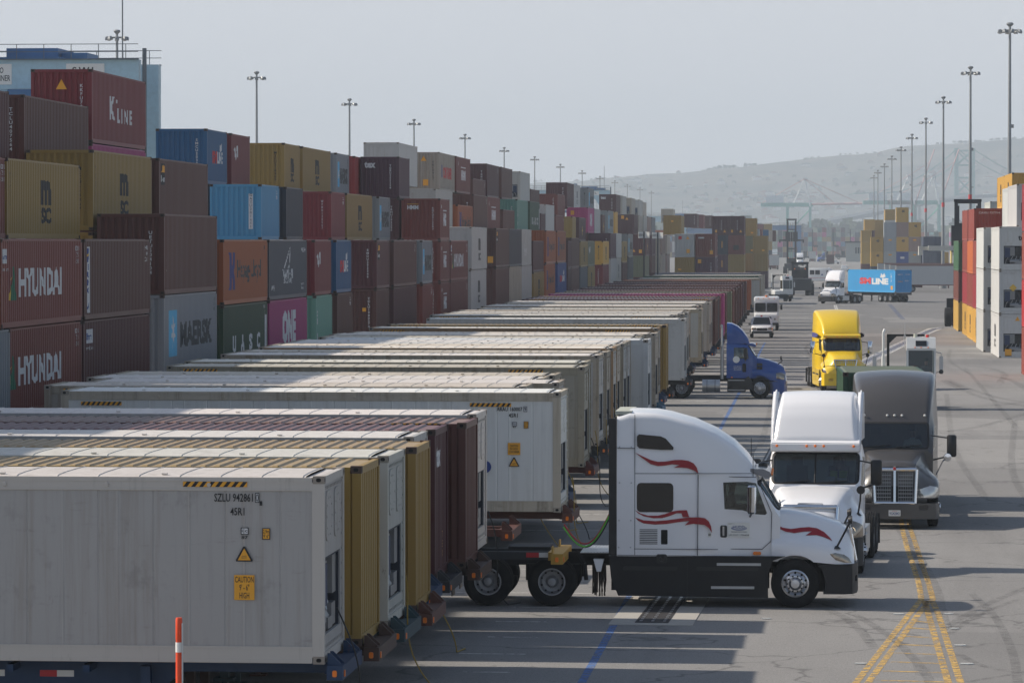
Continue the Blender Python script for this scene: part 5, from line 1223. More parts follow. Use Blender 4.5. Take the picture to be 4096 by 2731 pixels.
    for tx, u, v, hh, wd_, bo, ik in (('LEASED TO:', 913, 874, .018, .13, 0, M_blk), ('HUDD', 965, 897, .062, .25, .02, M_inkb), ('TRANSPORTATION', 965, 931, .028, .33, .01, M_blk), ('US DOT 1706438', 965, 953, .036, .42, .01, M_blk)):
        x, z = D(u, v); obj('lettering', text_mesh(tx, hh, wd_, bo), ik, root, (x, -dy - .0195, z))
    x, z = D(966, 905); b = MB()
    for ky, (ra, rb) in enumerate(((.165, .045), (.14, .034))):
        n = 28; vs = []; 
        for i in range(n + 1):
            an = R(150 + 240 * i / n); vs += [(x + ra * math.cos(an), -dy - .0187 - .0004 * ky, z + rb * math.sin(an)), (x + (ra - .012) * math.cos(an), -dy - .0187 - .0004 * ky, z + (rb - .010) * math.sin(an))]
        b.add(vs, [(2 * i, 2 * i + 1, 2 * i + 3, 2 * i + 2) for i in range(n)])
    part('logo_ring', b, M_inkb, root)
    x, z = D(762, 950); b = MB(); b.box(x - .035, x + .035, -1.15, -1.12, z - .05, z + .05); part('number_plate', b, M_paper, root); obj('lettering', text_mesh('80', .05, .055, .01), M_blk, root, (x, -1.155, z))
    x, z = D(1093, 1080); b = MB(); b.prism(rrect(x - .085, x + .085, z - .035, z + .035, .03), 'y', -dy - .04, -dy); part('turn_lamp', b, M_amber, root)
    x, z = D(868, 1080); b = MB(); b.prism([(x - .04, z), (x, z - .045), (x + .04, z), (x, z + .045)], 'y', -dy - .008, -dy); part('emblem', b, M_blackp, root)
    x, z = D(427, 1120); b = MB(); b.prism(rrect(x - .11, x + .11, z - .09, z + .1, .04), 'y', -1.24, -1.2); b.lathe([(.05, -.05), (.06, 0)], 12, 'y', (x, -1.22, z)); part('tank_cap', b, M_blackp, root)
    # behind the cab
    b = MB(); b.box(-4.55, -3.95, -.95, .95, 1.115, 1.13)
    for i in range(9): b.box(-4.53 + i * .066, -4.5 + i * .066, -.93, .93, 1.13, 1.137)
    part('deck_plate', b, M_alum, root)
    b = MB(); b.prism([(-4.26, 1.0), (-4.04, 1.0), (-4.1, .74), (-4.19, .74)], 'y', -1.12, -.9); part('chain_box', b, M_tw, root)
    b = MB()
    for k in range(16):
        x = -4.28 + k * .018; b.path([(x, -1.0 + .1 * math.sin(k * 2.1), .9), (x + .012 * math.sin(k), -1.02 + .06 * math.cos(k * 1.7), .55), (x + .03 * math.sin(k * 2), -1.0, .26 + .05 * math.sin(k * 3.3))], .014, 5)
    part('hanging_chain', b, paint('chain_rust', (52, 42, 36), .8, rust=.4), root)['kind'] = 'stuff'
    b = MB(); b.path([(-4.62, -.9, 1.15), (-4.45, -1.0, .9), (-4.42, -1.0, .55)], .045, 8); part('mud_guard_stay', b, M_frame, root)
    for k, (m, dz) in enumerate(((plain('hose_green', (90, 190, 50), .5), 0), (plain('hose_red', (170, 40, 40), .5), .04), (M_blackp, -.05))):
        pts = []
        for i in range(17):
            t = i / 16; pts.append((-3.95 - 1.0 * t, -.35 + .25 * k, 1.9 * (1 - t) + 1.62 * t - .55 * math.sin(math.pi * t) ** 1 + dz))
        b = MB(); b.path(pts, .017, 6); part('air_hose', b, m, root)
    for u, v in ((1064, 570), (1040, 490)):
        x, z = D(u, v); b = MB(); b.tube((x, -1.0 if u > 1050 else .9, z - .05), (x, -1.0 if u > 1050 else .9, z + .55), .008, 5); part('antenna', b, M_blackp, root)
    b = MB(); b.lathe([(.1, 0), (.1, .1), (.06, .13), (.001, .14)], 14, 'z', (-.7, .3, 2.86)); part('beacon', b, M_blackp, root)
hs = dict(base, paint=M_tw, visormat=plain('visor_silver', (120, 124, 132), .2, metal=.6), extra=[skirts(M_skirt), hudd], mirmat=M_chrome,
          hoodstripes=[[D(*p) for p in [(1226, 880), (1270, 903), (1330, 912), (1400, 903), (1455, 900), (1510, 908), (1560, 933), (1600, 970), (1618, 993), (1560, 967), (1510, 953), (1432, 955), (1475, 928), (1420, 930), (1350, 940), (1290, 930), (1245, 910)]]], rim2=M_wst)
pH = onZ(3180.7, 2431); HX, HY = pH.x, pH.y + 1.18
T_HUDD = tractor((HX, HY, 0), 0.0, 'white sleeper truck seen side on in the foreground with red swoosh stripes', hs)
person((HX - 1.42, HY + .5, 1.74), 0, 'driver in dark shirt inside the white sleeper truck with red stripes')

# ---- white day cab facing the camera
DAY = [(-1.68, 2.98, 2.6, 1.1, 1.04, .12, .04), (-1.3, 2.99, 2.6, 1.1, 1.04, .12, .04), (-.86, 2.93, 2.58, 1.09, 1.03, .12, .04), (-.78, 2.76, 2.5, 1.08, 1.02, .08, .04), (-.55, 2.37, 2.2, 1.07, 1.0, .06, .03), (-.33, 2.0, 1.86, 1.05, .98, .05, .03)]
DW2 = [(-1.5, 2.05), (-1.5, 2.62), (-.95, 2.66), (-.78, 2.5), (-.52, 2.02), (-.9, 1.98)]
HOOD2 = [(-.5, .95, 2.0, .92, 1.5, 1.12), (0, .95, 1.94, .84, 1.45, 1.2), (.4, .92, 1.84, .76, 1.38, 1.21), (.8, .9, 1.72, .7, 1.3, 1.18), (1.08, .86, 1.6, .64, 1.2, 1.08), (1.22, .84, 1.4, .6, 1.1, .96)]
LAMP2 = [(.62, .94), (.9, .88), (1.22, .90), (1.24, 1.22), (1.0, 1.3), (.75, 1.15)]
def daycab(root):
    for s in (-1, 1):
        b = MB(); b.tube((-1.62, s * 1.02, 2.2), (-1.62, s * 1.02, 3.6), .012, 5); part('antenna', b, M_blackp, root)
        b = MB(); b.box(-2.9, -1.2, *sorted((s * .62, s * 1.15)), .38, .95); part('fuel_tank', b, M_alum, root)
        b = MB(); b.box(-1.5, -.7, *sorted((s * 1.0, s * 1.2)), .4, .47); b.box(-1.5, -.7, *sorted((s * 1.0, s * 1.18)), .78, .84); part('step', b, M_alum, root)
    b = MB(); b.tube((-.36, 0, 2.07), (-.75, 0, 2.73), .022, 6); part('windscreen_divider', b, M_gask, root)
    b = MB(); b.prism(rrect(-.3, .3, 1.60, 1.69, .04), 'x', 1.03, 1.075); part('badge', b, M_chrome, root)
    b = MB(); b.box(-.75, -.74, .1, .45, 2.05, 2.2); b.box(-.74, -.73, .5, .72, 2.04, 2.16); part('papers', b, M_paper, root)
fl = dict(zb=1.0, cab=DAY, wind=(.99, 2.07, 2.72, -1.0, .1), dwin=DW2, wside=1.1, hood=HOOD2, arch=.60, lamp=LAMP2, lampx=1.08, lampy=.95, visor=(-.66, 3.0, 1.05), visorprof=[(-1.0, 3.08), (-.62, 3.06), (-.5, 2.98), (-.5, 2.82), (-.58, 2.77), (-.74, 2.78), (-1.0, 2.98)],
          markers=(-.9, -.2, 0, .2, .9), markx=-.5, markz=2.92, bump=(.42, 1.3, .26, .9, 1.2), grille=(1.27, .92, 1.6, .58, .62, .16), gstyle='h', mirror=(-.72, 2.0, 2.6, 1.42), hoodmir=(.7, 1.98), drive=(-4.4, -5.72), seatx=-1.25, dashx=-.8,
          fairing=[(-.60, 2.98, 3.06, .99, .97), (-.72, 2.98, 3.30, 1.0, .93), (-.88, 2.98, 3.6, 1.0, .90), (-1.08, 2.98, 3.86, 1.0, .88), (-1.33, 2.98, 4.04, 1.0, .88), (-1.6, 2.98, 4.12, 1.01, .89), (-1.85, 2.98, 4.14, 1.01, .9)],
          fin=[(-.66, 3.0), (-.74, 3.2), (-.9, 3.52), (-1.08, 3.78), (-1.28, 3.98), (-1.48, 4.13), (-1.62, 4.2), (-1.75, 4.18), (-1.9, 4.06), (-2.0, 3.0)], wfin=1.07, extra=[daycab], paint=M_tw, gframe=.12, lens=M_lens, bulb=M_litl)
pF = onZ(3455, 2290); aF = R(-90 - 4.0)
def place(local, loc, a): c, s = math.cos(a), math.sin(a); return (loc[0] + local[0] * c - local[1] * s, loc[1] + local[0] * s + local[1] * c, local[2])
oF = place((0.3, -1.05 + 0, 0), (0, 0), aF); locF = (pF.x - place((0, 1.17, 0), (0, 0, 0), aF)[0], pF.y - place((0, 1.17, 0), (0, 0, 0), aF)[1], 0)
T_FL = tractor(locF, aF, 'white day cab truck facing the camera with a tall sloped roof fairing', fl)
person(place((-1.27, .5, 1.74), locF, aF), aF, 'driver in reflective vest behind the windscreen of the white day cab', True)

# ---- dark grey sleeper behind it
M_tk = carpaint('truck_charcoal', (70, 68, 67), 0.35, 0.2)
KEN = [(-3.9, 4.05, 2.7, 1.2, 1.15, .16, .06), (-3.2, 4.06, 2.7, 1.2, 1.15, .18, .07), (-2.6, 4.0, 2.7, 1.2, 1.13, .2, .08), (-2.1, 3.9, 2.7, 1.19, 1.1, .22, .09), (-1.6, 3.68, 2.68, 1.14, 1.05, .2, .08), (-1.2, 3.36, 2.66, 1.1, 1.0, .18, .07), (-.95, 3.02, 2.62, 1.07, .96, .14, .06), (-.84, 2.84, 2.5, 1.06, .95, .1, .05), (-.6, 2.45, 2.2, 1.05, .94, .07, .04), (-.38, 2.05, 1.9, 1.04, .93, .06, .03)]
HOODK = [(-.5, .9, 2.05, .82, 1.42, 1.1), (0, .9, 2.0, .74, 1.38, 1.18), (.4, .86, 1.92, .66, 1.34, 1.21), (.75, .84, 1.84, .6, 1.26, 1.18), (1.02, .82, 1.78, .56, 1.12, 1.06), (1.16, .8, 1.66, .54, .98, .8)]
LAMPK = [(.7, .92), (1.0, .84), (1.2, .84), (1.2, 1.05), (1.0, 1.16), (.8, 1.1)]
def kenw(root):
    b = MB(); b.prism(rrect(-.16, .16, .36, .52, .015), 'x', 1.34, 1.352); part('licence_plate', b, M_paper, root)
    obj('lettering', text_mesh('9G42842', .075, .27, .01), M_inkb, root, (1.354, 0, .43), (0, 0, R(90))); obj('lettering', text_mesh('California', .025, .14, .0), M_inkr, root, (1.354, 0, .495), (0, 0, R(90)))
    b = MB(); b.lathe([(.001, .015), (.04, .012), (.045, 0)], 14, 'x', (1.215, 0, 1.62)); part('emblem', b, M_inkr, root)
    for s in (-1, 1):
        b = MB(); b.path([(.35, s * 1.12, 1.42), (.5, s * 1.3, 1.8), (.52, s * 1.36, 1.85)], .02, 6); part('mirror_stalk', b, M_chrome, root)
        b = MB(); b.lathe([(.001, -.05), (.08, -.03), (.11, .02), (.1, .05), (.001, .055)], 14, 'x', (.52, s * 1.42, 1.9)); part('round_mirror', b, M_chrome, root, 40)
        b = MB(); b.box(-3.5, -1.0, *sorted((s * .6, s * 1.18)), .35, 1.0); part('fuel_tank', b, M_alum, root)
kw = dict(zb=1.0, cab=KEN, wind=(.9, 2.1, 2.74, -1.05, .1), dwin=DW2, wside=1.2, hood=HOODK, arch=.60, lamp=LAMPK, lampx=1.0, lampy=.88, visor=(-.7, 2.9, .9), visorprof=[(-1.0, 2.9), (-.86, 2.88), (-.84, 2.84), (-.86, 2.82), (-1.0, 2.84)],
          markers=(-.82, -.2, 0, .2, .82), markx=-.88, markz=2.96, markmat=M_paper, bump=(.42, 1.3, .28, .70, 1.2), bumpmat=M_tk, grille=(1.26, .70, 1.6, .54, .58, .1), gstyle='mesh', mirror=(-.6, 1.85, 2.45, 1.55), drive=(-5.4, -6.75), seatx=-1.35, dashx=-.84, paint=M_tk, extra=[kenw], gframe=.13, fogs=True, lens=M_lensc)
pK = onZ(3735, 2104); aK = R(-90 - 1.0); locK = (pK.x - 1.06, pK.y + .1, 0)
T_KW = tractor(locK, aK, 'charcoal grey sleeper truck pulling a green container toward the camera', kw)
person(place((-1.37, .5, 1.74), locK, aK), aK, 'driver in white shirt inside the charcoal sleeper truck', False, M_paper)
cK = place((-10.4, 0, 0), locK, R(-90)); 
gc = container(2.591, 6.058, 'dry', 'green', (locK[0] - .22, locK[1] + 5.7 + 3.03 + .6, 1.36), R(91.5), -1, 1, (), (), dict(block='road', row=0, y=120, z=0, logo='', label='short green container carried behind the charcoal sleeper truck'))
b = MB(); b.add([(-WD - .004, -.4, 1.0), (-WD - .004, .1, 1.0), (-WD - .004, .1, 1.9), (-WD - .004, -.4, 1.9)], [(0, 1, 2, 3)])
chassis((locK[0] - .22, locK[1] + 5.7 + 3.03 + .6, 0), R(-88.5), 'chassis_black', 7.2, 0, 1.35, 1, 'black chassis under the short green container behind the charcoal truck', 'chassis on moving trucks')

# ---- yellow sleeper
M_ty = carpaint('truck_yellow', (226, 190, 30), 0.32, 0.08)
def yel(root):
    for s in (-1, 1):
        b = MB(); b.prism([(-3.7, 2.7), (-2.2, 2.7), (-1.1, 2.78), (-1.0, 2.9), (-2.2, 2.95), (-3.7, 2.95)], 'y', *sorted((s * 1.2, s * 1.226))); part('violet_stripe', b, M_inkv, root)
ys = dict(base, paint=M_ty, extra=[skirts(M_ty, step=False), yel], mirmat=M_chrome, bumpmat=M_ty, mirror=(-.86, 1.9, 2.55, 1.5))
pY = onZ(3293, 1562); aY = R(-90 + 6.0); locY = (pY.x + 1.02, pY.y + .1, 0)
T_Y = tractor(locY, aY, 'bright yellow sleeper truck with chrome grille facing the camera in the lane', ys)
person(place((-1.42, .5, 1.74), locY, aY), aY, 'driver in dark shirt inside the yellow sleeper truck')

# ---- blue day cab seen from the side
M_tb = carpaint('truck_blue', (12, 66, 138), 0.3, 0.1)
MACK = [(-1.64, 2.72, 2.4, 1.08, 1.02, .12, .04), (-1.2, 2.74, 2.4, 1.08, 1.02, .12, .04), (-.66, 2.66, 2.4, 1.07, 1.0, .1, .04), (-.52, 2.56, 2.3, 1.06, 1.0, .08, .03), (-.33, 2.28, 2.1, 1.05, .98, .06, .03), (-.15, 2.02, 1.9, 1.04, .97, .05, .03)]
HOODM = [(-.4, .95, 2.0, .86, 1.48, 1.08), (0, .95, 1.97, .8, 1.46, 1.18), (.4, .92, 1.88, .74, 1.42, 1.2), (.85, .86, 1.72, .68, 1.32, 1.18), (1.12, .8, 1.58, .62, 1.2, 1.08), (1.26, .7, 1.36, .58, 1.1, .98)]
def mack(root):
    b = MB(); b.tube((-1.86, -.95, .95), (-1.86, -.95, 2.4), .085, 12); b.tube((-1.86, -.95, 2.4), (-1.86, -.95, 3.5), .06, 12); b.tube((-1.86, -.95, 3.5), (-1.92, -.95, 3.62), .07, 12); part('exhaust_stack', b, M_alum, root, 40)
    b = MB(); b.tube((-2.83, -.88, .62), (-1.96, -.88, .62), .31, 24); part('fuel_tank', b, M_alum, root, 40)
    b = MB()
    for x in (-2.6, -2.2): b.lathe([(.315, -.03), (.322, 0), (.315, .03)], 24, 'x', (x, -.88, .62))
    part('tank_strap', b, M_steel, root)
    b = MB(); b.box(-1.6, -.7, -1.15, -.6, .32, .95); part('battery_box', b, M_blackp, root)
    b = MB(); b.box(-1.55, -.75, -1.18, -1.14, .4, .44); b.box(-1.55, -.75, -1.18, -1.14, .88, .92); part('step', b, M_alum, root)
    for s in (-1, 1):
        b = MB(); b.prism([(-.25, .5), (-.7, .42), (-.72, 1.0), (-.55, 1.1), (-.42, .9)], 'y', *sorted((s * .95, s * 1.2))); part('mud_guard', b, M_blackp, root)
    b = MB(); b.lathe([(.16, -.012), (.17, -.004), (.001, -.013)][::-1], 20, 'y', (-1.16, -1.08, 1.92)); part('emblem', b, M_paper, root)
    for i, tx in enumerate(('CA 421015', 'USDOT 2160453', 'GVW 80,000')): obj('lettering', text_mesh(tx, .06, .38, .01), M_wht, root, (-1.1, -1.089, 1.58 - i * .085))
    b = MB(); b.prism(rrect(-.86, -.68, 1.3, 1.72, .05), 'y', -1.09, -1.05); part('lower_window', b, M_glassd, root)
    for z in (1.62, 1.44): b = MB(); b.box(-.15, .12, -1.13, -.9, z, z + .12); part('hood_vent', b, M_blackp, root)
    b = MB(); b.prism(rrect(-1.42, -1.33, 1.02, 1.07, .02), 'y', -1.12, -1.08); part('side_lamp', b, M_amber, root)
    b = MB(); b.path([(.9, -1.0, 1.7), (1.1, -1.06, 1.85), (1.06, -1.06, 1.98)], .025, 6); b.lathe([(.001, -.06), (.08, -.05), (.1, .02), (.001, .05)], 12, 'x', (1.05, -1.06, 2.0)); part('hood_mirror', b, M_blackp, root, 40)
mk = dict(zb=1.0, cab=MACK, wind=(.95, 2.06, 2.58, -.8, .2), dwin=[(-1.28, 1.96), (-1.28, 2.5), (-.8, 2.52), (-.62, 2.4), (-.55, 1.96)], wside=1.08, hood=HOODM, arch=.62, lamp=[(.82, .98), (1.2, .92), (1.25, 1.2), (1.05, 1.28), (.8, 1.26)], lampx=1.1, lampy=.9, visor=(-.4, 2.66, .98),
          markers=(-.85, -.2, 0, .2, .85), markx=-.2, markz=2.66, bump=(.42, 1.3, .22, .84, 1.2), bumpmat=M_tb, grille=(1.29, .72, 1.5, .5, .55, .1), gstyle='h', gchrome=False, mirror=(-.7, 1.92, 2.5, 1.36), drive=(-3.84, -5.16), seatx=-1.0, dashx=-.6,
          fairing=[(-.52, 2.7, 2.76, .9, .9), (-.62, 2.7, 3.0, .95, .9), (-.85, 2.7, 3.32, .98, .9), (-1.1, 2.7, 3.54, 1.0, .9), (-1.4, 2.7, 3.68, 1.0, .92), (-1.62, 2.7, 3.7, 1.0, .92)], paint=M_tb, extra=[mack], fogs=False)
pM = onZ(2400 + 1670 / 2.613, 1594); locM = (pM.x, pM.y + 1.18, 0)
T_MK = tractor(locM, 0.0, 'dark blue day cab truck with upright exhaust pulling out of the trailer row', mk)
person((locM[0] - 1.02, locM[1] - .45, 1.5), 0, 'driver in yellow safety vest at the window of the dark blue truck', True)
# ------------------------------------------------------------------ right-hand wall of stacks
def rbox(u, Dn, z, H, col, L=12.192, kind='dry', end=(), row=0, lod=1, inset=0.0, label=None, logo=''):
    p = onY(Dn, u); 
    if callable(end): end = end(H)
    inf = dict(block='right', row=row, y=p.y, z=z, logo=logo)
    if label: inf['label'] = label
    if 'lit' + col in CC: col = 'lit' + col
    return container(H, L, kind, col, (p.x + 1.22 + inset, p.y + L / 2, z), R(-90), 1, lod, LOGO(logo, L, H) if logo else (), end, inf)
RE1 = lambda H: (('t', 'tex', .35, H - .75, .34, .62, 'k', .04), ENDSQ(.75, H - .4, .2, .14))
RE2 = lambda H: (('p', [(-.3, H - .9), (-.05, H - 1.15), (-.3, H - 1.4), (-.55, H - 1.15)], 'Y'), ('p', rect(.4, .8, H - 1.05, H - .9), 'b'))
RE3 = lambda H: (ENDSQ(-.6, .35, .22, .24), ENDTRI(.0, H - .3, .16))
for i in range(3):
    rbox(3997, 257.0, i * 2.91, 2.896, 'white', kind='reefer', end=(RE3, RE2, RE1)[i], row=0, logo='msc' if i == 0 else '')
    rbox(3934, 270.6, i * 2.91, 2.896, 'white', kind='reefer', row=0)
rbox(4066, 262.0, 8.73, 2.896, 'white', kind='reefer', row=1); rbox(4041, 275.0, 8.73, 2.896, 'white', kind='reefer', row=1)
for j, (Dn, u) in enumerate(((288.6, 3918), (301.2, 3893), (313.8, 3872))):
    for i, c in enumerate((('yellow', 'red', 'brick'), ('yellow', 'brick', 'orange'), ('yellow', 'red', 'brick'))[j]):
        rbox(u, Dn, i * 2.603, 2.591, c, row=0, logo='msc' if i == 0 else ('num' if i == 1 else ''))
rbox(3896, 311, 7.81, 2.591, 'brick', row=0, end=lambda H: (('t', 'CAXU 727704', 0, H - .35, .16, 1.7, 'w', .02),)); rbox(3870, 323.6, 7.81, 2.591, 'brick', row=0)
for i, c in enumerate(('ochre', 'brown', 'green')): rbox(3834, 333, i * 2.603, 2.591, c, row=0)
for j, (Dn, u) in enumerate(((297, 4047), (309.6, 4016))):
    rbox(u, Dn, 7.81, 2.591, 'brick', row=1); rbox(u, Dn, 10.42, 2.591, 'yellow', row=1, logo='msc')
rbox(3960, 352, 8.8, 2.591, 'white', kind='reefer', row=1, end=lambda H: (ENDSQ(.1, 1.4, .25, .25),))
pr_ = onY(226.6, 4087)
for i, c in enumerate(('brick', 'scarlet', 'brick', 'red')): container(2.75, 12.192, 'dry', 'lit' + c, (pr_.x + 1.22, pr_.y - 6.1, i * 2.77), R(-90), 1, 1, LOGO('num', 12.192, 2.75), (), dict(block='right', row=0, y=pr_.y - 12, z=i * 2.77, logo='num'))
# ------------------------------------------------------------------ yellow and grey stack in the middle distance
def ybox(u0, u1, z, H, col, e=(), L=6.058, D_=None, row=0):
    D_ = D_ or 2.46 * F_PX / (u1 - u0); p = onY(D_, (u0 + u1) / 2)
    if callable(e): e = e(H)
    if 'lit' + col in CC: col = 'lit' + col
    return container(H, L, 'dry', col, (p.x, p.y + L / 2, z), R(-90), 1, 2, (), e, dict(block='yard', row=row, y=p.y, z=z, logo=''))
n45 = lambda H: (('t', '45', .15, H - .75, .5, .6, 'k', .05),)
stk = lambda H: (ENDSQ(0, H - .6, .3, .14),)
DY = 760
cols = [3508, 3560.5, 3609.5, 3659, 3707]
grid = [[('ochre', n45), ('ochre', n45)], [('grey', stk), ('grey', stk), ('grey', ())], [('cobalt', lambda H: (('p', rect(-.4, .4, 1.5, 1.9), 'w'),)), ('ochre', n45), ('rustgrey', ()), ('ochre', n45)], [('grey', stk), ('rustgrey', stk), ('ochre', n45)], [('navy', ()), ('grey', ())]]
for k, c in enumerate(cols):
    for i, (col, e) in enumerate(grid[k]): ybox(c - 24.6, c + 24.6, 2.9 + i * 2.9, 2.88, col, e, D_=DY, row=k)
    ybox(c - 24.6, c + 24.6, 0, 2.88, 'navy' if k == 0 else 'brown', (), D_=DY, row=k)
for u, zs, cl in ((3466, 4, ('maroon', 'ochre', 'ochre', 'ochre')), (3478, 5, ('brown', 'ochre', 'maroon', 'maroon', 'ochre')), (3513, 5, ('brown', 'brown', 'ochre', 'ochre', 'ochre')), (3560, 6, ('brown', 'brown', 'grey', 'grey', 'white', 'ochre'))):
    for i in range(zs): ybox(u - 20, u + 20, i * 2.6, 2.59, cl[i], (), D_=900 + (u - 3466) * .4, row=5, L=12.192)
for u, zs, cl in ((3720, 3, ('purple', 'slate', 'navy')), (3738, 3, ('purple', 'navy', 'navy')), (3770, 2, ('ochre', 'ochre'))):
    for i in range(zs): ybox(u - 24, u + 24, i * 2.9, 2.88, cl[i], (), D_=700 + (u - 3720), row=6, L=6.058)

# ------------------------------------------------------------------ box trailers parked side-on
M_vanw = paint('van_white', (176, 178, 178), .55, rust=.05); M_vanred = paint('van_frame', (96, 50, 42), .7, rust=.3)
def box_trailer(loc, rotz, label, L=13.0, col=None, group='box trailers on the far side of the yard'):
    r = thing('box_trailer', label, 'trailer', loc, rotz, group)
    b = MB(); b.box(-L / 2, L / 2, -1.28, 1.28, 1.15, 4.05)
    n = 12
    for i in range(n + 1):
        x = -L / 2 + .05 + i * (L - .1) / n
        for s in (-1, 1): b.box(x - .03, x + .03, *sorted((s * 1.279, s * 1.295)), 1.2, 4.0)
    part('box_body', b, col or M_vanw, r)
    b = MB(); b.box(-L / 2, L / 2, -1.3, 1.3, 1.02, 1.16); b.box(-L / 2, L / 2, -1.3, 1.3, 4.04, 4.12); part('rail', b, M_vanred, r)
    for y in (-.62, .62):
        b = MB(); b.box(-L / 2 + .06 - .1, -L / 2 - .02, y - .56, y + .56, 1.25, 3.95)
        for s in (-.3, .3): b.tube((-L / 2 - .06, y + s, 1.2), (-L / 2 - .06, y + s, 3.98), .025, 6)
        part('rear_door', b, col or M_vanw, r)
    b = MB(); b.box(-L / 2, -L / 2 + 4, -.5, .5, .7, 1.02); b.box(L / 2 - 3.2, L / 2 - 3.0, -.6, .6, .15, 1.02); b.box(-L / 2 - .06, -L / 2 + .05, -1.1, 1.1, .5, .62); b.box(-L / 2 - .03, -L / 2 + .02, -.6, -.5, .6, 1.05); b.box(-L / 2 - .03, -L / 2 + .02, .5, .6, .6, 1.05); part('underframe', b, M_vanred, r)
    for x in (-L / 2 + 1.2, -L / 2 + 2.45):
        for y, f in ((-1.0, False), (1.0, True)): wheel(r, x, y, .5, .5, .45, True, M_wst, f)
    return r
for u0, Dn, L, lb in ((3586, 592, 12.6, 'long grey white box trailer nearest in the group right of the blue container'), (3562, 612, 13.5, 'second grey white box trailer, its roof showing above the nearest one'), (3540, 632, 13.5, 'third pale box trailer behind the two nearest'), (3512, 655, 13.5, 'farthest pale box trailer below the yellow and grey stack')):
    p = onY(Dn, u0); box_trailer((p.x + L / 2, p.y + 1.3, 0), R(0), lb, L)
p = onY(1075, 3096); box_trailer((p.x, p.y + 6.5, 0), R(90), 'white box trailer seen from behind beside the tall black mast')
p = onY(1500, 3250); box_trailer((p.x, p.y + 6.5, 0), R(90), 'far white box trailer left of the blue sleeper truck')

# ------------------------------------------------------------------ truck with the sky-blue container
fs = dict(fl); fs['extra'] = [daycab]; fs['gframe'] = .08; fs['rim2'] = M_alum
pS = onY(482, 3322); aS = R(180 + 62); locS = (pS.x, pS.y, 0)
T_S = tractor(locS, aS, 'white day cab truck turning left with a sky blue container', fs)
aT = R(90 + 29.0)                                      # trailer axis, front end away to the left
rear = onY(492, 3581)                                  # near left bottom corner of the doors
dx, dy = math.cos(aT), math.sin(aT)
ctr = (rear.x + dx * 6.1 + (-dy) * -1.22 * -1 * -1, rear.y + dy * 6.1 + dx * 1.22 * -1)
sm = container(2.896, 12.192, 'dry', 'smblue', (rear.x + dx * 6.096 + dy * 1.22, rear.y + dy * 6.096 - dx * 1.22, 1.25), aT + math.pi, 1, 1, (), (), dict(block='road', row=0, y=490, z=0, logo='', label='sky blue container with red and white lettering on the turning truck'))
LSM = [('t', 'SM', -1.6, 1.45, .85, 3.0, 'r', .06), ('t', 'LINE', 2.2, 1.4, .8, 4.2, 'w', .05), ('p', [(2.2, 1.9), (2.5, 2.45), (2.9, 2.2), (3.3, 2.5), (3.6, 2.0), (3.0, 1.85)], 'w'), ('t', vtext('SMCU'), 5.0, 1.9, 1.1, .25, 'w', .02), ('p', rect(4.9, 5.4, .35, .85), 'y')]
for sp in LSM:
    # the print faces the road side
    o = obj('lettering' if sp[0] == 't' else 'painted_mark', decal_mesh(sp, 12.192, True), INK[sp[6]] if sp[0] == 't' else INK[sp[2]], sm)
for c_ in list(sm.children):                           # doors face the camera at this end
    if c_.name.startswith(('end_wall', 'door_panel')): bpy.data.objects.remove(c_)
M_smd = cpaint('cobalt')
obj('door_panel', cmesh('dry', 2.896, 12.192, 'doors', 1), cpaint('smblue'), sm); obj('end_wall', cmesh('dry', 2.896, 12.192, 'wall', -1), cpaint('smblue'), sm)
for h_, z_, t_, ik in ((-.5, 2.3, 'SMCU', 'w'), (.6, 2.3, '719 203', 'w'), (-.5, 1.4, 'CAUTION', 'y'), (.5, 1.5, '45G1', 'w')): obj('lettering', text_mesh(t_, .16, .7, .02), INK[ik], sm, (6.096 + .02, h_, z_), (0, 0, R(90)))
chS = chassis((sm.location.x, sm.location.y, 0), aT, 'chassis_black', 12.192, 0, 1.24, 1, 'black three axle chassis under the sky blue container', 'chassis on moving trucks')
for y, f in ((-.98, False), (.98, True)): wheel(chS, -6.096 + 3.9, y, .5, .5, .5, True, M_alum, f)

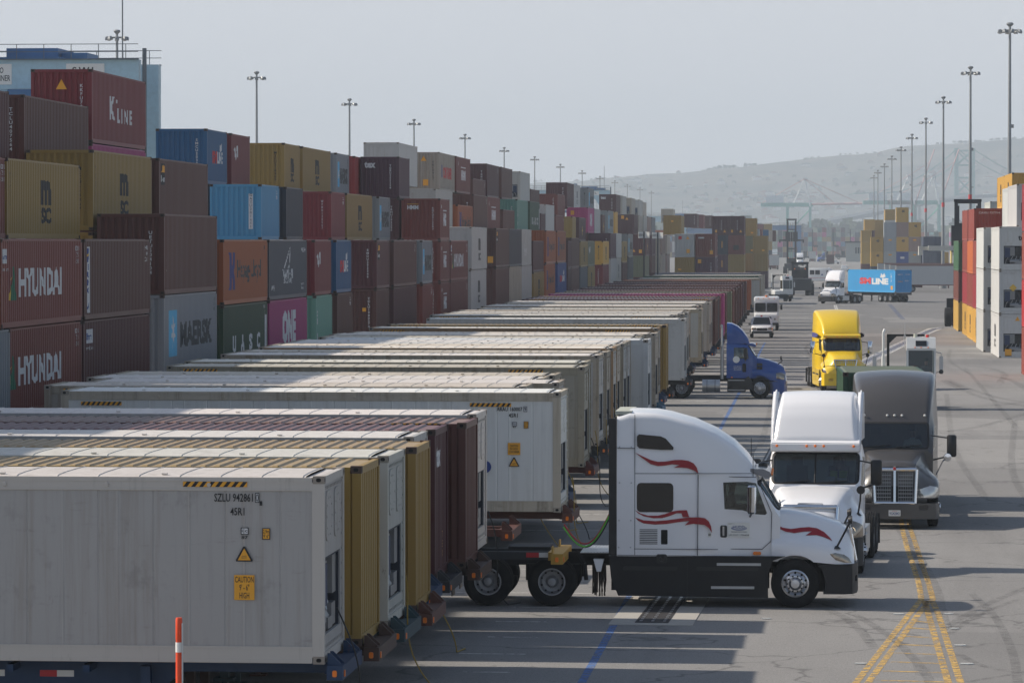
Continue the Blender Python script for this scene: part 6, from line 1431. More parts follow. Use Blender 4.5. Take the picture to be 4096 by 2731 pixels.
# ------------------------------------------------------------------ yard tractors
M_yw = carpaint('yard_white', (206, 208, 206), .4, .2)
def yard_tractor(loc, rotz, label):
    r = thing('yard_tractor', label, 'truck', loc, rotz, 'white terminal tractors')
    b = MB(); b.box(-3.3, 1.3, -.5, .5, .6, .95); b.box(1.15, 1.35, -1.2, 1.2, .45, .9); part('frame', b, M_frame, r)
    b = MB(); b.loft([[(x, y, z) for y, z in rrect(-1.15, -.12, .85, zt, .12)] for x, zt in ((-.9, 1.5), (.8, 1.48), (1.2, 1.35))]); part('engine_hood', b, M_yw, r, 40)
    # cab of posts, panels and panes
    y0, y1, x0, x1 = -.08, 1.25, -.9, .85
    b = MB(); b.box(x0, x1 + .25, y0, y1, .9, 1.62)
    for x in (x0, x1 - .1):
        for y in (y0, y1 - .08): b.prism([(x, 1.62), (x + .1, 1.62), (x + .02 if x > 0 else x + .1, 2.72), (x - .08 if x > 0 else x, 2.72)], 'y', y, y + .08)
    b.box(x0, x1 - .08, y0, y1, 2.72, 2.82); part('cab', b, M_yw, r)
    b = MB(); b.prism([(x0, 2.82), (x1 - .06, 2.82), (x1 - .32, 3.3), (x0, 3.3)], 'y', y0 + .0, y1 - .0); part('cab_roof', b, M_yw, r)
    b = MB(); b.prism([(x1 - .12, 2.92), (x1 - .1, 2.93), (x1 - .22, 3.17), (x1 - .25, 3.16)], 'y', .33, .83); part('roof_window', b, M_glassd, r)
    b = MB(); b.add([(x1 + .0, y0 + .08, 1.64), (x1 + .0, y1 - .08, 1.64), (x1 - .1, y1 - .08, 2.7), (x1 - .1, y0 + .08, 2.7)], [(0, 1, 2, 3)]); part('windscreen', b, M_glass, r)
    for y in (y0 + .03, y1 - .03): b = MB(); b.box(x0 + .12, x1 - .15, y - .004, y + .004, 1.64, 2.7); part('side_window', b, M_glass, r)
    b = MB(); b.box(x0 + .02, x0 + .03, y0 + .1, y1 - .1, 1.3, 2.7); part('rear_panel', b, M_int, r)
    for y in (.3, .58, .9): b = MB(); b.lathe([(.001, .03), (.03, .02), (.035, -.03)], 8, 'x', (x1 - .07, y, 2.86)); part('marker_lamp', b, M_amber, r)
    b = MB(); b.tube((-.5, .9, 3.3), (-.5, .9, 3.42), .07, 10); part('beacon', b, M_redl, r)
    b = MB(); b.tube((-.5, .35, 3.3), (-.5, .35, 3.46), .09, 10); part('camera', b, paint('cap_cream', (176, 178, 164), .6), r)
    b = MB(); b.tube((-.6, -.14, 2.8), (-.6, -.14, 3.95), .015, 6); b.tube((-.6, -.14, 3.2), (-.6, -.14, 3.4), .05, 8); part('aerial', b, M_alum, r)
    b = MB(); b.box(-1.5, -1.38, -.95, -.83, .9, 3.42); b.box(-1.5, -1.38, -.95, .8, 3.32, 3.42); b.prism([(-.83, 3.0), (-.83, 3.32), (-.5, 3.32)], 'x', -1.49, -1.39); part('headache_rack', b, M_frame, r)
    b = MB(); b.tube((-1.1, -1.12, .9), (-1.1, -1.12, 2.4), .09, 12); b.tube((-1.1, -1.12, 2.4), (-1.1, -1.12, 3.5), .06, 10); b.tube((-1.1, -1.12, 3.5), (-1.15, -1.05, 3.65), .06, 10); part('exhaust', b, M_yw, r, 40)
    for s, yy in ((1, 1.5), (-1, -1.55)):
        b = MB(); b.path([(.6, 1.25 if s > 0 else -1.0, 2.65), (.7, yy, 2.6), (.7, yy, 1.75), (.6, 1.25 if s > 0 else -1.0, 1.7)], .018, 6); part('mirror_arm', b, M_alum, r)
        b = MB(); b.box(.66, .74, yy - .09, yy + .09, 1.85, 2.45); part('mirror', b, M_alum, r); b = MB(); b.lathe([(.001, .02), (.1, .01), (.11, -.03)], 12, 'x', (.72, yy, 1.75)); part('round_mirror', b, M_blackp, r)
    for y, f in ((-1.0, False), (1.0, True)):
        wheel(r, 0.35, y, .5, .5, .28, False, M_wst, f); wheel(r, -2.5, y, .5, .5, .5, True, M_wst, f)
    b = MB(); b.box(-3.0, -2.0, -.45, .45, .98, 1.08); part('fifth_wheel', b, M_frame, r)
    for y in (-.95, .75): b = MB(); b.lathe([(.001, .02), (.09, .015), (.1, -.03)], 12, 'x', (1.36, y, .7)); part('headlight', b, M_lens, r)
    b = MB(); b.box(.3, .5, y0 + .1, y1 - .1, 1.5, 1.66); part('dashboard', b, M_int, r)
    b = MB(); b.box(-.75, -.25, .6, 1.1, 1.2, 1.4); b.box(-.85, -.72, .6, 1.1, 1.3, 2.1); part('seat', b, M_seat, r)
    return r
p = onY(178, 3684); lo = (p.x - .58, p.y, 0); yard_tractor(lo, R(-90), 'white terminal tractor with black headache rack behind the green container')
person(place((-.5, .85, 1.42), lo, R(-90)), R(-90), 'driver in dark shirt inside the white terminal tractor')
p = onY(500, 3128); yard_tractor((p.x, p.y, 0), R(-78), 'far white terminal tractor parked behind the white step van')

# ------------------------------------------------------------------ vans and pickups
M_vw = carpaint('van_body', (214, 215, 214), .4, .15)
def step_van(loc, rotz, label):
    r = thing('step_van', label, 'van', loc, rotz, 'white step vans')
    b = MB(); b.loft([[(x, y, z) for y, z in rrect(-w_, w_, .55, zt, .13)] for x, w_, zt in ((-4.6, 1.04, 2.86), (-4.5, 1.08, 2.92), (.2, 1.08, 2.92), (.5, 1.07, 2.86), (.62, 1.06, 2.62))]); part('body', b, M_vw, r, 40)
    b = MB(); b.loft([[(x, y, z) for y, z in rrect(-w_, w_, .5, zt, .12)] for x, w_, zt in ((.5, 1.06, 1.62), (.9, 1.04, 1.55), (1.25, 1.0, 1.4), (1.32, .96, 1.25))]); part('nose', b, M_vw, r, 40)
    for y in (-.51, .51):
        b = MB(); b.prism(rrect(y - .46, y + .46, 1.66, 2.4, .08), 'x', .55, .70); part('windscreen', b, M_glassd, r)
        b = MB(); b.lathe([(.001, .03), (.1, .02), (.11, -.05)], 14, 'x', (1.30, y * 1.5, 1.0)); part('headlight', b, M_lens, r)
    b = MB(); b.prism(rrect(-.45, .45, .85, 1.2, .04), 'x', 1.3, 1.345); part('grille', b, M_plast, r)
    b = MB(); b.box(1.28, 1.42, -1.06, 1.06, .5, .68); part('bumper', b, M_plast, r)
    for s in (-1, 1):
        for x0, x1, z0, z1, nm in ((-3.6, -2.75, 1.75, 2.55, 'side_window'), (-2.6, -1.75, 1.75, 2.55, 'side_window'), (-.55, .3, 1.6, 2.5, 'door_window')):
            b = MB(); b.prism(rrect(x0, x1, z0, z1, .07), 'y', *sorted((s * 1.06, s * 1.088))); part(nm, b, M_glassd, r)
        b = MB(); b.box(-4.5, .4, *sorted((s * 1.07, s * 1.086)), 1.12, 1.17); part('stripe', b, M_inkr, r)
        b = MB(); b.path([(.65, s * 1.05, 2.1), (.8, s * 1.3, 2.1)], .02, 5); b.box(.76, .82, *sorted((s * 1.22, s * 1.4)), 1.8, 2.25); part('mirror', b, M_blackp, r)
    b = MB(); b.box(-1.5, -1.2, -1.089, -1.08, 1.6, 1.85); part('blue_sticker', b, M_inkb, r)
    b = MB(); b.box(-.2, .2, -.2, .2, 2.92, 3.08); part('roof_box', b, M_vw, r)
    b = MB(); b.tube((.25, 0, 2.92), (.25, 0, 3.05), .08, 10); part('beacon', b, M_amber, r)
    for y in (-.7, -.25, .25, .7): b = MB(); b.lathe([(.001, .03), (.04, .02), (.045, -.02)], 8, 'x', (.58, y, 2.78)); part('marker_lamp', b, M_amber, r)
    for y, f in ((-.92, False), (.92, True)): wheel(r, .35, y, .39, .39, .24, False, M_wst, f); wheel(r, -3.3, y, .39, .39, .24, True, M_wst, f)
    return r
def pickup(loc, rotz, label):
    r = thing('pickup_truck', label, 'pickup', loc, rotz, 'white pickup trucks')
    def sec(x, w_, z0, zt, wt, rr=.08): return [(x, y, z) for y, z in [(-w_, z0), (w_, z0), (w_, z0 + (zt - z0) * .6), (wt + .02, zt - rr), (wt - rr, zt), (0, zt + .02), (-wt + rr, zt), (-wt - .02, zt - rr), (-w_, z0 + (zt - z0) * .6)]]
    bd = mesh_of(lambda b: b.loft([sec(*q) for q in ((-3.75, .82, .45, .98, .8), (-3.65, .86, .42, 1.02, .84), (-1.2, .88, .4, 1.02, .86), (-.2, .88, .4, 1.02, .86), (.4, .87, .4, .98, .78), (.75, .82, .42, .9, .68), (.85, .76, .45, .8, .6))]))
    for x in (0, -2.85):
        for s in (-1, 1): bd = boolean(bd, mesh_of(lambda b: b.tube((x, s * .55, .36), (x, s * 1.2, .36), .43, 20)))
    bd = boolean(bd, mesh_of(lambda b: b.box(-3.6, -2.0, -.72, .72, .62, 1.3)))
    smoothen(bd, 35); bd.name = 'body'; obj('body', bd, [M_vw], r)
    b = MB(); b.loft([sec(*q) for q in ((-1.95, .86, .95, 1.0, .8), (-1.85, .86, .95, 1.6, .66), (-1.6, .86, .95, 1.68, .66), (-.9, .86, .95, 1.66, .66), (-.35, .86, .95, 1.08, .76), (-.2, .84, .95, 1.0, .78))]); part('cab', b, M_vw, r, 35)
    b = MB(); b.add([(-.86, -.6, 1.62), (-.86, .6, 1.62), (-.33, .72, 1.09), (-.33, -.72, 1.09)], [(0, 1, 2, 3)])
    for v in range(4): b.v[v] = (b.v[v][0] + .012, b.v[v][1], b.v[v][2] + .012)
    part('windscreen', b, M_glassd, r)
    for s in (-1, 1):
        b = MB(); b.add([(-1.7, s * .70, 1.56), (-.95, s * .70, 1.56), (-.6, s * .845, 1.1), (-1.8, s * .845, 1.1)], [(0, 1, 2, 3)]); part('side_window', b, M_glassd, r)
        b = MB(); b.prism(rrect(s * .62 - .16, s * .62 + .16, .68, .84, .05), 'x', .7, .86); part('headlight', b, M_lens, r)
        b = MB(); b.prism(rrect(s * .8 - .04, s * .8 + .05, .68, .82, .02), 'x', .66, .82); part('turn_lamp', b, M_amber, r)
        b = MB(); b.box(-.55, -.45, *sorted((s * .88, s * 1.06)), 1.02, 1.16); part('mirror', b, M_blackp, r)
    b = MB(); b.prism(rrect(-.42, .42, .62, .82, .05), 'x', .72, .875); part('grille', b, M_plast, r)
    b = MB(); b.box(.7, .95, -.84, .84, .4, .56); part('bumper', b, M_plast, r)
    b = MB(); b.tube((-1.2, 0, 1.68), (-1.2, 0, 1.8), .08, 10); part('beacon', b, M_redl, r)
    for x in (0, -2.85):
        for y, f in ((-.78, False), (.78, True)): wheel(r, x, y, .36, .36, .22, False, M_wst, f)
    return r
p = onY(336, 3066); step_van((p.x, p.y, 0), R(-90), 'white step van with two windscreen panes behind the white pickup')
p = onY(706, 3318); step_van((p.x, p.y, 0), R(0), 'white step van seen side on left of the turning truck')
p = onY(309, 3048); PK = pickup((p.x, p.y, 0), R(-88), 'white pickup with orange beacon driving between trailers and lane')
p = onY(1340, 3352); q_ = dup(PK, loc=(p.x, p.y, 0), rotz=R(0)); q_['label'] = 'far white pickup seen side on right of the maroon container truck'
p = onY(1000, 3377); q_ = dup(PK, loc=(p.x, p.y, 0), rotz=R(90)); q_['label'] = 'small white pickup seen from behind above the sky blue container'
# far lorries
p = onY(1480, 3282); q_ = dup(T_MK, loc=(p.x, p.y, 0), rotz=R(180)); q_['label'] = 'far blue truck heading left behind the maroon container'
p = onY(1240, 3200); q_ = dup(T_FL, loc=(p.x, p.y, 0), rotz=R(-90)); q_['label'] = 'far white truck facing the camera right of the tall black mast'
p = onY(1190, 3322); chassis((p.x, p.y + 6.1, 0), R(90), 'chassis_black', label='far chassis under the lone maroon container', group='chassis on moving trucks', lod=2)
container(2.591, 12.192, 'dry', 'maroon', (p.x, p.y + 6.1, 1.2), R(90), -1, 2, (), (), dict(block='road', row=0, y=1190, z=0, logo='', label='lone maroon container on a far truck near the blue truck'))

# ------------------------------------------------------------------ top handlers
M_hand = plain('handler_black', (34, 36, 42), .55, grime=.4); M_sprd = paint('spreader_white', (204, 203, 194), .6, rust=.3)
def top_handler(loc, rotz, label, mast=13.4, zs=8.0, sl=6.1, smat=None, lod=0):
    r = thing('top_handler', label, 'forklift', loc, rotz, 'container handlers with tall masts')
    b = MB(); b.prism([(-3.9, .7), (-3.9, 2.3), (-2.2, 2.5), (-1.6, 1.7), (1.6, 1.6), (2.3, 1.0), (2.3, .8)], 'y', -1.0, 1.0); b.prism([(-4.1, .7), (-4.1, 2.4), (-2.4, 2.5), (-2.4, .7)], 'y', -1.7, 1.7); part('body', b, M_hand, r)
    b = MB(); b.box(-1.4, .3, -.8, .8, 1.7, 2.0)
    for x in (-1.4, .2):
        for y in (-.8, .72): b.box(x, x + .08, y, y + .08, 2.0, 3.6)
    b.box(-1.45, .35, -.85, .85, 3.6, 3.75); part('cab', b, M_hand, r)
    b = MB(); b.box(-1.36, .24, -.77, .77, 2.0, 3.6); part('cab_glass', b, M_glassd, r)
    for y in (-1.05, 1.05):
        b = MB(); b.box(2.35, 2.75, y - .16, y + .16, .4, mast); b.box(2.45, 2.65, y * .82 - .1, y * .82 + .1, .6, mast - .6); part('mast_rail', b, M_hand, r)
    b = MB()
    for z in [1.2 + i * (mast - 1.6) / 5 for i in range(6)]: b.box(2.4, 2.6, -1.0, 1.0, z, z + .22)
    b.box(2.35, 2.75, -1.25, 1.25, mast - .25, mast); part('mast_crossbar', b, M_hand, r)
    b = MB()
    for y in (-.3, .3): b.tube((2.5, y, .8), (2.5, y, mast - 1), .07, 8)
    part('lift_cylinder', b, M_steel, r)
    if sl:
        b = MB(); b.box(2.8, 3.1, -1.5, 1.5, zs - .2, zs + 2.2); part('carriage', b, M_hand, r)
        b = MB(); b.box(3.1, 4.5, -sl / 2 + .9, sl / 2 - .9, zs - .1, zs + .35); b.box(3.3, 3.6, -sl / 2, sl / 2, zs - .05, zs + .28); b.box(4.0, 4.3, -sl / 2, sl / 2, zs - .05, zs + .28)
        for s in (-1, 1): b.box(3.0, 5.0, *sorted((s * sl / 2, s * (sl / 2 - .35))), zs - .5, zs + .32)
        part('spreader', b, smat or M_hand, r)
    for y in (-1.75, -1.05, 1.05, 1.75): obj('wheel', tyre_mesh(.86, .6, 28), M_tyre, r, (1.9, y, .86))
    for y in (-1.2, 1.2): obj('wheel', tyre_mesh(.72, .5, 24), M_tyre, r, (-2.6, y, .72))
    for y in (-1.5, 1.5): b = MB(); b.tube((-.6, y * .5, 3.75), (-.6, y * .5, 3.9), .08, 8); part('beacon', b, M_amber, r)
    b = MB()
    for x in (-2.3, -1.5): b.path([(x, 1.75, 1.6), (x, 1.75, 3.9)], .035, 5)
    for i in range(6): b.path([(-2.3, 1.75, 1.8 + i * .4), (-1.5, 1.75, 1.8 + i * .4)], .025, 5)
    part('ladder', b, M_sprd, r)
    return r
p = onY(943, 3166); top_handler((p.x, p.y, 0), R(90), 'tall black container handler beyond the trailer row, spreader raised level with the horizon')
p = onY(557, 3200); top_handler((p.x, p.y, 0), R(90), 'low black forklift with short mast right of the trailer row', 4.8, 0, 0)
p = onY(352, 3805); H3_ = top_handler((p.x + 1.5, p.y + 3, 0), R(-90), 'black container handler with raised pale spreader behind the right wall', 11.6, 7.0, 9.0, M_sprd)
for i, (u, rz, nm) in enumerate(((3226, 0, 'left'), (3309, 0, 'middle'), (3378, 0, 'right'))):
    p = onY(1665 + 20 * i, u); top_handler((p.x, p.y, 0), R(rz), f'{nm} one of three far container handlers seen side on', 13.2, 6.0, 6.1)
# ------------------------------------------------------------------ light masts
M_pole = plain('pole_galvanised', (134, 138, 140), .5, metal=.3, grime=.25); M_lampg = plain('flood_glass', (206, 206, 200), .2, grime=0); M_band = plain('red_band', (190, 40, 44), .5, grime=.1)
def light_mast(loc, label, group):
    r = thing('light_mast', label, 'light mast', loc, 0, group)
    b = MB(); b.tube((0, 0, 0), (0, 0, 31.4), .28, 12, 0, .14); b.tube((0, 0, 0), (0, 0, .6), .6, 12); part('pole', b, M_pole, r, 60)
    b = MB(); b.lathe([(1.0, -.05), (1.05, 0), (1.0, .05), (.95, 0)], 24, 'z', (0, 0, 30.9))
    for k in range(4): a = k * math.pi / 2; b.tube((0, 0, 30.9), (math.cos(a), math.sin(a), 30.9), .05, 5)
    part('lamp_ring', b, M_pole, r)
    b = MB(); b.lathe([(.15, 31.3), (.36, 31.5), (.40, 31.62), (.3, 31.75), (.001, 31.8)], 14, 'z'); part('head_cap', b, M_pole, r, 50)
    for k in range(8):
        a = k * math.pi / 4 + .2; rr = 1.12
        b = MB(); b.loft([[(x * s, y * s, z) for x, y in ((-.25, -.2), (.25, -.2), (.25, .2), (-.25, .2))] for z, s in ((0.22, .5), (0, 1.0), (-.16, 1.05))]); f = part('floodlight', b, M_pole, r, None, (rr * math.cos(a), rr * math.sin(a), 30.78), (0, R(18), a))
        b = MB(); b.box(-.22, .22, -.17, .17, -.18, -.165); part('flood_glass', b, M_lampg, f)
    b = MB(); b.box(.15, .45, -.15, .15, 20.2, 20.6); b.tube((.25, 0, 15.2), (.6, 0, 15.2), .06, 6); part('bracket', b, M_pole, r)
    return r
dists = [504, 404, 335, 286, 249, 220, 199, 181, 166, 154]
K_ = 24.3 * 8820
first = None
names = ('nearest', 'second', 'third', 'fourth', 'fifth', 'sixth', 'seventh', 'eighth', 'ninth', 'tenth', 'eleventh', 'twelfth', 'thirteenth', 'fourteenth')
for side, us in (('right', [2318, 2228, 2166, 2126, 2094, 2069, 2048, 2031, 2016, 2007]), ('left', [270, 590, 803, 951, 1068, 1158, 1228, 1287, 1337, 1378, 1412, 1441, 1470, 1496])):
    for i, u in enumerate(us):
        dv = ((504, 404, 335, 286, 249, 220, 199, 181, 166, 154) if side == 'right' else (496, 398, 334, 286, 251, 220, 199, 181, 166, 153, 143, 134, 126, 118))[i]
        p = onY(K_ / dv, u * 1.7415)
        lb = f"{names[i]} tall floodlight mast of the {side} hand row"
        if first is None:
            first = light_mast((p.x, p.y, 0), lb, 'floodlight masts on the right'); m_ = first
        else:
            m_ = dup(first, loc=(p.x, p.y, 0), rotz=i * .7); m_['label'] = lb; m_['group'] = f'floodlight masts on the {side}'
        if side == 'right' and 0 < i < 7:
            b = MB(); b.lathe([(.25, 13.5), (.25, 14.2)], 12, 'z'); part('red_band', b, M_band, m_)
# ------------------------------------------------------------------ row signs, bollards, marker post, cables
for u, Dn, tx, vt in ((2576, 432, ('ROW N', 'ROW P'), 926), (2631, 440, ('ROW N', 'ROW P'), 928)):
    p = onY(Dn, u, vt); r = thing('row_sign', f"white row sign on a dark post, {'left' if u < 2600 else 'right'} one above the trailer roofs", 'sign', (p.x, p.y, 0), 0, 'row signs')
    b = MB(); b.tube((0, 0, 0), (0, 0, p.z), .1, 10); part('post', b, M_hand, r)
    for s, t in ((-1, tx[0]), (1, tx[1])):
        b = MB(); b.box(0, .66, -.02, .02, p.z - .75, p.z - .05); o = part('sign_plate', b, M_paper, r, rot=(0, 0, R(-20 if s > 0 else 200)))
        obj('lettering', text_mesh(t, .3, .56, .02), M_blk, r, (s * .32, -.135 if s > 0 else -.145, p.z - .4), (0, 0, R(-20 if s > 0 else 20)))
M_boll = plain('bollard_yellow', (206, 180, 96), .6, grime=.3)
for i, (u, vb, h_) in enumerate(((3447, 1082, 2.4), (3472, 1086, 2.4), (3474, 1080, 2.0), (3486, 1078, 1.8), (3805, 1120, 6.0), (3746, 1090, 3.0))):
    p = onZ(u, vb); b = MB(); b.lathe([(.22, 0), (.22, h_ - .1), (.15, h_), (.001, h_ + .02)], 12, 'z'); o = part('bollard', b, M_boll, None, 40); o.location = p
    tag(o, ('tall yellow post left of the yellow and grey stack', 'yellow post under the left edge of the yellow stack', 'second yellow post under the left edge of the yellow stack', 'short yellow post behind the sky blue container', 'tall yellow post beside the right hand wall of stacks', 'yellow post in front of the pale box trailers')[i], 'bollard', 'yellow posts of the yard')
M_or = plain('marker_orange', (226, 76, 34), .5, grime=.15)
p = onY(57.2, 409 * 1.7415); r = thing('marker_post', 'orange marker post with silver band in front of the nearest white container', 'post', (p.x, p.y, 0))
zt = 7.7 - (1425 - 556) * 57.4 / 8820
b = MB(); b.lathe([(.055, 0), (.05, zt - .5), (.047, zt - .34), (.052, zt - .33), (.052, zt - .04), (.045, zt), (.001, zt)], 16, 'z'); part('post', b, M_or, r, 40)
b = MB(); b.lathe([(.0535, zt - .52), (.0535, zt - .37)], 16, 'z'); part('reflective_band', b, M_tapew, r)
b = MB(); b.box(.05, .056, -.05, .05, .3, zt - .08); part('reflector_strip', b, M_tapew, r)
b = MB(); b.lathe([(.2, 0), (.2, .04), (.06, .08)], 16, 'z'); part('base', b, M_blackp, r)
def ordinal(i): return ('first', 'second', 'third', 'fourth', 'fifth', 'sixth', 'seventh', 'eighth', 'ninth', 'tenth', 'eleventh', 'twelfth', 'thirteenth', 'fourteenth', 'fifteenth', 'sixteenth', 'seventeenth', 'eighteenth', 'nineteenth', 'twentieth')[i] if i < 20 else f'number {i + 1}'
M_cab = plain('cable_yellow', (150, 124, 44), .6, grime=.2)
for n_, (root, ch, chc, i, col, kind) in enumerate([t for t in TRP if t[5] == 'reefer'][:14]):
    x, y, z = root.location; xe = x + 6.15; yy = y - .6
    pts = []
    for k in range(13):
        t = k / 12; pts.append((xe + .05 + .55 * t + .12 * math.sin(t * 5 + i), yy + .3 * t, max(.02, 2.0 * (1 - t) ** 1.3 - .0 + .02)))
    pts += [(xe + .75, yy + .9, .02)]
    b = MB(); b.path(pts, .014, 6); o = part('power_cable', b, M_cab if n_ % 3 else M_blackp, None); tag(o, f"{'yellow' if n_ % 3 else 'black'} cable hanging from the front of the reefer in {ordinal(i)} place of the parked row", 'cable', 'power cables of the refrigerated containers')
# rubble and litter under the nearest trailers
b = MB()
for k in range(260):
    x, y = -6.6 + rnd.gauss(0, .5), 64.6 + rnd.gauss(0, .35); s = rnd.uniform(.012, .06)
    b.loft([[(x + s * math.cos(a) * q, y + s * math.sin(a) * q, z) for a in (0, 1.3, 2.5, 3.8, 5.1)] for q, z in ((1, 0.001), (.8, s * .8), (.2, s))])
tag(part('rubble', b, M_conc, None), kind='stuff')
for i, (u, v, s) in enumerate(((3594, 2457, .12), (3793, 2456, .1), (3817, 2515, .1), (3840, 2582, .12), (3866, 2656, .13), (3443, 2655, .12), (2655, 1597, .2), (2745, 1608, .3), (2808, 1607, .35), (3065, 2475, .1))):
    p = onZ(u, v); b = MB(); b.loft([[(x * s, y * s * .35, z) for x, y in ((-1, -.6), (.2, -1), (1, -.3), (.8, .9), (-.7, .8))] for z in (.002, .02)]); o = part('litter', b, M_paper, None, loc=(p.x, p.y, .005)); tag(o, 'small pale scrap of litter lying on the paving', 'litter', 'scraps of litter on the paving')
# ------------------------------------------------------------------ gantry cranes over the stacks
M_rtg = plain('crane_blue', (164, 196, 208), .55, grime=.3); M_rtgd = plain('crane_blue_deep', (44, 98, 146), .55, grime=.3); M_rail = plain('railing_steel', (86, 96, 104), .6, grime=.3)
def rtg(loc, label, span=24.0, zg=21.0, rotz=0, troll=.35, dark=False, sign=True, sx=None):
    r = thing('gantry_crane', label, 'crane', loc, rotz, 'blue gantry cranes over the stacks'); m = M_rtgd if dark else M_rtg; h = span / 2
    for y in (-4.2, 4.2):
        b = MB(); b.box(-h - .9, h + .9, y - .55, y + .55, zg - 2.1, zg); b.prism([(h - 2.6, zg - 2.1), (h - .8, zg - 5.2), (h + .9, zg - 5.2), (h + .9, zg - 2.1)], 'y', y - .5, y + .5); b.prism([(-h + 2.6, zg - 2.1), (-h + .8, zg - 5.2), (-h - .9, zg - 5.2), (-h - .9, zg - 2.1)], 'y', y - .5, y + .5); part('girder', b, m, r)
        for x in (-h, h):
            b = MB(); b.box(x - .8, x + .8, y - .45, y + .45, 1.6, zg - 5.15); part('leg', b, m, r)
            b = MB(); b.box(x - .5, x + .5, y - 1.4, y + 1.4, 1.0, 1.7); part('bogie', b, m, r)
            for yy in (-.9, .9): obj('wheel', tyre_mesh(.75, .5, 20), M_tyre, r, (x, y + yy, .75), (0, 0, R(90)))
        b = MB()
        for i in range(int(span / 2) + 1):
            x = -h + i * 2.0; b.tube((x, y * 1.18, zg), (x, y * 1.18, zg + 1.1), .035, 4)
        for z in (.55, 1.1): b.tube((-h - .9, y * 1.18, zg + z), (h + .9, y * 1.18, zg + z), .035, 4)
        b.box(-h - .9, h + .9, *sorted((y * 1.1, y * 1.2)), zg - .02, zg + .05); part('railing', b, M_rail, r)['kind'] = 'stuff'
    for x in (-h, h): b = MB(); b.box(x - .6, x + .6, -4.2, 4.2, 2.4, 3.4); part('sill_beam', b, m, r)
    tx = -h + span * troll
    b = MB(); b.box(tx - 2.6, tx + 2.6, -4.6, 4.6, zg + .01, zg + .2); b.box(tx - 1.6, tx + 2.2, -3.4, 2.6, zg - 1.2, zg + .9); b.box(tx + 2.3, tx + 4.2, -2.6, 2.0, zg - 1.0, zg + .6); part('trolley', b, M_rtgd, r)
    b = MB(); b.prism([(tx - 3.9, zg - 1.8), (tx - 2.6, zg - 1.8), (tx - 2.6, zg + 1.6), (tx - 3.4, zg + 1.6)], 'y', -4.9, -3.4); part('hoist_frame', b, M_rtgd, r)
    b = MB(); b.box(tx - .9, tx + .9, -6.3, -4.9, zg - 4.4, zg - 2.2); part('operator_cab', b, M_rtgd, r)
    b = MB()
    for x in (-1.5, 1.5):
        for y in (-2, 2): b.tube((tx + x, y, zg), (tx + x * 1.5, y, zg - 5), .03, 4)
    part('hoist_rope', b, M_rail, r); b = MB(); b.box(tx - 6, tx + 6, -1.2, 1.2, zg - 5.6, zg - 5); part('spreader', b, M_rtgd, r)
    if sign:
        s0 = -h + 6.2 if sx is None else h + sx
        b = MB(); b.box(s0 - 2, s0 + 2, -4.82, -4.76, zg - 1.8, zg - .3); part('sign_plate', b, M_paper, r)
        b = MB(); b.box(s0 - 1.85, s0 - .7, -4.84, -4.82, zg - 1.7, zg - .4); part('sign_badge', b, M_inkr, r)
        obj('lettering', text_mesh('PACECO\nTRANSTAINER', 1.0, 2.4, .01), M_blk, r, (s0 + .7, -4.83, zg - 1.05))
        b = MB(); b.box(h - 4.4, h - 1.6, -4.82, -4.76, zg - 1.3, zg - .3); part('sign_plate', b, M_paper, r); obj('lettering', text_mesh('S.W.L.', .5, 1.9, .02), M_blk, r, (h - 3, -4.83, zg - .8))
    for x, hh in ((h + 1.3, 0), (h - .3, 6)):
        b = MB(); b.tube((x, -4.6, 2 if hh == 0 else zg), (x, -4.6, zg + hh if hh else zg + .8), .16 if hh == 0 else .05, 8); part('pipe' if hh == 0 else 'mast', b, M_rail, r)
    return r
def at_(D_, uL, uR): a, c = onY(D_, uL), onY(D_, uR); return (a.x + c.x) / 2, a.y, c.x - a.x
p = onY(276, 618); rtg((p.x - 12.9, 276 + 4, 0), 'pale blue gantry crane behind the nearest stacks at the left edge', 22.0, 20.9, troll=.66, sx=-10.4)
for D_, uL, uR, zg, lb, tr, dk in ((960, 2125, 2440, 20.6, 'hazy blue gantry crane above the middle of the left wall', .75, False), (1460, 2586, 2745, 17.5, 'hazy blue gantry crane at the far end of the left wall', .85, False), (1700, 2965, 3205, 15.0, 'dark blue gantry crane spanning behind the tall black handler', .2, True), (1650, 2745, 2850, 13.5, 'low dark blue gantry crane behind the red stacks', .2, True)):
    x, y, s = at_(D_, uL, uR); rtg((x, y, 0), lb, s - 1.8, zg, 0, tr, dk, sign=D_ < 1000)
# ------------------------------------------------------------------ far container blocks (thousands of boxes, one mass)
cn = ['maroon', 'brown', 'brick', 'ochre', 'ochre', 'grey', 'purple', 'teal', 'blue', 'red', 'white', 'pink', 'green', 'orange', 'navy', 'slate']
b = MB(); mats = [cpaint(c) for c in cn]
def block(u0, u1, D_, hmin, hmax, rows, L=12.2):
    p, q = onY(D_, u0), onY(D_, u1); n = int((q.x - p.x) / 2.6)
    for r_ in range(rows):
        for k in range(n):
            t = rnd.randint(hmin, hmax)
            for i in range(t):
                x = p.x + k * 2.6; y = p.y + r_ * (L + .5); b.box(x, x + 2.44, y, y + L, i * 2.63, i * 2.63 + 2.59, rnd.randrange(len(cn)))
block(2570, 2700, 900, 4, 5, 1); block(3195, 3465, 2150, 4, 6, 2); block(3660, 3780, 2100, 4, 5, 1); block(2985, 3110, 1150, 4, 5, 1); block(2990, 3060, 1500, 4, 5, 2); block(3800, 4200, 2200, 4, 6, 1); block(2500, 2980, 1900, 4, 6, 1); block(3110, 3200, 1900, 5, 6, 1)
o = part('far_containers', b, mats, None); tag(o, kind='stuff')
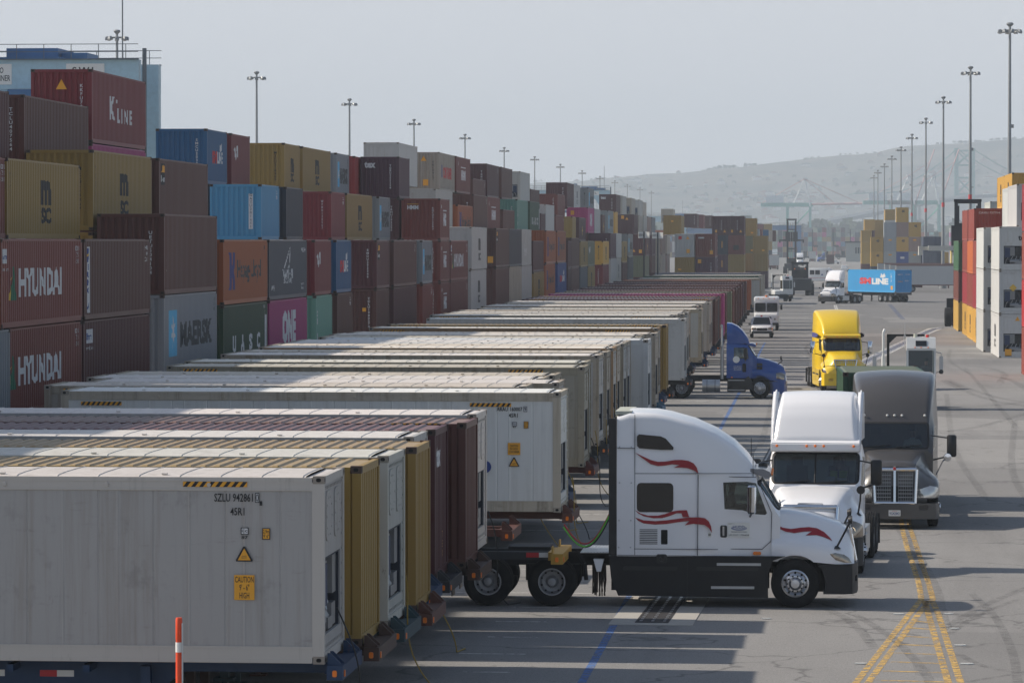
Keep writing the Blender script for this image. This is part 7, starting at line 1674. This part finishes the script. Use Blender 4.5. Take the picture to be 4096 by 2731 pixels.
# low shed with posts at the far end
p, q = onY(1500, 3384), onY(1500, 3462); r = thing('yard_shed', 'low grey yard building with dark openings beyond the lane', 'building', ((p.x + q.x) / 2, p.y, 0)); w2 = (q.x - p.x) / 2
b = MB(); b.box(-w2, w2, 0, 5, 0, 7.4); part('wall', b, paint('shed_grey', (150, 154, 150), .7), r); b = MB(); b.box(-w2 - .4, w2 + .4, -.5, 5.4, 7.4, 7.9); part('roof', b, M_hand, r)
for k in range(6): b = MB(); b.box(-.2 + k * .95, .4 + k * .95, -.06, .02, 3.2, 5.6); part('opening', b, M_dark, r)
# ------------------------------------------------------------------ quay cranes
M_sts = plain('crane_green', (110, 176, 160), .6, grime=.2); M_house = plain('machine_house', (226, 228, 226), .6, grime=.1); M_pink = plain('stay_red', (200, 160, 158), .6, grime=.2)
def sts(loc, label, s=1.0, rotz=0, up=True):
    r = thing('quay_crane', label, 'crane', loc, rotz, 'quay cranes in the haze'); r.scale = (s, s, s)
    for x in (-9, 9):
        for y in (-8, 8): b = MB(); b.box(x - 1, x + 1, y - .9, y + .9, 0, 36); part('leg', b, M_sts, r)
        b = MB(); b.box(x - .8, x + .8, -8, 8, 13, 15); b.box(x - .8, x + .8, -8, 8, 33, 35); part('cross_beam', b, M_sts, r)
    b = MB()
    for y in (-8, 8): b.box(-9, 9, y - .6, y + .6, 13, 14.8); b.tube((-9, y, 15), (9, y, 34), .5, 6)
    part('brace', b, M_sts, r)
    b = MB(); b.box(-30, 11, -3, 3, 36, 39); part('girder', b, M_sts, r)
    b = MB(); b.box(-26, -12, -4, 4, 39, 45); part('machinery_house', b, M_house, r)
    b = MB()
    for y in (-5, 5): b.tube((9, y, 36), (5, y * .3, 58), .6, 6); b.tube((-4, y, 39), (4.5, y * .3, 58), .45, 6)
    b.box(3, 6.5, -2.4, 2.4, 57.5, 59); part('apex_frame', b, M_house, r)
    b = MB()
    for y in (-2.5, 2.5):
        b.tube((4.5, y, 58), (-29, y, 39), .22, 5)
        if up: b.tube((10, y, 38), (24, y, 78), .45, 6); b.tube((4.5, y, 58), (20, y, 68), .2, 5)
        else: b.tube((10, y, 38), (50, y, 38.5), .9, 6); b.tube((4.5, y, 58), (28, y, 39), .22, 5); b.tube((4.5, y, 58), (48, y, 39), .22, 5)
    part('boom', b, M_pink, r)
    return r
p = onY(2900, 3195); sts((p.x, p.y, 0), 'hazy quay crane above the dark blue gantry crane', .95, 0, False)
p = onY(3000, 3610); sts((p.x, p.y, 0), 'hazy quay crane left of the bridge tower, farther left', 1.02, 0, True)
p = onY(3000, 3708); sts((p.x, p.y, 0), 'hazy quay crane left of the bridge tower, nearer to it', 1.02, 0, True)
# ------------------------------------------------------------------ suspension bridge
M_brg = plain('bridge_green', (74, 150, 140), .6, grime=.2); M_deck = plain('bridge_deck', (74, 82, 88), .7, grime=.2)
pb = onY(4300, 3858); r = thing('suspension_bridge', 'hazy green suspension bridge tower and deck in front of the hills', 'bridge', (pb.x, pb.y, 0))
for xx, nm in ((-9.2, 'tower'), (9.2, 'tower')):
    b = MB(); b.box(xx - 2.2, xx + 2.2, -2.2, 2.2, 0, 111); b.box(xx - 2.5, xx + 2.5, -2.5, 2.5, 109, 112); part('tower_leg', b, M_brg, r)
b = MB()
for z0, z1 in ((62, 78), (94, 108)):
    b.tube((-8, 0, z0), (8, 0, z1), .9, 5); b.tube((-8, 0, z1), (8, 0, z0), .9, 5); b.box(-8, 8, -1, 1, z1, z1 + 2); b.box(-8, 8, -1, 1, z0 - 2, z0)
part('tower_brace', b, M_brg, r)
dk = [(-190, -500, 20), (-150, -420, 27), (-110, -300, 35), (-60, -150, 46), (0, 0, 56), (70, 150, 60), (160, 320, 62), (260, 500, 62)]
b = MB()
for (x0, y0, z0), (x1, y1, z1) in zip(dk, dk[1:]):
    d = Vector((x1 - x0, y1 - y0, 0)).normalized(); q_ = Vector((-d.y, d.x, 0)) * 8; d3 = Vector((x1 - x0, y1 - y0, z1 - z0))
    A, B_ = Vector((x0, y0, z0)), Vector((x1, y1, z1)); up = Vector((0, 0, 3.6))
    b.add([A - q_, A + q_, B_ + q_, B_ - q_, A - q_ + up, A + q_ + up, B_ + q_ + up, B_ - q_ + up], [(0, 3, 2, 1), (4, 5, 6, 7), (0, 1, 5, 4), (1, 2, 6, 5), (2, 3, 7, 6), (3, 0, 4, 7)])
part('deck', b, M_deck, r)
b = MB()
for (x0, y0, z0) in dk[:4]:
    for s in (-6, 6): b.box(x0 + s - 1.2, x0 + s + 1.2, y0 - 1.2, y0 + 1.2, -1, z0)
part('pier', b, M_deck, r)
b = MB()
for xx in (-9.2, 9.2):
    for s in (-1, 1):
        pts = [(xx + s * t * 190 * (1 if s > 0 else .62), s * t * 380, 111 - 54 * (1 - (1 - t) ** 2)) for t in [i / 12 for i in range(13)]]; b.path(pts, .5, 5)
part('cable', b, M_brg, r)
# ------------------------------------------------------------------ hills with houses
RID = [(900, 470), (1100, 440), (1225, 418), (1300, 410), (1400, 404), (1500, 399), (1600, 392), (1700, 376), (1760, 365), (1820, 360), (1900, 356), (2000, 345), (2100, 331), (2200, 322), (2352, 316), (2600, 318), (3000, 360)]
rx = [(onY(6200, u * 1.7415, v * 1.7415)) for u, v in RID]
def ridge(x):
    if x <= rx[0].x: return rx[0].z
    for a, c in zip(rx, rx[1:]):
        if x <= c.x: t = (x - a.x) / (c.x - a.x); t = t * t * (3 - 2 * t) if 0 else t; return a.z + (c.z - a.z) * t
    return rx[-1].z
def hz(x, y):
    t = max(0, min(1, (y - 4700) / 1500)); xr = x * 6200 / y
    s = t ** 1.25
    n = mnoise.fractal(Vector((x / 320, y / 320, 3.3)), .8, 2.1, 7) * 24 * (t * (1.25 - t)) * 2 + mnoise.noise(Vector((x / 60, y / 60, 1))) * 4 * t
    return ridge(xr) * s + n
b = MB(); NX, NY = 150, 44; x0, x1, y0, y1 = -2400, 1500, 4680, 6500
for j in range(NY + 1):
    for i in range(NX + 1):
        y = y0 + (y1 - y0) * j / NY; x = x0 + (x1 - x0) * i / NX
        b.v.append((x, y, hz(x, min(y, 6200)) - (0 if y < 6200 else (y - 6200) * .3) - 1.5 * (j == 0)))
b.f = [(j * (NX + 1) + i, j * (NX + 1) + i + 1, (j + 1) * (NX + 1) + i + 1, (j + 1) * (NX + 1) + i) for j in range(NY) for i in range(NX)]; b.m = [0] * len(b.f)
mh, th, bh = _nodes('hill_scrub'); v_ = coords(th, (1, 1, 1), False)
bh.inputs['Roughness'].default_value = .95
th.links.new(mixc(th, ramp(th, noise_(th, v_, .012, 6, .65), .42, .6), mixc(th, ramp(th, noise_(th, v_, .05, 5), .4, .6), (.14, .125, .095), (.085, .08, .06)), (.03, .04, .03)), bh.inputs['Base Color'])
tag(part('hills', b, mh, None, 60), kind='structure')
b = MB(); MH = [plain('house_white', (222, 218, 208), .7), plain('house_tan', (160, 142, 122), .7), plain('roof_tile', (150, 96, 74), .8), plain('roof_grey', (120, 120, 120), .8)]
for k in range(1300):
    y = rnd.uniform(4700, 6150); x = rnd.uniform(-420, 760) * y / 5500 - .08 * 0
    if mnoise.noise(Vector((x / 180, y / 180, 8))) < -.05 or (y > 5600 and rnd.random() < .7): continue
    z = hz(x, y); w_, d_, h_ = rnd.uniform(3, 8), rnd.uniform(4, 8), rnd.uniform(2, 4); m_ = rnd.choice((0, 0, 1))
    b.box(x - w_, x + w_, y - d_, y + d_, z - 3, z + h_, m_); b.prism([(x - w_ - .5, z + h_), (x + w_ + .5, z + h_), (x, z + h_ + 2.5)], 'y', y - d_ - .4, y + d_ + .4, rnd.choice((2, 3)))
tag(part('hillside_houses', b, MH, None), kind='stuff')
# far-off trees along the water and on the ridge
ML = plain('foliage_far', (52, 66, 40), .9, grime=.5, gscale=.3); b = MB()
def clump(x, y, z, s):
    for k in range(int(26 + s * 2)):
        a, e_, q = rnd.uniform(0, 6.28), rnd.uniform(-.5, 1.4), rnd.uniform(.55, 1.05)
        c = Vector((x + s * q * math.cos(a) * math.cos(e_), y + s * q * math.sin(a) * math.cos(e_), z + s * .85 + s * q * .8 * math.sin(e_))); d = s * rnd.uniform(.22, .4)
        n = Vector((rnd.uniform(-1, 1), rnd.uniform(-1, 1), rnd.uniform(-.4, 1))).normalized(); t = n.orthogonal().normalized(); u = n.cross(t)
        b.add([c + t * d, c + u * d, c - t * d, c - u * d], [(0, 1, 2, 3)])
for k in range(230):
    y = rnd.uniform(2700, 4600); x = onY(y, rnd.uniform(2450, 4150)).x; clump(x, y, -1, rnd.uniform(6, 16))
for k in range(520):
    x = rnd.uniform(-900, 900); q_ = mnoise.noise(Vector((x / 90, 3, 1)))
    if q_ > -.05: clump(x, 6188, hz(x, 6188) - 2.5, rnd.uniform(1.5, 2.5 + 4 * q_))
for k in range(420):
    y = rnd.uniform(4750, 6000); x = rnd.uniform(-450, 800); clump(x, y, hz(x, y) - 1, rnd.uniform(2, 4.5))
tag(part('far_trees', b, ML, None), kind='stuff')
b = MB(); p = onY(4650, 2900)
b.box(-3000, 2500, 4600, 4720, -1.5, 2.0); tag(part('far_shore', b, mh, None), kind='structure')
# ------------------------------------------------------------------ hazy air
hb = MB(); hb.box(-3600, 2700, -40, 6700, -3.0, 235.0)
mhz = bpy.data.materials.new('haze_air'); mhz.use_nodes = True; t = mhz.node_tree; t.nodes.clear()
oo = N(t, 'ShaderNodeOutputMaterial'); pv = N(t, 'ShaderNodeVolumePrincipled'); pv.inputs['Color'].default_value = (0.80, 0.91, 1.0, 1); pv.inputs['Density'].default_value = 0.00021; pv.inputs['Anisotropy'].default_value = 0.0
t.links.new(pv.outputs[0], oo.inputs['Volume'])
tag(part('haze', hb, mhz, None), kind='stuff')
bpy.data.scenes.remove(WS)
# ------------------------------------------------------------------ labels of the containers
CW = {'maroon': 'maroon', 'brown': 'brown', 'brick': 'brick red', 'red': 'crimson', 'scarlet': 'scarlet', 'ochre': 'mustard yellow', 'yellow': 'bright yellow', 'blue': 'deep blue', 'lightblue': 'faded light blue',
      'navy': 'dark navy', 'orange': 'orange', 'white': 'white', 'grey': 'light grey', 'green': 'dark green', 'teal': 'pale green', 'pink': 'magenta', 'slate': 'dark grey', 'purple': 'dark plum', 'cream': 'dirty cream',
      'olive': 'olive grey', 'cobalt': 'cobalt blue', 'smblue': 'sky blue', 'rustgrey': 'pinkish grey', 'deepteal': 'dark teal', 'x': 'plain', 'litwhite': 'white', 'brightwhite': 'clean bright white'}
for k_ in list(CW):
    if not k_.startswith('lit'): CW.setdefault('lit' + k_, CW[k_])
MK = {'hyundai': 'with white capitals and green sail', 'right': 'with tall white name strip', 'hmmsq': 'with white square badge', 'maersk': 'with white star on blue', 'hapag': 'with violet mark and dark name', 'wanhai': 'with white sail emblem',
      'uasc': 'with four spaced white capitals', 'one': 'with three tall white capitals', 'ym': 'with white bird mark', 'sm': 'with red and white lettering', 'kline': 'with big white K', 'msc': 'with stacked black initials', 'msc20': 'with stacked black initials',
      'leon': 'with small yellow and black badge', 'mm': 'with white block initials', 'hanjin': 'with red side lettering', 'vtxt': 'with narrow upright lettering', 'cross': 'with small yellow cross', 'num': 'with small corner number', 'china': 'with upright white lettering', '': 'without side lettering'}
def ordw(n):
    o = ('first', 'second', 'third', 'fourth', 'fifth', 'sixth', 'seventh', 'eighth', 'ninth', 'tenth', 'eleventh', 'twelfth', 'thirteenth', 'fourteenth', 'fifteenth', 'sixteenth', 'seventeenth', 'eighteenth', 'nineteenth', 'twentieth')
    if n < 20: return o[n]
    t = {2: 'twenty', 3: 'thirty', 4: 'forty', 5: 'fifty', 6: 'sixty', 7: 'seventy'}[(n + 1) // 10]; r = (n + 1) % 10
    return t + ('-' + o[r - 1] if r else 'th' if t[-1] != 'y' else '').replace('tyth', 'tieth') if r else t[:-1] + 'ieth'
GRP = {'left': 'containers stacked in the long left wall', 'trailer': 'containers on chassis in the parked row', 'mid': 'containers stacked beyond the trailer row', 'right': 'containers stacked on the right of the road', 'yard': 'containers of the yellow and grey stack', 'road': 'containers on moving trucks'}
MK.update({'hyundai': 'with green sail mark', 'right': 'with tall white name strip', 'hmmsq': 'with white square badge', 'maersk': 'with white star', 'hapag': 'with violet mark', 'wanhai': 'with sailing emblem', 'uasc': 'with four spaced capitals', 'one': 'with tall white capitals',
           'ym': 'with white bird mark', 'sm': 'with red and white letters', 'kline': 'with big white K', 'msc': 'with stacked black initials', 'msc20': 'with stacked black initials', 'leon': 'with small yellow badge', 'mm': 'with white block initials', 'hanjin': 'with red lettering', 'vtxt': 'with upright white lettering', 'cross': 'with small yellow cross', 'num': 'with tiny corner number', 'china': 'with upright name', '': ''})
LV = ('ground level', 'second level', 'third level', 'fourth level', 'fifth level', 'sixth level')
def level(d): return LV[min(5, int(round(d['z'] / 2.75)))]
_ys = {}
for r, d in REG:
    if d['block'] in ('left', 'right', 'yard', 'mid') and d['y'] > 105: _ys.setdefault((d['block'], d['row']), set()).add(round(d['y'], 0))
def bay(d): return sorted(_ys[(d['block'], d['row'])] | {round(d['y'], 0)}).index(round(d['y'], 0))
def nbrs(d):
    if d['block'] == 'trailer': g = [(q['i'], q) for _, q in REG if q['block'] == 'trailer']
    else: g = [(q['y'], q) for _, q in REG if q['block'] == d['block'] and q['row'] == d['row'] and level(q) == level(d) and q['y'] > 105]
    g.sort(key=lambda t: t[0]); k = [n_ for n_, t in enumerate(g) if t[1] is d]
    if not k: return None
    k = k[0]; a = CW[g[k - 1][1]['col']] if k else None; b_ = CW[g[k + 1][1]['col']] if k + 1 < len(g) else None
    return a, b_
CAND = []
for r, d in REG:
    c = CW[d['col']]; kd = 'reefer container' if d['kind'] == 'reefer' else ('short container' if d['L'] < 7 else 'container'); b = d['block']
    r['category'] = 'container'; r['group'] = GRP.get(b, 'containers'); cs = []
    if 'label' in d: cs = [d['label']]
    elif b == 'left':
        rw = {1: 'front', 2: 'middle', 3: 'rear'}[d['row']]; look = f"{c} {kd} {MK[d['logo']]}".strip()
        if d['y'] < 105: cs = [f"{look}, {level(d)} of {rw} row, {('first', 'second', 'third', 'fourth')[int((105 - d['y']) // 12.5)]} bay left of the picture edge"]
        else:
            n = nbrs(d); cs = [f"{look} in the left wall", f"{look}, {level(d)} of left {rw} row"]
            if n and n[0] and n[1]: cs.append(f"{look}, {level(d)} {rw} row, between {n[0]} and {n[1]} ones" if n[0] != n[1] else f"{look}, {level(d)} {rw} row, between two {n[0]} ones")
            cs.append(f"{look}, {level(d)}, {ordw(bay(d))} bay of left {rw} row")
    elif b == 'trailer':
        i = d['i']; n = nbrs(d); st = d['note'] or ('on chassis' if i > 8 else 'on its chassis')
        cs = [f"{c} {kd} {st} in the parked row"]
        if i == 0: cs = [f"{c} {kd} {st}, nearest of the parked row"]
        if n[0] and n[1] and i > 0: cs.append(f"{c} {kd} {st} in the parked row, between {n[0]} and {n[1]} ones")
        cs.append(f"{c} {kd} {st}, {ordw(i)} from the camera in the parked row")
    else:
        place = {'mid': 'stacks past the trailer row', 'right': 'right hand wall', 'yard': 'yellow and grey stack'}[b]
        cs = [f"{c} {kd} in the {place}", f"{c} {kd}, {level(d)} of the {place}", f"{c} {kd}, {level(d)}, {ordw(int(d['row']))} column {ordw(bay(d))} bay of {place}"]
    CAND.append((r, [x for x in cs if len(x.split()) <= 16] or [' '.join(cs[-1].split()[:16])]))
import collections
_cnt = collections.Counter(x for _, cs in CAND for x in set(cs)); _used = set()
for r, cs in CAND:
    lab = next((x for x in cs if _cnt[x] == 1), cs[-1]); r['label'] = lab
for root, ch, chc, i, col, kind in TRP:
    if not ch.get('label'): ch['label'] = f"{chc.split('_')[1]} chassis under a {CW[col]} container, {ordw(i) + ' place in' if i else 'nearest of'} the parked row"
